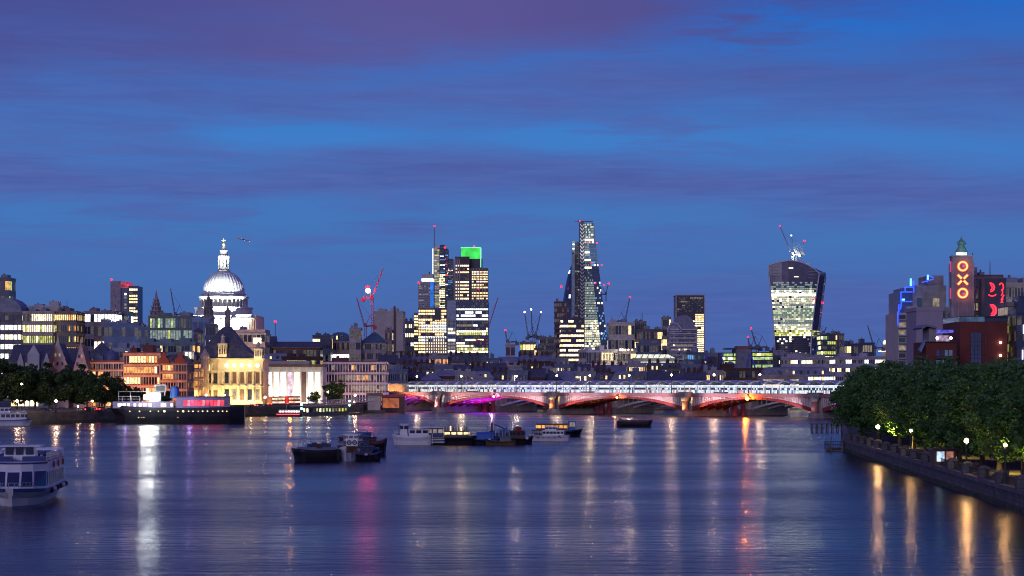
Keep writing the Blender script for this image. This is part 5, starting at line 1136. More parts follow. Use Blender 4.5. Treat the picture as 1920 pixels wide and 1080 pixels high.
# white stepped flats with blue neon
M_FLAT = surf('cream_panel', (.5, .47, .42), .7, 0, .1, .3)
r = empty('stepped_wharf_building', (X(1735, D), D+14, 2.3), 0, 'cream stepped wharf building edged with blue neon at its corner', 'building'); xc = r.location.x
def sz(py, D): return Z(py, D)-2.3
def sbox(root, D, px0, px1, pyt, pyb, y0, y1, name, mat):
    xc = root.location.x; return MB().box(X(px0, D)-xc, X(px1, D)-xc, y0, y1, sz(pyb, D), sz(pyt, D)).build(name, mat, root)
sbox(r, D, 1686, 1702, 586, 760, -12, 10, 'bay_wing', M_FLAT); sbox(r, D, 1702.3, 1722, 574, 760, -13, 10, 'bay_wing', M_FLAT); sbox(r, D, 1716, 1779, 534, 760, -10, 12, 'wall', surf('wharf_grey', (.36, .35, .33), .7)); sbox(r, D, 1750, 1779, 514, 534, -6, 10, 'roof_storey', W_STONE)
for j in range(7):
    for (a, b, y) in ((1687.5, 1700, -12.1), (1704.5, 1719, -13.1)):
        py = 590+j*14.5-(0 if a < 1700 else 8); mb = MB(); x0, x1 = X(a, D)-xc, X(b, D)-xc
        mb.quad((x0, y, sz(py+8, D)), (x1, y, sz(py+8, D)), (x1, y, sz(py, D)), (x0, y, sz(py, D)), [0, 11, 4][rnd.randrange(3)]); mb.build('window', PANES, r)
        MB().box(x0-.25, x1+.25, y-1.0, y-.02, sz(py+10, D)-.12, sz(py+10, D)+.12).build('balcony', STEEL, r)
for j, (a, b, t0, t1) in enumerate(((1722, 1732, 536, 552), (1733, 1742, 536, 552), (1743, 1756, 536, 552), (1757, 1768, 536, 552), (1769, 1777, 536, 552), (1724, 1733, 558, 574), (1735, 1752, 558, 574), (1754, 1766, 558, 574))):
    MB().box(X(a, D)-xc, X(b, D)-xc, -10.14, -10.02, sz(t1, D), sz(t0, D)).build('window', [surf('curtained_pane', (.33, .33, .27), .5), L_DIM, G_TEAL][(0, 0, 0, 0, 0, 2, 0, 1)[j]], r)
NB_ = lit('blue_neon', (.02, .07, 1), 2.2, .1); NB2 = lit('cyan_neon', (.1, .5, 1), 3.5, .1)
mb = MB()
def nbar(a, b, y=-12.5, w=.32): mb.bar((X(a[0], D)-xc, y, sz(a[1], D)), (X(b[0], D)-xc, y, sz(b[1], D)), w)
for a, b in (((1691, 547), (1691, 566)), ((1691, 547), (1712, 547)), ((1699, 538), (1715, 538)), ((1715, 526), (1715, 548)), ((1692, 565), (1712, 565)), ((1712, 526), (1712, 536)), ((1699, 538), (1699, 547)), ((1730, 529), (1752, 523)), ((1740, 517), (1740, 529)), ((1743, 516), (1752, 520)), ((1687, 570), (1687, 586)), ((1692, 566), (1690, 580)), ((1685, 584), (1685, 610))): nbar(a, b)
mb.build('neon_tubes', NB_, r); mb = MB(); nbar((1709, 522), (1709, 536), -12.9, .5); nbar((1741, 515), (1741, 524), -12.9, .4); nbar((1695, 560), (1695, 563), -12.9, .8); mb.build('bright_neon_tube', NB2, r)
sbox(r, D, 1690, 1716, 546, 586, -8, 8, 'corner_block', W_BLUE); sbox(r, D, 1699, 1716, 538, 546, -6, 8, 'corner_step', W_BLUE)
# the tower
T = empty('riverside_sign_tower', (X(1800, D), D-2, 2.3), R(-5), 'square brick tower with glowing orange neon rings and cross, green spire', 'tower'); w = 3.2
M_TW = surf('tower_brick', (.3, .25, .27), .8, 0, .15, .4)
mb = MB(); mb.box(-w, w, -w, w, -2, sz(482, D)); mb.build('shaft', M_TW, T)
mb = MB()
for a in (-1, 1):
    for b in (-1, 1): mb.box(a*w-.35, a*w+.35, b*w-.35, b*w+.35, -2, sz(494, D))
for xx in (-1.35, 0, 1.35): mb.box(xx-.18, xx+.18, -w-.3, -w-.02, -2, sz(566, D))
mb.box(-w-.2, w+.2, -w-.2, w+.2, sz(483, D), sz(480.5, D)); mb.build('buttresses', surf('tower_stone', (.36, .33, .35), .8), T)
mb = MB(); mb.lathe([(1.9, sz(481, D)), (1.9, sz(480, D))], n=16); mb.lathe([(1.7, sz(480, D)), (1.7, sz(474, D))], n=16); mb.build('white_lit_drum', lit('drum_light', (.9, 1, .9), 1.2, .4, .8), T)
mb = MB(); mb.lathe([(2.2, sz(474, D)), (2.0, sz(473, D)), (1.2, sz(465, D)), (.9, sz(461, D)), (1.5, sz(458, D)), (1.5, sz(456, D)), (.7, sz(452, D)), (.3, sz(449, D)), (.06, sz(444, D))], n=12); mb.build('copper_spire', R_COPPER, T)
lamp('POINT', (T.location.x, D-8, sz(476, D)+4), None, 260, (.8, 1, .9), .4)
NEO = lit('orange_neon', (1, .5, .12), 1.9, 0); NER = lit('red_neon_outline', (1, .07, .06), .9, 0)
def ring(cx, cz_, r0, r1, y, mat, nm, par, n=28, sx=1):
    mb = MB()
    for k in range(n):
        a0, a1 = 2*math.pi*k/n, 2*math.pi*(k+1)/n
        mb.loft([[(cx+rr_*math.cos(a)*sx, yy, cz_+rr_*math.sin(a)) for rr_, yy in ((r0, y), (r1, y), (r1, y+.16), (r0, y+.16))] for a in (a0, a1)], cap=False)
    return mb.build(nm, mat, par)
for py in (501, 551):
    zc_ = sz(py, D)
    q = ring(0, zc_, 1.12, 1.62, -w-.4, NEO, 'neon_ring', T); ring(0, zc_, 1.72, 1.9, -w-.3, NER, 'neon_outline', q); ring(0, zc_, .85, 1.0, -w-.3, NER, 'neon_outline', q)
    o = MB().lathe([(.01, 0), (.7, 0)], n=20, cap=False).build('violet_window', lit('violet_window_light', (.35, .03, .3), .5, 0), T)
    o.rotation_euler = (R(90), 0, 0); o.location = (0, -w-.1, zc_)
    MB().bar((-w-.3, -.9, zc_-1.7), (-w-.3, -.9, zc_+1.7), .4).build('side_neon', lit('side_pink_neon', (1, .05, .25), .7, 0), T)
zc_ = sz(526, D)
for sg in (-1, 1):
    for sz_ in (-1, 1):
        q = MB().bar((sg*.35, -w-.32, zc_+sz_*.35), (sg*1.5, -w-.32, zc_+sz_*1.5), .16, h=.62).build('neon_cross_arm', NEO, T); 
        MB().bar((sg*.25, -w-.2, zc_+sz_*.25), (sg*1.68, -w-.2, zc_+sz_*1.68), .1, h=.95).build('neon_outline', NER, q)
for a in (-3.0, 3.0): lamp('POINT', (T.location.x+.2, D-2-w-2.2, sz(526, D)+2.3+a*1.5), None, 160, (1, .25, .2), .4)
# brown block and long stone block right of the tower
r = bld('wharf_warehouse', 'dark red framed warehouse block right of the sign tower', 1822, 1880, 515, 672, surf('plum_brick', (.16, .07, .09), .8), 12, 9, .08, 'd', depth=16, zb=2.3, frame=surf('plum_frame', (.25, .14, .15), .7), n=2, mast=3)[0]
r = bld('wharf_offices', 'long pale stone wharf block with gridded floors at the right edge', 1880, 1990, 530, 668, surf('warm_wharf_stone', (.42, .38, .34), .8), 9, 20, .06, 'cw', depth=18, zb=2.3, frame=W_STONE, n=2)[0]
MB().ball((X(1905, 668)-r.location.x, -10.5, sz(576, 668)), .55, 12).build('wall_lamp', lit('big_wall_lamp', (1, .95, .85), 12, 0), r)
lamp('POINT', (X(1905, 660), 655, Z(576, 660)), None, 600, (1, .9, .75), .6)
# reflection of red neon, modelled as glowing strokes on the dark glass block
D = 640; o = empty('glass_stair_block', (X(1866, D), D, 2.3), 0, 'dark glass block carrying curved red neon strokes', 'building'); xc = o.location.x
MB().box(X(1846, D)-xc, X(1886, D)-xc, 0, 8, -2, sz(522, D)).build('wall', G_DARK, o); NR = lit('red_neon', (1, .02, .04), 3.2, 0)
def arc(cx, cy_, rx, ry, a0, a1, wd):
    mb = MB(); n = 14
    for k in range(n):
        t0, t1 = R(a0+(a1-a0)*k/n), R(a0+(a1-a0)*(k+1)/n)
        mb.bar((X(cx+rx*math.cos(t0), D)-xc, -.3, sz(cy_-ry*math.sin(t0), D)), (X(cx+rx*math.cos(t1), D)-xc, -.3, sz(cy_-ry*math.sin(t1), D)), wd)
    mb.build('neon_stroke', NR, o)
arc(1856, 539, 8, 8, 95, -85, .34); arc(1856, 539, 4, 5, 80, -80, .25); arc(1860, 551, 7, 4, -160, -10, .3); arc(1859, 582, 8, 10, 110, -100, .55); arc(1858, 582, 4.5, 6, 90, -90, .35)
arc(1877, 538, 4, 7, 150, -90, .3); arc(1876, 548, 3.5, 6, 60, -80, .25); arc(1878, 582, 3.6, 9, 140, -140, .4)
mb = MB()
for a, b in (((1882, 553), (1877, 562)), ((1877, 562), (1882, 572)), ((1880, 560), (1876, 570))): mb.bar((X(a[0], D)-xc, -.3, sz(a[1], D)), (X(b[0], D)-xc, -.3, sz(b[1], D)), .3)
mb.build('neon_stroke', NR, o)
# concrete block, red brick block
D = 560; r = bld('blank_concrete_block', 'blank lilac concrete block below the stepped wharf building', 1718, 1768, 576, D, surf('lilac_concrete', (.38, .33, .38), .8, 0, .1, .3), 0, 0, depth=14, zb=2.3, n=0)[0]
S_ = bld('narrow_glass_block', 'narrow dark glazed block between the concrete block and tower', 1768, 1782, 576, D+4, W_STONE, 10, 3, .05, 'd', off='B', depth=10, zb=2.3, n=0)
D = 450; M_RB = brick('deep_red_brick', (.26, .055, .04), (.21, .04, .03), (.2, .08, .06), 1.6)
r = empty('red_brick_block', (X(1845, D), D+9, 2.3), 0, 'tall deep red brick block with a dark glazed top storey', 'building'); xc = r.location.x
sbox(r, D, 1800, 1889, 603, 870, -9, 9, 'wall', M_RB); sbox(r, D, 1799, 1846, 594, 602.8, -9, 8, 'glazed_top', lit('dusky_top_glazing', (.1, .2, .4), .35)); sbox(r, D, 1846.2, 1889.5, 594, 602.8, -9, 8, 'glazed_top', W_NAVY); sbox(r, D, 1798, 1890, 592.4, 594, -9.6, 9.6, 'roof', W_DARK)
sbox(r, D, 1820, 1839, 624, 680, -9.3, -8.98, 'stair_window', G_BLUE); sbox(r, D, 1847, 1848.5, 604, 870, -9.25, -8.98, 'drainpipe', W_DARK)
mb = MB()
for k in range(7): zz = sz(624+k*8, D); mb.box(X(1820, D)-xc, X(1839, D)-xc, -9.42, -9.28, zz-.08, zz+.08)
for k in range(1, 3): xx = X(1820+k*6.3, D)-xc; mb.box(xx-.06, xx+.06, -9.45, -9.26, sz(680, D), sz(624, D))
mb.build('frame', W_DARK, r)
for py in (642.5, 666.5): MB().ball((X(1875, D)-xc, -9.5, sz(py, D)), .28, 10).build('wall_lamp', lit('porthole_lamp', (1, .72, .45), 8, 0), r)
r = empty('red_brick_wing', (X(1768, D-12), D-3, 2.3), 0, 'lower red brick wing with blue lit rooftop bar terrace', 'building'); xc = r.location.x; D = 438
sbox(r, D, 1742, 1799, 641, 870, -6, 8, 'wall', M_RB); sbox(r, D, 1741, 1799, 639.5, 641, -6.4, 8.4, 'parapet', W_DARK)
for a in (1761, 1769, 1777, 1785):
    for t0, t1 in ((656, 667), (675, 690)): MB().box(X(a, D)-xc, X(a+6.2, D)-xc, -6.14, -6.02, sz(t1, D), sz(t0, D)).build('window', [G_BLUE, lit('dusky_top_glazing', (.1, .2, .4), .35), G_DARK][rnd.randrange(3)], r)
sbox(r, D, 1759, 1793, 670, 672, -7.2, -6.02, 'balcony', W_DARK)
MB().loft([[(X(a, D)-xc, y, sz(b, D)) for a, b in ((1735, 613), (1745, 607), (1765, 612), (1764, 615), (1745, 611), (1737, 616))] for y in (-5, 5)]).build('roof_canopy', surf('canopy_grey', (.2, .19, .24), .5), r)
sbox(r, D, 1751, 1764, 614, 640, -4, 3, 'roof_cabin', W_STONE); sbox(r, D, 1766, 1799, 617, 622, -3, 4, 'bar_canopy', lit('bar_blue_glow', (.12, .12, .9), .8, .8, 1.2)); sbox(r, D, 1766, 1799, 627, 638, 1, 1.2, 'bar_back', lit('bar_violet_glow', (.75, .5, .8), .4, .9, 1.5))
for a in (1770, 1796): MB().ball((X(a, D)-xc, -2, sz(632.5, D)), .32, 10).build('bar_lamp', lit('bar_lamp', (1, .9, .9), 10, 0), r)
MB().loft([[(X(a, D)-xc, y, sz(b, D)) for a, b in ((1731, 656), (1742, 636), (1745, 638), (1734, 660))] for y in (-5, -3)]).build('sloped_glazing', surf('pale_blue_panel', (.2, .3, .45)), r)
r, i = bld('glazed_stair_tower', 'slim stair tower with yellow lit landings right of the brick block', 1890, 1906, 566, 455, W_STONE, 14, 1, .9, 'yd', depth=9, zb=2.3, n=0, fill=.8, gap=.1), 0
for c in r[0].children:
    pass
r = bld('dark_riverside_block', 'dark block with two upright violet white light strips at the right edge', 1906, 1990, 579, 448, W_NAVY, 8, 8, .0, 'd', depth=12, zb=2.3, n=1)[0]
for a, t0, t1 in ((1919, 609, 626), (1917, 656, 674)): MB().box(X(a, 448)-r.location.x-.12, X(a, 448)-r.location.x+.12, -6.3, -6.08, Z(t1, 448)-2.3, Z(t0, 448)-2.3).build('light_strip', lit('violet_strip', (.85, .75, 1), 2.5, 0), r)
# low dark retail front behind the trees
for j, (xa, ya, xb, yb, lb) in enumerate(((88, 250, 94, 330, 'low dark shop range under the trees, at the big lamp'), (94, 334, 104, 425, 'low dark shop range under the trees, far end towards the bridge'), (84, 190, 88, 246, 'low dark shop range under the trees, at the right edge'))):
    o = empty('shop_range', (xa, ya, 2.3), math.atan2(yb-ya, xb-xa), lb, 'building'); Lg = math.hypot(xb-xa, yb-ya)
    MB().box(0, Lg, -10, 0, -1, 8).build('wall', W_BROWN, o); MB().box(-.5, Lg+.5, -10.5, 2.2, 8, 8.4).build('roof', W_DARK, o)
    n_ = int(Lg/6)
    for k in range(n_):
        xx = 1+k*6; MB().box(xx, xx+4.4, .04, .12, .3, 3.0).build('shop_window', rnd.choice([L_AMBER, L_DIM, G_DARK, L_DIM, lit('shop_blue', (.3, .6, 1), .5), G_DARK]), o)
# ================================================================== TREES
def leafmat(name, a, b):
    m = bpy.data.materials.new(name); N, L, P = nodes(m); P.inputs['Roughness'].default_value = .55
    g = N.new('ShaderNodeNewGeometry'); n = N.new('ShaderNodeTexNoise'); n.inputs['Scale'].default_value = .55; t = N.new('ShaderNodeTexCoord'); L.new(t.outputs['Object'], n.inputs['Vector'])
    ad = N.new('ShaderNodeMath'); ad.operation = 'MULTIPLY_ADD'; L.new(g.outputs['Random Per Island'], ad.inputs[0]); ad.inputs[1].default_value = .5
    L.new(n.outputs[0], ad.inputs[2]); r = N.new('ShaderNodeValToRGB'); L.new(ad.outputs[0], r.inputs[0]); r.color_ramp.elements[0].position = .45; r.color_ramp.elements[1].position = 1.0
    r.color_ramp.elements[0].color = (*a, 1); r.color_ramp.elements[1].color = (*b, 1); L.new(r.outputs[0], P.inputs['Base Color'])
    tr = N.new('ShaderNodeBsdfTranslucent'); L.new(r.outputs[0], tr.inputs[0]); mx = N.new('ShaderNodeMixShader'); mx.inputs[0].default_value = .35
    out = N['Material Output']; L.new(P.outputs[0], mx.inputs[1]); L.new(tr.outputs[0], mx.inputs[2]); L.new(mx.outputs[0], out.inputs[0]); return m
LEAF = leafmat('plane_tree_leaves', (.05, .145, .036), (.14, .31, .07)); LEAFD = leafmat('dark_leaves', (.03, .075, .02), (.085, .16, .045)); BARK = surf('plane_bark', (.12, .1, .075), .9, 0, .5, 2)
def tree_mesh(seed, rx, rz, zc, nclump, per, leaf, trunk_h, mat, tr=.45):
    g = random.Random(seed); mb = MB(); cl = []
    for i in range(nclump):
        while 1:
            p = Vector((g.uniform(-1, 1), g.uniform(-1, 1), g.uniform(-1, 1)))
            if .35 < p.length < 1: break
        p *= g.uniform(.86, 1.08); cl.append((Vector((p.x*rx, p.y*rx, zc+p.z*rz*(1 if p.z > 0 else .93))), g.uniform(.16, .3)*rx))
    for c, cr in cl:
        for k in range(per):
            d = Vector((g.gauss(0, 1), g.gauss(0, 1), g.gauss(0, 1))).normalized()*cr*g.uniform(.55, 1.08); d.z *= .72; p = c+d
            a = Vector((g.gauss(0, 1), g.gauss(0, 1), g.gauss(0, .6))).normalized(); b = a.cross(Vector((g.gauss(0, 1), g.gauss(0, 1), g.gauss(0, 1)))).normalized(); s = leaf*g.uniform(.6, 1.3)
            mb.quad(tuple(p-a*s), tuple(p+b*s*.6), tuple(p+a*s), tuple(p-b*s*.6))
    tk = MB(); tk.tube((0, 0, -.5), (.1, 0, trunk_h*.6), tr, tr*.75, 10); tk.tube((.1, 0, trunk_h*.6), (0, .1, zc), tr*.75, tr*.3, 8)
    for c, cr in cl[::max(1, nclump//9)]:
        st_ = Vector((0.05, 0, trunk_h*g.uniform(.65, 1.1))); mid = st_.lerp(c, .55)+Vector((0, 0, .5)); tk.tube(st_, mid, tr*.4, tr*.25, 6); tk.tube(mid, c, tr*.25, tr*.08, 6)
    return mb, tk
def tree_proto(seed, *a, mat=LEAF, **k):
    mb, tk = tree_mesh(seed, *a, mat, **k); o = empty('plane_tree', (0, 0, 0)); mb.build('crown', mat, o); tk.build('trunk', BARK, o); return o
protos = [tree_proto(11, 7.2, 7.2, 8.4, 84, 190, .30, 3.0), tree_proto(23, 6.6, 6.9, 8.1, 78, 190, .30, 2.9), tree_proto(37, 7.5, 7.6, 8.6, 88, 190, .30, 3.1)]
used = set()
def place(protos, i, x, y, z, rz, s, label, group, sz_=None):
    p = protos[i % len(protos)]
    if id(p) not in used and True: used.add(id(p)); o = p
    else: o = copy_tree(p)
    o.location = (x, y, z); o.rotation_euler = (0, 0, rz); o.scale = (s, s, sz_ or s); tag(o, label, 'tree', group); return o
ordn = ['first', 'second', 'third', 'fourth', 'fifth', 'sixth', 'seventh', 'eighth', 'ninth', 'tenth', 'eleventh', 'twelfth']
RT = [(430, 3.2, 1.0, 1.0), (411, 4.6, 1.0, 1.02), (391, 6.2, .95, .95), (371, 6.5, .98, .95), (352, 6.2, .95, .94), (333, 6.6, .98, .97), (314, 6.2, .95, .92), (296, 6.8, .98, .93), (278, 6.4, .95, .92), (261, 6.6, .95, .92), (245, 6.8, .95, .90), (229, 7, .96, .92)]
for k, (Dd, off_, s, szz) in enumerate(RT):
    place(protos, k, alongRB(Dd)+off_+rnd.uniform(-.4, .4), Dd, 2.3, rnd.uniform(0, 6), s, ordn[k]+' leafy plane tree of the front promenade row, counted from the jetty', 'promenade plane trees', szz)
RT2 = [(450, 12, 1.15, 1.12), (418, 15, 1.08, 1.05), (398, 15, 1.0, .98), (376, 15, 1.0, .96), (354, 15, 1, .98), (330, 15, 1.0, .96), (306, 15, 1, .96), (282, 15, 1, .94)]
for k, (Dd, off_, s, szz) in enumerate(RT2):
    place(protos, k+1, alongRB(Dd)+off_, Dd, 2.3, rnd.uniform(0, 6), s, ordn[k]+' leafy plane tree of the row set back from the wall, counted from the jetty', 'plane trees of the back row', szz)
RT3 = [(470, 7), (492, 9), (520, 9), (552, 10), (588, 10), (628, 11)]
for k, (Dd, off_) in enumerate(RT3):
    place(protos, k+2, alongRB(Dd)+off_, Dd, 2.3, rnd.uniform(0, 6), 1.0, ordn[k]+' shadowy plane tree between the timber jetty and the bridge', 'plane trees beyond the jetty', .95)
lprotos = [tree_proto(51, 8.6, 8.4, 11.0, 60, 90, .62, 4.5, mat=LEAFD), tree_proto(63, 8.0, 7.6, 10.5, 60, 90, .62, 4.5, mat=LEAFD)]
LT = [(-2, 752, 1.1, 'at the picture\'s left border'), (32, 760, 1.0, 'over the upper of the two pink lamps'), (66, 775, .98, 'between the gothic house and the lamp'), (100, 760, .9, 'right behind the lone quay lamp'), (132, 775, .95, 'below the dormered hall'), (163, 768, .88, 'below the blue domed range'), (196, 780, .78, 'behind the ship\'s stern rail'), (226, 790, .62, 'smallest, by the ship\'s white deck light'), (252, 798, .5, 'low one behind the ship\'s deck light')]
for k, (px, Dd, s, lb) in enumerate(LT):
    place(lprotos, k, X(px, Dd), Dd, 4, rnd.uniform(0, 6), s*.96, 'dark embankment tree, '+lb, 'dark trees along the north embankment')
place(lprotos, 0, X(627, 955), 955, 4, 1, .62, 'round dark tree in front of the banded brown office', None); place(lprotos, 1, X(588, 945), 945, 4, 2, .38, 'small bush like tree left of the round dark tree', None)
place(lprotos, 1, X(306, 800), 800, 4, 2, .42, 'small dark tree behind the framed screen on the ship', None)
# ================================================================== LAMPS ON THE BANKS
for px, Dd, zg, rr_, P_, lb, mt in ((1646, 373, 6.2, .36, 1500, 'brightest far promenade lamp, nearest the jetty', M_GLOBEW), (1708, 325, 6.6, .22, 520, 'half hidden promenade lamp, second from the jetty', M_GLOBEW), (1812, 267, 6.6, .3, 1500, 'big white promenade lamp among yellow lit leaves', M_GLOBEW), (1885, 238, 6.9, .2, 620, 'promenade lamp near the right border behind leaves', M_GLOBEW)):
    x = X(px, Dd); street_lamp(x, Dd, 2.3, zg-2.3, lb, 'promenade lamps under the trees', lit('amber_white_globe', (1, .66, .3), 70, 0), rr_, P_*.26, (1, .45, .1))
    for dx_, dz_, p in ((.5, .3, 9000), (1.6, -.4, 6000)): lamp('SPOT', (x+dx_, Dd, zg+dz_), (x+dx_+5, Dd+1, zg-1.6), p, (1, .68, .14), .3, 130, .9, name='lamp_light')  # extra unseen spots added beside each lamp to brighten the leaves
for px, py, Dd, rr_, P_, lb in ((32, 752, 712, .45, 900, 'lower pink lamp of the pair at the left border'), (41, 720, 742, .36, 500, 'upper pink lamp of the pair at the left border'), (105, 752, 712, .42, 2200, 'lone pinkish lamp on the river wall by the small white boat'), (173, 752, 742, .3, 900, 'small amber lamp beside the ship\'s stern'), (146, 762, 750, .25, 400, 'tiny white lamp under the trees'),
                                (615, 735, 940, .42, 1200, 'warm lamp on the round dark tree'), (578, 740, 935, .35, 500, 'small lamp at the foot of the white hall'), (666, 741, 955, .42, 1500, 'upper lamp of the two by the stone pavilion'), (664, 754, 940, .42, 2200, 'lower lamp of the two by the stone pavilion'), (497, 745, 900, .45, 120, 'small lamp beside the floodlit hall corner'), (470, 752, 890, .4, 100, 'small lamp before the floodlit hall doors')):
    street_lamp(X(px, Dd), Dd, 4, Z(py, Dd)-4, lb, None, lit('pinkish_globe', (1, .55, .4), 40, 0) if px < 120 else M_GLOBE, rr_, P_, (1, .6, .3))
# ================================================================== VEHICLES
M_TYRE = surf('tyre', (.02, .02, .02), .9)
def car(paint):
    o = empty('parked_car', (0, 0, 0))
    b = MB(); b.loft([[(x, -.86, zb_), (x, .86, zb_), (x, .86*tw, zt_), (x, -.86*tw, zt_)] for x, zb_, zt_, tw in ((-2.15, .35, .75, .9), (-2.1, .25, .88, .95), (-1.5, .22, .95, 1), (1.2, .22, .92, 1), (1.95, .25, .78, .95), (2.15, .38, .62, .88))]); b.build('body', paint, o, False)
    c = MB(); c.loft([[(-1.75, -.8, .9), (1.05, -.8, .9), (1.05, .8, .9), (-1.75, .8, .9)], [(-1.25, -.66, 1.4), (.3, -.66, 1.4), (.3, .66, 1.4), (-1.25, .66, 1.4)]]); c.build('windows', G_DARK, o)
    MB().box(-1.2, .25, -.62, .62, 1.4, 1.45).build('roof', paint, o)
    for x in (-1.35, 1.35):
        for y in (-.82, .82):
            MB().tube((x, y-.1, .33), (x, y+.1, .33), .33, n=12).build('wheel', M_TYRE, o)
    for y in (-.6, .6): MB().box(-2.2, -2.12, y-.18, y+.18, .55, .75).build('tail_light', lit('tail_light', (1, .03, .02), 30, 0), o); MB().box(2.1, 2.19, y-.16, y+.16, .5, .66).build('headlight', lit('headlight', (1, .95, .8), 12, 0), o)
    return o
paints = [surf('silver_paint', (.4, .4, .42), .3, .5), surf('black_paint', (.02, .02, .025), .25), surf('red_paint', (.35, .03, .03), .3), surf('blue_paint', (.03, .05, .2), .3)]
cps = [car(p) for p in paints]; cn = ['silver', 'black', 'red', 'blue']; spots = ['just right of the small white boat', 'left of the lone quay lamp', 'at the lone quay lamp', 'under the third dark tree', 'between quay lamp and ship', 'nearest the ship\'s stern', 'behind the ship\'s stern rail', 'beside the floodlit hall']
for j in range(8):
    px = (62, 84, 100, 118, 142, 166, 190, 486)[j]; Dd = 722+j*7 if j < 7 else 890
    o = cps[j % 4] if j < 4 else copy_tree(cps[j % 4]); o.location = (X(px, Dd), Dd, 4.02); o.rotation_euler = (0, 0, R(70)-R(6)*(j % 3)); o.scale = (1.05,)*3
    tag(o, '%s car with red tail lights, %s' % (cn[j % 4], spots[j]), 'car', 'cars on the embankment road')
def bus(x, y, rz, lb):
    o = empty('double_decker_bus', (x, y, 4.02), rz, lb, 'bus'); RP = surf('bus_red', (.5, .03, .03), .35)
    mb = MB(); mb.loft([[(xx, -1.2, .35), (xx, 1.2, .35), (xx, 1.25, 2.5), (xx, 1.15, 4.2), (xx, .9, 4.4), (xx, -.9, 4.4), (xx, -1.15, 4.2), (xx, -1.25, 2.5)] for xx in (-5.2, 5.2)]); mb.build('body', RP, o)
    for z0, z1 in ((1.3, 2.1), (2.9, 3.7)):
        for sy in (-1, 1): MB().box(-4.9, 4.9, *sorted((sy*1.24, sy*1.29)), z0, z1).build('window_band', lit('bus_window', (1, .85, .6), .9), o)
    for xx in (-3.4, 3.2):
        for sy in (-1.1, 1.1): MB().tube((xx, sy-.15, .5), (xx, sy+.15, .5), .5, n=12).build('wheel', M_TYRE, o)
    for sy in (-.9, .9): MB().box(-5.28, -5.18, sy-.15, sy+.15, .9, 1.2).build('tail_light', lit('tail_light', (1, .03, .02), 30), o)
bus(X(518, 925), 925, R(62), 'red double decker bus in front of the white columned hall'); bus(X(548, 945), 945, R(64), 'red double decker bus nearer the bridge, before the small tree')
lamp('POINT', (X(545, 938), 934, 9), None, 3500, (1, .35, .05), .5)
# ================================================================== BOATS
def hull_mb(L, B, H, bow=.28, stern=.12, sheer=.5, draft=.4, n=18, tumble=.82, tip=.03, transom=.75):
    mb = MB(); rings = []
    for i in range(n+1):
        t = i/n; x = -L/2+L*t
        if t > 1-bow: u = (t-(1-bow))/bow; b = max(tip, (1-u**2.2))
        elif t < stern: u = 1-t/stern; b = 1-(1-transom)*u*u
        else: b = 1
        bb = b*B/2; hh = H+sheer*(2*t-1)**2*(1 if t > .5 else .5); k = tumble if t < 1-bow else tumble*(1-.45*(t-(1-bow))/bow)
        xr = x-(.06*L*(t-(1-bow))/bow if t > 1-bow else 0)
        rings.append([(xr, -bb*k*.8, -draft), (xr, bb*k*.8, -draft), (x*1 if t < .9 else (x+xr)/2, bb*k, hh*.45), (x, bb, hh*.8), (x, bb, hh), (x, -bb, hh), (x, -bb, hh*.8), (x*1 if t < .9 else (x+xr)/2, -bb*k, hh*.45)])
    def mf(j, k): return {3: 1, 5: 1, 4: 2}.get(k, 0)
    mb.loft(rings, mf=mf); return mb
M_HW = surf('white_boat_paint', (.78, .79, .8), .35, 0, .12, .6); M_HB = surf('black_hull', (.012, .012, .018), .45, 0, .4, .4); M_NV = surf('navy_boat_paint', (.02, .045, .2), .35); M_DKW = surf('boat_deck', (.2, .19, .19), .7)
M_RST = surf('rusty_hull', (.10, .04, .03), .8, 0, .6, .6); M_BLU = surf('bright_blue_tarp', (.04, .14, .45), .6); M_CR = surf('cream_cabin', (.55, .5, .45), .5)
def cabin(root, x0, x1, y0, y1, z0, z1, mat, nwin=4, win=G_DARK, name='cabin', rake=.0, roofm=None, over=.15, wz0=.4, wz1=.85, ends=True):
    mb = MB(); mb.loft([[(x0, y0, z0), (x1, y0, z0), (x1, y1, z0), (x0, y1, z0)], [(x0+rake, y0+.08, z1), (x1-rake, y0+.08, z1), (x1-rake, y1-.08, z1), (x0+rake, y1-.08, z1)]]); c = mb.build(name, mat, root)
    h = z1-z0; L = x1-x0
    if nwin:
        for sy, yy in ((-1, y0), (1, y1)):
            mb = MB()
            for k in range(nwin):
                a = x0+L*(k+.12)/nwin; b = x0+L*(k+.88)/nwin; yo = yy+sy*.05
                mb.box(a, b, min(yy, yo), max(yy, yo), z0+h*wz0, z0+h*wz1)
            mb.build('window_strip', win, c)
        if ends:
            for xx, s in ((x1, 1), (x0, -1)):
                n_ = 3; mb = MB(); W_ = y1-y0
                for k in range(n_):
                    a = y0+W_*(k+.1)/n_; b = y0+W_*(k+.9)/n_; mb.box(min(xx-s*rake*.6, xx+s*.05), max(xx-s*rake*.6, xx+s*.05), a, b, z0+h*wz0, z0+h*wz1)
                mb.build('end_windows', win, c)
    MB().box(x0-over, x1+over, y0-over, y1+over, z1, z1+.12).build('roof', roofm or mat, c)
    return c
def rail(root, pts, z, h=.9, step=1.2, r=.05, mat=M_HW, name='railing'):
    mb = MB()
    for (a, b) in zip(pts, pts[1:]):
        va, vb = Vector((*a, z)), Vector((*b, z)); L = (vb-va).length
        for zz in (h, h*.5): mb.bar(va+Vector((0, 0, zz)), vb+Vector((0, 0, zz)), r)
        for k in range(int(L/step)+1): p = va.lerp(vb, min(1, k*step/L)); mb.bar(p, p+Vector((0, 0, h)), r)
    return mb.build(name, mat, root)
def boat(name, label, x, y, hd, L, B, H, mats, cat='boat', group=None, **k):
    o = empty(name, (x, y, 0), hd, label, cat, group); hull_mb(L, B, H, **k).build('hull', mats, o); return o
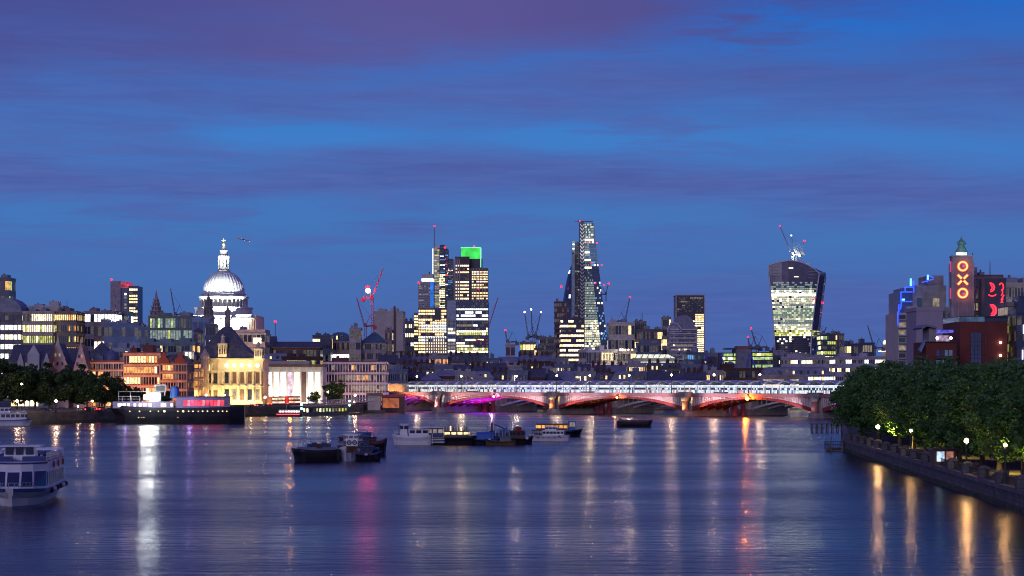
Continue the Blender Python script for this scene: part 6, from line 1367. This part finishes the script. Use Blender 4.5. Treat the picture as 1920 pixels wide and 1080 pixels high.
# --- foreground tour boat
o = boat('tour_boat', 'white tour boat with wraparound windows and blue trim, nearest the viewer', -58.6, 246, math.atan2(-.99, .11), 27, 7.4, 1.75, [M_HW, M_NV, M_DKW], bow=.22, sheer=.35, tip=.12)
mb = MB()      # main saloon with a faceted glass front
W2 = 3.5
prof_s = [(-11.5, -W2), (7.5, -W2), (9.6, -2.2), (10.4, -.8), (10.4, .8), (9.6, 2.2), (7.5, W2), (-11.5, W2)]
prof_t = [(-11.5, -W2), (6.9, -W2), (8.8, -2.1), (9.5, -.8), (9.5, .8), (8.8, 2.1), (6.9, W2), (-11.5, W2)]
mb.loft([[(a, b, 1.6) for a, b in prof_s], [(a, b, 2.1) for a, b in prof_s], [(a, b, 4.0) for a, b in prof_t], [(a, b, 4.9) for a, b in prof_t]])
sal = mb.build('saloon', M_HW, o)
def panel(a0, a1, b0, b1, t0, t1, za, zb_, mat, nm='front_window', par=sal, off=.06):
    va0, va1, vb0, vb1 = Vector((*a0, za)), Vector((*a1, za)), Vector((*b0, zb_)), Vector((*b1, zb_))
    n = (va1-va0).cross(vb0-va0).normalized(); c = Vector((0, 0, za)); 
    if n.dot((va0+va1)/2-Vector((0, 0, za))) < 0: n = -n
    P4 = [va0.lerp(va1, t0), va0.lerp(va1, t1), vb0.lerp(vb1, t1), vb0.lerp(vb1, t0)]
    MB().loft([[tuple(p+n*.01) for p in P4], [tuple(p+n*off) for p in P4]]).build(nm, mat, par)
G_BT = surf('boat_glass', (.015, .03, .08), .1, 0, .3, .8, spec=.9)
for i in range(1, 6):
    a0, a1, b0, b1 = prof_s[i], prof_s[i+1], prof_t[i], prof_t[i+1]; panel(a0, a1, b0, b1, .07, .93, 2.15, 3.85, G_BT)
    panel(prof_t[i], prof_t[i+1], prof_t[i], prof_t[i+1], .0, 1, 4.72, 4.9, M_NV, 'blue_band')
for sy in (-1, 1):
    for k in range(9):
        a = -11+k*2.0; MB().box(a+.2, a+1.8, *sorted((sy*(W2+.01), sy*(W2+.07))), 2.2, 3.7).build('side_window', G_BT, sal)
MB().box(-11.5, 6.8, -3.5, 3.5, 4.9, 4.98).build('upper_deck', M_DKW, o)
for x0, x1 in ((-3, 3.5),):
    wh = MB(); wh.loft([[(1.2, -1.9, 4.98), (4.6, -1.9, 4.98), (4.6, 1.9, 4.98), (1.2, 1.9, 4.98)], [(1.4, -1.6, 6.6), (4.2, -1.6, 6.6), (4.2, 1.6, 6.6), (1.4, 1.6, 6.6)]]); wh = wh.build('wheelhouse', M_HW, o)
    for y0_, y1_ in ((-1.6, -.72), (-.42, .42), (.72, 1.6)): MB().box(4.3, 4.62, y0_, y1_, 5.7, 6.5).build('front_window', G_BT, wh)
    MB().box(.8, 5.0, -2.5, 2.5, 6.6, 6.75).build('wheelhouse_roof', M_HW, o)
    MB().tube((2.5, 0, 6.7), (2.5, 0, 8.0), .06).build('mast', IRON, o)
rail(o, [(6.5, -3.4), (-11.3, -3.4), (-11.3, 3.4), (6.5, 3.4)], 4.98, .95, 1.1, .07)
for k in range(7): MB().box(-10+k*1.5, -9.2+k*1.5, -2.9, 2.9, 4.98, 5.6).build('seat_row', M_NV, o)
MB().box(5.2, 6.6, -3.2, -.6, 4.98, 5.5).build('deck_locker', M_NV, o); MB().box(5.2, 6.6, .6, 3.2, 4.98, 5.5).build('deck_locker', M_NV, o)
MB().loft([[(-9.5, -3.5, 5.9), (-5, -3.5, 5.9), (-5, 3.5, 5.9), (-9.5, 3.5, 5.9)], [(-9.3, -3.3, 6.1), (-5.2, -3.3, 6.1), (-5.2, 3.3, 6.1), (-9.3, 3.3, 6.1)]]).build('awning', M_HW, o)
for k in range(6): MB().ball((-11+k*3.2, 3.75, 1.5), .33, 8).build('fender', [IRON, M_HW, IRON][k % 3], o)
MB().box(11.6, 12.1, -.5, .5, 1.1, 1.5).build('anchor', IRON, o)
rail(o, [(9.8, -2.6), (12.6, -.9), (12.6, .9), (9.8, 2.6)], 1.9, .8, .7, .05, STEEL, 'bow_rail')
for x in (-9, -4, 1): q_ = ring(0, 0, .22, .4, 0, surf('lifebuoy_orange', (.6, .12, .03), .6), 'lifebuoy', o, 18); q_.rotation_euler = (0, 0, math.pi); q_.location = (x, 3.72, 4.4)
mb = MB()
for sy in (-1, 1): mb.box(-12.5, 6, *sorted((sy*3.68, sy*3.78)), 1.25, 1.42)
mb.build('rubbing_strake', IRON, o)
for y in (-1.2, 1.2): MB().lathe([(.22, 4.98), (.22, 5.5), (.12, 5.7)], 5.0, y*2.2, 8).build('deck_vent', STEEL, o)
MB().tube((3.6, -1.2, 6.7), (3.6, -1.2, 7.5), .03).build('aerial', IRON, o); MB().box(2.0, 3.0, -.7, .7, 6.75, 6.95).build('radar_bar', STEEL, o)
# --- small white boat at the left border
o = boat('river_cruiser', 'small white two deck river boat at the left border by the wall', X(12, 688), 688, R(4), 17, 4.6, 1.9, [M_HW, M_NV, M_DKW], bow=.18)
c = cabin(o, -8, 6.5, -2, 2, 1.9, 4.2, M_HW, 9, G_DARK); cabin(o, -6, 1, -1.7, 1.7, 4.35, 6.0, M_HW, 5, G_DARK, 'upper_cabin'); rail(o, [(1, -1.9), (6, -1.9), (6, 1.9), (1, 1.9)], 4.35, .9, 1.5)
# --- black ship
D = 722; o = boat('moored_ship', 'long black hulled ship with lit portholes moored along the wall', X(331, D), D+3, R(184), 47, 8.6, 5.6, [M_HB, M_HB, M_DKW], 'ship', bow=.12, stern=.16, sheer=1.2, tumble=.93, tip=.25, transom=.45)
mx_ = X(331, D)
def shx(px): return -(X(px, D)-mx_)
M_PUR = surf('lilac_superstructure', (.26, .22, .36), .5)
MB().box(shx(325), shx(212), -3.6, 3.6, 5.5, 7.8).build('fore_deckhouse', M_PUR, o)
MB().box(shx(428), shx(330), -3.7, 3.7, 5.5, 9.3).build('main_deckhouse', M_PUR, o); MB().box(shx(432), shx(328), -4, 4, 9.3, 9.6).build('deck_roof', W_DARK, o)
for k in range(11): a = shx(346+k*7.0); MB().box(a-.5, a+.5, 3.72, 3.82, 6.3, 8.3).build('red_window', [L_RED, lit('pink_window', (1, .2, .25), 1.2), L_RED, L_RED][k % 4], o)
for k, (px, w_, m_) in enumerate(((225, 1.4, L_WHITE), (233, 1.0, L_WHITE), (241, .8, L_WHITE), (253, .9, lit('pink_deck_light', (1, .6, .8), 1.8)), (263, 1.0, L_CREAM), (272, 1.6, lit('pink_deck_light', (1, .6, .8), 1.8)), (281, 1.0, L_WHITE), (306, 1.8, L_CREAM), (321, .6, L_WHITE))): MB().box(shx(px)-w_/2, shx(px)+w_/2, 3.62, 3.72, 6.1, 7.2).build('deck_window', m_, o)
for k, px in enumerate((244, 262, 282, 297, 308, 333, 343, 353, 361, 371, 379, 388, 398, 408, 416, 424, 431, 437, 443)):
    rr_ = .38 if px in (308, 343) else .22; q_ = MB(); q_.tube((shx(px), 4.0, 4.4), (shx(px), 4.42 if 230 < px < 425 else 4.0, 4.4), rr_, n=10); q_.build('porthole', L_CREAM if k % 3 else L_WARM, o)
for px in (260, 265, 270, 333): MB().ball((shx(px), 4.25, 2.2), .13, 6).build('hull_lamp', L_CREAM, o)
MB().box(shx(300), shx(279), -2, 2, 7.8, 11.2).build('wheelhouse', surf('ship_grey_blue', (.26, .3, .4), .5), o)
mb = MB()
for px, w_ in ((275, 2.2), (290, 2.2)): mb.box(shx(px)-w_/2, shx(px)+w_/2, 2.3, 2.7, 8.6, 10.2)
mb.build('deck_floodlight', lit('ship_floodlight', (.97, 1, .92), 28, 0), o); lamp('POINT', (X(285, D), D-10, 10.5), None, 2200, (.95, 1, .92), .6); lamp('POINT', (X(277, D), D-10, 9.5), None, 1900, (.95, 1, .92), .6); lamp('POINT', (X(293, D), D-10, 9.5), None, 1900, (.95, 1, .92), .6); lamp('POINT', (X(360, D), D-6, 8.5), None, 500, (.45, .3, 1), .6); lamp('POINT', (X(240, D), D-6, 8.5), None, 300, (.6, .4, 1), .6)
mb = MB()
for a, b in (((289, 722), (309, 722)), ((289, 734), (309, 734)), ((289, 722), (289, 734)), ((309, 722), (309, 734)), ((291, 734), (291, 742)), ((307, 734), (307, 742))): mb.bar((shx(a[0]), 1, Z(a[1], D)), (shx(b[0]), 1, Z(b[1], D)), .45)
mb.build('screen_frame', W_PALE, o); MB().box(shx(307), shx(291), .9, 1.1, Z(733, D), Z(723, D)).build('screen', W_DARK, o)
MB().lathe([(1.7, 9.0), (1.6, 12.5), (1.2, 13.2)], shx(325), 0, 12).build('funnel', M_BLU, o); rail(o, [(shx(262), 3.4), (shx(222), 3.4)], 7.8, 1.8, 3, .12, W_PALE)
mb = MB()
for px in (222, 244): mb.tube((shx(px), 2, 7.8), (shx(px), 2, 11.4), .1)
mb.bar((shx(222), 2, 11.3), (shx(280), 2, 11.3), .12); mb.build('awning_frame', W_PALE, o)
for px in (385, 441): MB().ball((shx(px) if px < 400 else shx(420), 3, 10.1), .35, 8).build('deck_lamp', B_WHITE if px < 400 else L_WHITE, o)
rail(o, [(shx(430), 3.9), (shx(449), 2.6)], 5.9, 1.1, 1.2, .08, IRON)
# --- red passing boat and landing stage
D = 880; o = boat('passenger_launch', 'small passenger launch with red and white lit stripes by the landing stage', X(541, D), D, R(178), 12, 3.4, 1.2, [M_HB, surf('bus_red', (.5, .03, .03)), M_DKW]); cabin(o, -4.5, 4, -1.4, 1.4, 1.2, 2.8, surf('bus_red', (.5, .03, .03)), 7, L_WHITE, over=.4, roofm=M_HW)
MB().box(-5, 5, 1.55, 1.75, .75, 1.0).build('red_light_strip', lit('red_strip', (1, .08, .1), 2.5, 0), o); MB().box(-5, 5, -1.75, -1.55, .75, 1.0).build('red_light_strip', lit('red_strip', (1, .08, .1), 2.5, 0), o); MB().tube((1, 0, 2.9), (1, 0, 9), .07).build('mast', M_HW, o)
D = 915; o = empty('landing_stage', (X(605, D), D, 0), R(50), 'covered floating landing stage with glittering windows and cyan lamps', 'pier'); MB().box(-20, 22, -3.5, 3.5, -.6, 1.0).build('pontoon', W_DARK, o); MB().box(-15, 14, -2.6, 2.6, 1.0, 3.9).build('shelter', surf('shelter_glass', (.05, .08, .1), .2), o)
MB().loft([[(-17, -3.2, 4.2), (-17, 3.2, 4.2), (-17, 3.2, 4.5), (-17, -3.2, 4.5)], [(16, -3.2, 4.9), (16, 3.2, 4.9), (16, 3.2, 5.2), (16, -3.2, 5.2)]]).build('roof', STEEL, o)
for k in range(14): a = -14.5+k*2; MB().box(a, a+.9, -2.72, -2.62, 1.5+rnd.uniform(0, .6), 3.2).build('window', rnd.choice([L_YG, L_DIM, L_GREEN, L_CREAM, G_TEAL, G_DARK]), o)
for x, z in ((-16, 5), (-16, 3.2), (14, 6.3), (14, 4.4)): MB().ball((x, -3, z), .42, 8).build('cyan_lamp', lit('cyan_lamp', (.4, 1, .95), 14, 0), o)
o = empty('gangway', (X(645, 930), 930, 0), R(35), 'sloping covered gangway from the quay down to the landing stage', 'gangway'); mb = MB()
for y in (-1, 1):
    mb.bar((-18, y, 4.2), (16, y, 6.0), .25); mb.bar((-18, y, 6.2), (16, y, 8.0), .25)
    for k in range(17): mb.bar((-18+k*2, y, 4.2+k*.106), (-16+k*2, y, 6.3+k*.106), .14)
mb.build('truss', STEEL, o); MB().loft([[(-18, -1, 4.1), (-18, 1, 4.1), (-18, 1, 4.2), (-18, -1, 4.2)], [(16, -1, 5.9), (16, 1, 5.9), (16, 1, 6), (16, -1, 6)]]).build('walkway', W_DARK, o)
# --- moored cluster one
D = 366; BA = ('dark_barge')
o = boat('dark_barge', 'black round ended barge at the left of the small moored group', X(588, D), D+4, R(200), 8.6, 5.0, 2.1, [M_HB, M_HB, M_DKW], 'barge', bow=.2, stern=.2, sheer=.4, transom=.3, tip=.3, tumble=.95)
MB().box(-3.2, 3.0, -1.9, 1.9, 2.1, 2.6).build('hatch_cover', surf('hatch_grey', (.2, .22, .3), .6), o); MB().box(-.4, .4, 1.8, 2.4, 2.6, 3.1).build('bollard', M_RST, o)
for k in range(5): MB().box(-3+k*.9, -2.4+k*.9, -1.8, -.6, 2.6, 3.2+.2*(k % 2)).build('deck_crate', [W_DARK, W_NAVY, W_BROWN][k % 3], o)
o = boat('work_tug', 'small work boat with pale blue white bow and two ring marks on its cabin', X(643, 368)+1.2, 377, R(-97), 15, 4.6, 2.0, [M_HW, M_HW, M_DKW], bow=.35, sheer=.8)
c = cabin(o, -5, 3.4, -1.7, 1.7, 2.0, 3.4, M_NV, 4, G_DARK); cabin(o, -1.5, 2.2, -1.4, 1.4, 3.52, 4.7, M_HW, 3, G_DARK, 'wheelhouse')
o2 = empty('lifebuoy_board', (X(660, 366), 366, 0), R(-4), 'white board with two dark ringed lifebuoys on the moored work boat', 'board'); MB().box(-1.0, 1.0, -.06, .06, 2.9, 4.3).build('board', M_HW, o2); MB().box(-1.0, 1.0, -.05, .05, 1.7, 2.9).build('red_panel', M_RST, o2)
for xx in (-.48, .48): q = ring(xx, 3.55, .24, .42, -.18, surf('ring_black', (.03, .02, .05), .6), 'ring_mark', o2, 20); MB().bar((xx-.1, -.1, 3.55), (xx+.1, -.1, 3.55), .2).build('ring_centre', W_DARK, q)
MB().tube((0, 0, .8), (0, 0, 2.9), .08).build('post', IRON, o2)
o = boat('deck_barge', 'dark flat barge loaded with red and blue deck gear behind the work boat', X(668, 385), 387, R(10), 8.4, 5, 1.6, [M_HB, M_NV, M_DKW], 'barge', bow=.15, stern=.15)
for k in range(7): MB().box(-3.6+k*1.0, -2.8+k*1.0, -2, 1.5, 1.6, 2.4+.5*((k*7) % 3)).build('deck_box', [M_RST, M_NV, W_DARK, W_STONE, M_NV, W_BROWN, W_DARK][k], o)
cabin(o, -3.5, 3.5, -1.5, 1.5, 3.0, 3.9, M_RST, 5, G_DARK, 'deck_cabin', roofm=M_RST); cabin(o, .2, 2.6, -1, 1, 4.05, 4.8, M_BLU, 2, G_DARK, 'upper_cabin')
o = boat('dark_barge', 'tall sided black barge at the right of the small moored group', X(697, 402), 404, R(8), 5.8, 4.4, 2.7, [M_HB, M_RST, M_DKW], 'barge', bow=.15, stern=.1, sheer=.7)
o = boat('low_workboat', 'low dark workboat with tyre fenders in front of the tall sided barge', X(688, 372), 374, R(6), 5, 3, 1.3, [M_HB, M_NV, M_DKW]); cabin(o, -1.8, .8, -1, 1, 1.3, 2.5, W_NAVY, 3, G_DARK)
for k in range(4): q_ = ring(-1.8+k*1.1, .7, .18, .36, -1.62, M_TYRE, 'tyre_fender', o, 14)
# --- moored cluster two
D = 472
o = boat('white_workboat', 'pale blue white workboat with tall bridge at the left end of the moored row', X(772, D), D, R(178), 9, 4.4, 2.1, [M_HW, M_HW, M_DKW], bow=.2, sheer=.5)
c = cabin(o, .8, 2.6, -1.6, 1.6, 2.1, 4.7, M_HW, 2, G_BT, 'bridge', .25, wz0=.6, wz1=.9); cabin(o, -4, .5, -1.6, 1.6, 2.1, 3.6, M_HW, 3, G_DARK, 'aft_shelter'); rail(o, [(2.8, -1.7), (4, -.6), (4, .6), (2.8, 1.7)], 2.3, .9, .8)
o = boat('striped_barge', 'long black barge with white zigzag stripes on its hull in the moored row', X(843, D), D+1.5, R(1), 13.5, 5, 1.9, [M_HB, M_HB, M_DKW], 'barge', bow=.12, stern=.1, sheer=.3)
mb = MB()
for k in range(4): mb.bar((-6.2, -2.53, .55+k*.36), (-1.2, -2.58, .5+k*.36), .13, h=.13)
mb.build('white_stripes', M_HW, o); MB().bar((-4, -2.66, .2), (-4, -2.66, 2.6), .16).build('pole', M_HW, o)
o2 = o; c = cabin(o, -6.5, -1.5, -1.8, 1.8, 1.9, 3.9, M_NV, 4, L_DIM, 'cabin', roofm=M_HW); cabin(o, -1.2, 4.5, -1.8, 1.8, 1.9, 3.1, W_DARK, 4, L_WARM, 'lit_galley')
for k in range(9): MB().box(-1.2+k*.62, -.9+k*.62, -1.2, -.9, 3.22, 4.1+.4*((k*5) % 3)*.5).build('deck_planter', rnd.choice([L_WARM, surf('planter_pink', (.45, .2, .25), .7), W_BROWN, L_WARM, LEAF]), o)  # warm light on some of these is given as their own glow
o = boat('dark_workboat', 'dark workboat with blue canopy in the middle of the moored row', X(909, D), D+1, R(185), 6.5, 3.2, 1.3, [M_HB, M_NV, M_DKW]); MB().loft([[(-2, a, b) for a, b in ((-1.4, 1.3), (1.4, 1.3), (1.2, 2.4), (0, 2.9), (-1.2, 2.4))], [(2, a, b) for a, b in ((-1.4, 1.3), (1.4, 1.3), (1.2, 2.4), (0, 2.9), (-1.2, 2.4))]]).build('canopy', M_BLU, o)
o = boat('crane_barge', 'dark barge with a small black derrick in the moored row', X(943, D+8), D+9, R(3), 9, 4.4, 1.7, [M_HB, M_HB, M_DKW], 'barge', bow=.1, stern=.1); mb = MB(); mb.tube((-2.6, 0, 1.7), (-2.6, 0, 5.0), .22); mb.bar((-2.6, 0, 4.8), (.6, 0, 3.4), .25); mb.box(-3.2, -2, -.6, .6, 1.7, 3.0); mb.build('derrick', IRON, o)
for k in range(8): MB().box(-1.6+k*.8, -1.1+k*.8, -1.4, 1, 1.7, 2.6+.5*(k % 3)).build('deck_box', [M_NV, W_DARK, M_BLU, W_BROWN][k % 4], o)
o = boat('dark_workboat', 'low brown and ochre workboat below the derrick barge', X(938, D-4), D-4, R(176), 7, 2.8, 1.0, [surf('ochre_hull', (.12, .08, .03), .7), M_HB, M_DKW]); cabin(o, -2.5, 0, -.9, .9, 1.0, 1.9, W_DARK, 2, G_DARK)
o = boat('red_topped_tug', 'small dark tug with a red funnel box between barge and white motorboat', X(974, D+6), D+6, R(10), 6.5, 3.2, 1.5, [M_HB, M_RST, M_DKW]); cabin(o, -2, 1.2, -1.1, 1.1, 1.5, 3.0, W_BROWN, 3, G_DARK); MB().box(-1, .4, -.6, .6, 3.15, 4.0).build('funnel', surf('red_paint', (.35, .03, .03)), o)
D = 503; o = boat('white_motorboat', 'white motorboat with round portholes right of the red funnel tug', X(1030, D), D, R(170), 9.8, 3.8, 1.35, [M_HW, surf('pinkish_topsides', (.5, .42, .46), .4), M_DKW], bow=.35, sheer=.5); c = cabin(o, -3.8, 1.5, -1.4, 1.4, 1.35, 2.5, M_HW, 6, G_DARK); cabin(o, -1.8, .9, -1.2, 1.2, 2.62, 3.5, M_HW, 3, G_DARK, 'flybridge'); rail(o, [(1.6, -1.3), (4, -.5), (4, .5), (1.6, 1.3)], 1.6, .8, .8)
for k in range(5): MB().tube((-3+k*1.4, 1.8, .95), (-3+k*1.4, 1.86, .95), .17, n=10).build('porthole', W_BROWN, o)
D = 548; o = boat('house_barge', 'dark converted barge with amber lit windows and a bright blue deckhouse', X(1045, D), D, R(3), 13.5, 4.4, 1.5, [M_HB, M_HB, M_DKW], 'barge', sheer=.5); cabin(o, -5.6, 2.6, -1.7, 1.7, 1.5, 3.3, W_BROWN, 7, L_AMBER); cabin(o, 3.0, 4.8, -1.5, 1.5, 1.5, 4.2, M_BLU, 1, L_DIM, 'deckhouse', roofm=M_HW, ends=False)
D = 668; o = boat('lone_barge', 'lone dark open barge moored below the middle bridge arch', X(1190, D), D, R(-3), 11.6, 4.8, 1.9, [M_HB, M_RST, M_DKW], 'barge', bow=.1, stern=.1, sheer=.45, tip=.4, tumble=.95)
MB().box(-4.6, 4.6, -1.9, 1.9, 1.9, 2.35).build('coaming', W_DARK, o); MB().box(-4.9, -4.4, -.5, .5, 1.9, 2.9).build('bollard', M_RST, o)
# --- jetties on the right
D = 597; o = empty('timber_jetty', (X(1553, D), D, 0), R(2), 'old dark timber jetty standing in the river by the tree line', 'jetty'); mb = MB()
for k in range(8): x = -4.8+k*1.5; MB().tube((x, -.8, -2), (x+.1, -.8, 3.6 if k % 3 == 0 else 2.9), .2, .16, 7).build('pile', W_SOOT, o); MB().tube((x, 1.2, -2), (x, 1.2, 2.7), .2, .16, 7).build('pile', W_SOOT, o)
mb.box(-5.3, 6.3, -1.2, 1.5, 2.3, 2.55); mb.build('deck', W_SOOT, o); MB().box(-5.3, 6.3, -1.1, -.95, 1.1, 1.35).build('waler', W_SOOT, o)
D = 428; o = empty('landing_platform', (X(1573, D), D, 0), R(10), 'small railed iron landing platform at the corner of the promenade wall', 'platform'); MB().box(-2.6, 2.6, -2, 2, .35, .7).build('deck', W_DARK, o); MB().box(-2.3, 2.3, -1.7, 1.7, -.5, .35).build('float', W_SOOT, o); rail(o, [(-2.5, -1.9), (2.5, -1.9), (2.5, 1.9), (-2.5, 1.9), (-2.5, -1.9)], .7, 1.3, .5, .06, IRON)
for x in (-2.4, 0, 1.6): MB().tube((x, -2.1, -2), (x, -2.1, 3.0), .13).build('pile', W_SOOT, o)
# --- promenade kiosk, benches, bollards
o = empty('promenade_kiosk', (X(1768, 292), 292, 2.3), R(5), 'small kiosk glowing cold white and pink between the dark trunks', 'kiosk'); MB().box(-1.6, 1.6, -1, 1, 0, 2.4).build('wall', W_BROWN, o); MB().box(-1.9, 1.9, -1.5, 1.2, 2.4, 2.6).build('roof', W_DARK, o); MB().box(-1.2, -.1, -1.08, -1.01, .7, 2.1).build('hatch_light', lit('kiosk_cold_light', (.6, .8, 1), .9, .6, 1.5), o); MB().box(.2, 1.2, -1.08, -1.01, .7, 2.1).build('poster', lit('kiosk_pink_light', (1, .4, .3), .35, .6, 1.5), o)
bench0 = empty('park_bench', (0, 0, 0)); MB().box(-.9, .9, -.25, .25, .42, .47).build('seat', W_BROWN, bench0); MB().box(-.9, .9, .22, .27, .5, .9).build('backrest', W_BROWN, bench0)
for x in (-.75, .75): MB().box(x-.04, x+.04, -.2, .24, 0, .42).build('leg', IRON, bench0)
for k, Dd in enumerate((258, 282, 306, 336, 362)):
    b = bench0 if k == 0 else copy_tree(bench0); b.location = (alongRB(Dd)+3.4, Dd, 2.3); b.rotation_euler = (0, 0, R(94)+math.pi); tag(b, ordn[k]+' dark slatted bench behind the promenade railing, from the right border', 'bench', 'benches on the promenade')

# rigging and clutter on the moored boats
for o in [c for c in list(COL.objects) if c.parent is None and c.get('category') in ('barge', 'boat') and c.name.split('.')[0] not in ('tour_boat', 'river_cruiser', 'passenger_launch')]:
    rr_ = random.Random(o.name); nm_ = rr_.randint(1, 3)
    hb = [c for c in o.children if c.name.startswith('hull')][0]; xs = [v.co.x for v in hb.data.vertices]; zs = [v.co.z for v in hb.data.vertices]; L_ = (max(xs)-min(xs)); zt = sorted(zs)[int(len(zs)*.6)]
    for k in range(nm_):
        x = rr_.uniform(-.35, .35)*L_; hh = rr_.uniform(2.2, 4.6); y = rr_.uniform(-.8, .8)
        mb = MB(); mb.tube((x, y, zt-.3), (x, y, zt+hh), .055, .03, 6); mb.bar((x-.4, y, zt+hh*.8), (x+.4, y, zt+hh*.8), .04); mb.build('mast', IRON, o)
        MB().bar((x, y, zt+hh*.95), (max(-L_*.45, x-hh*.9), y, zt), .025).build('stay', IRON, o)
    for k in range(4):
        x = rr_.uniform(-.42, .42)*L_; s_ = rr_.uniform(.18, .4); MB().ball((x, -1.9 if k % 2 else 1.7, zt+.1), s_, 8, sz=.8).build('fender', rr_.choice([IRON, M_RST, M_HW, M_BLU]), o)
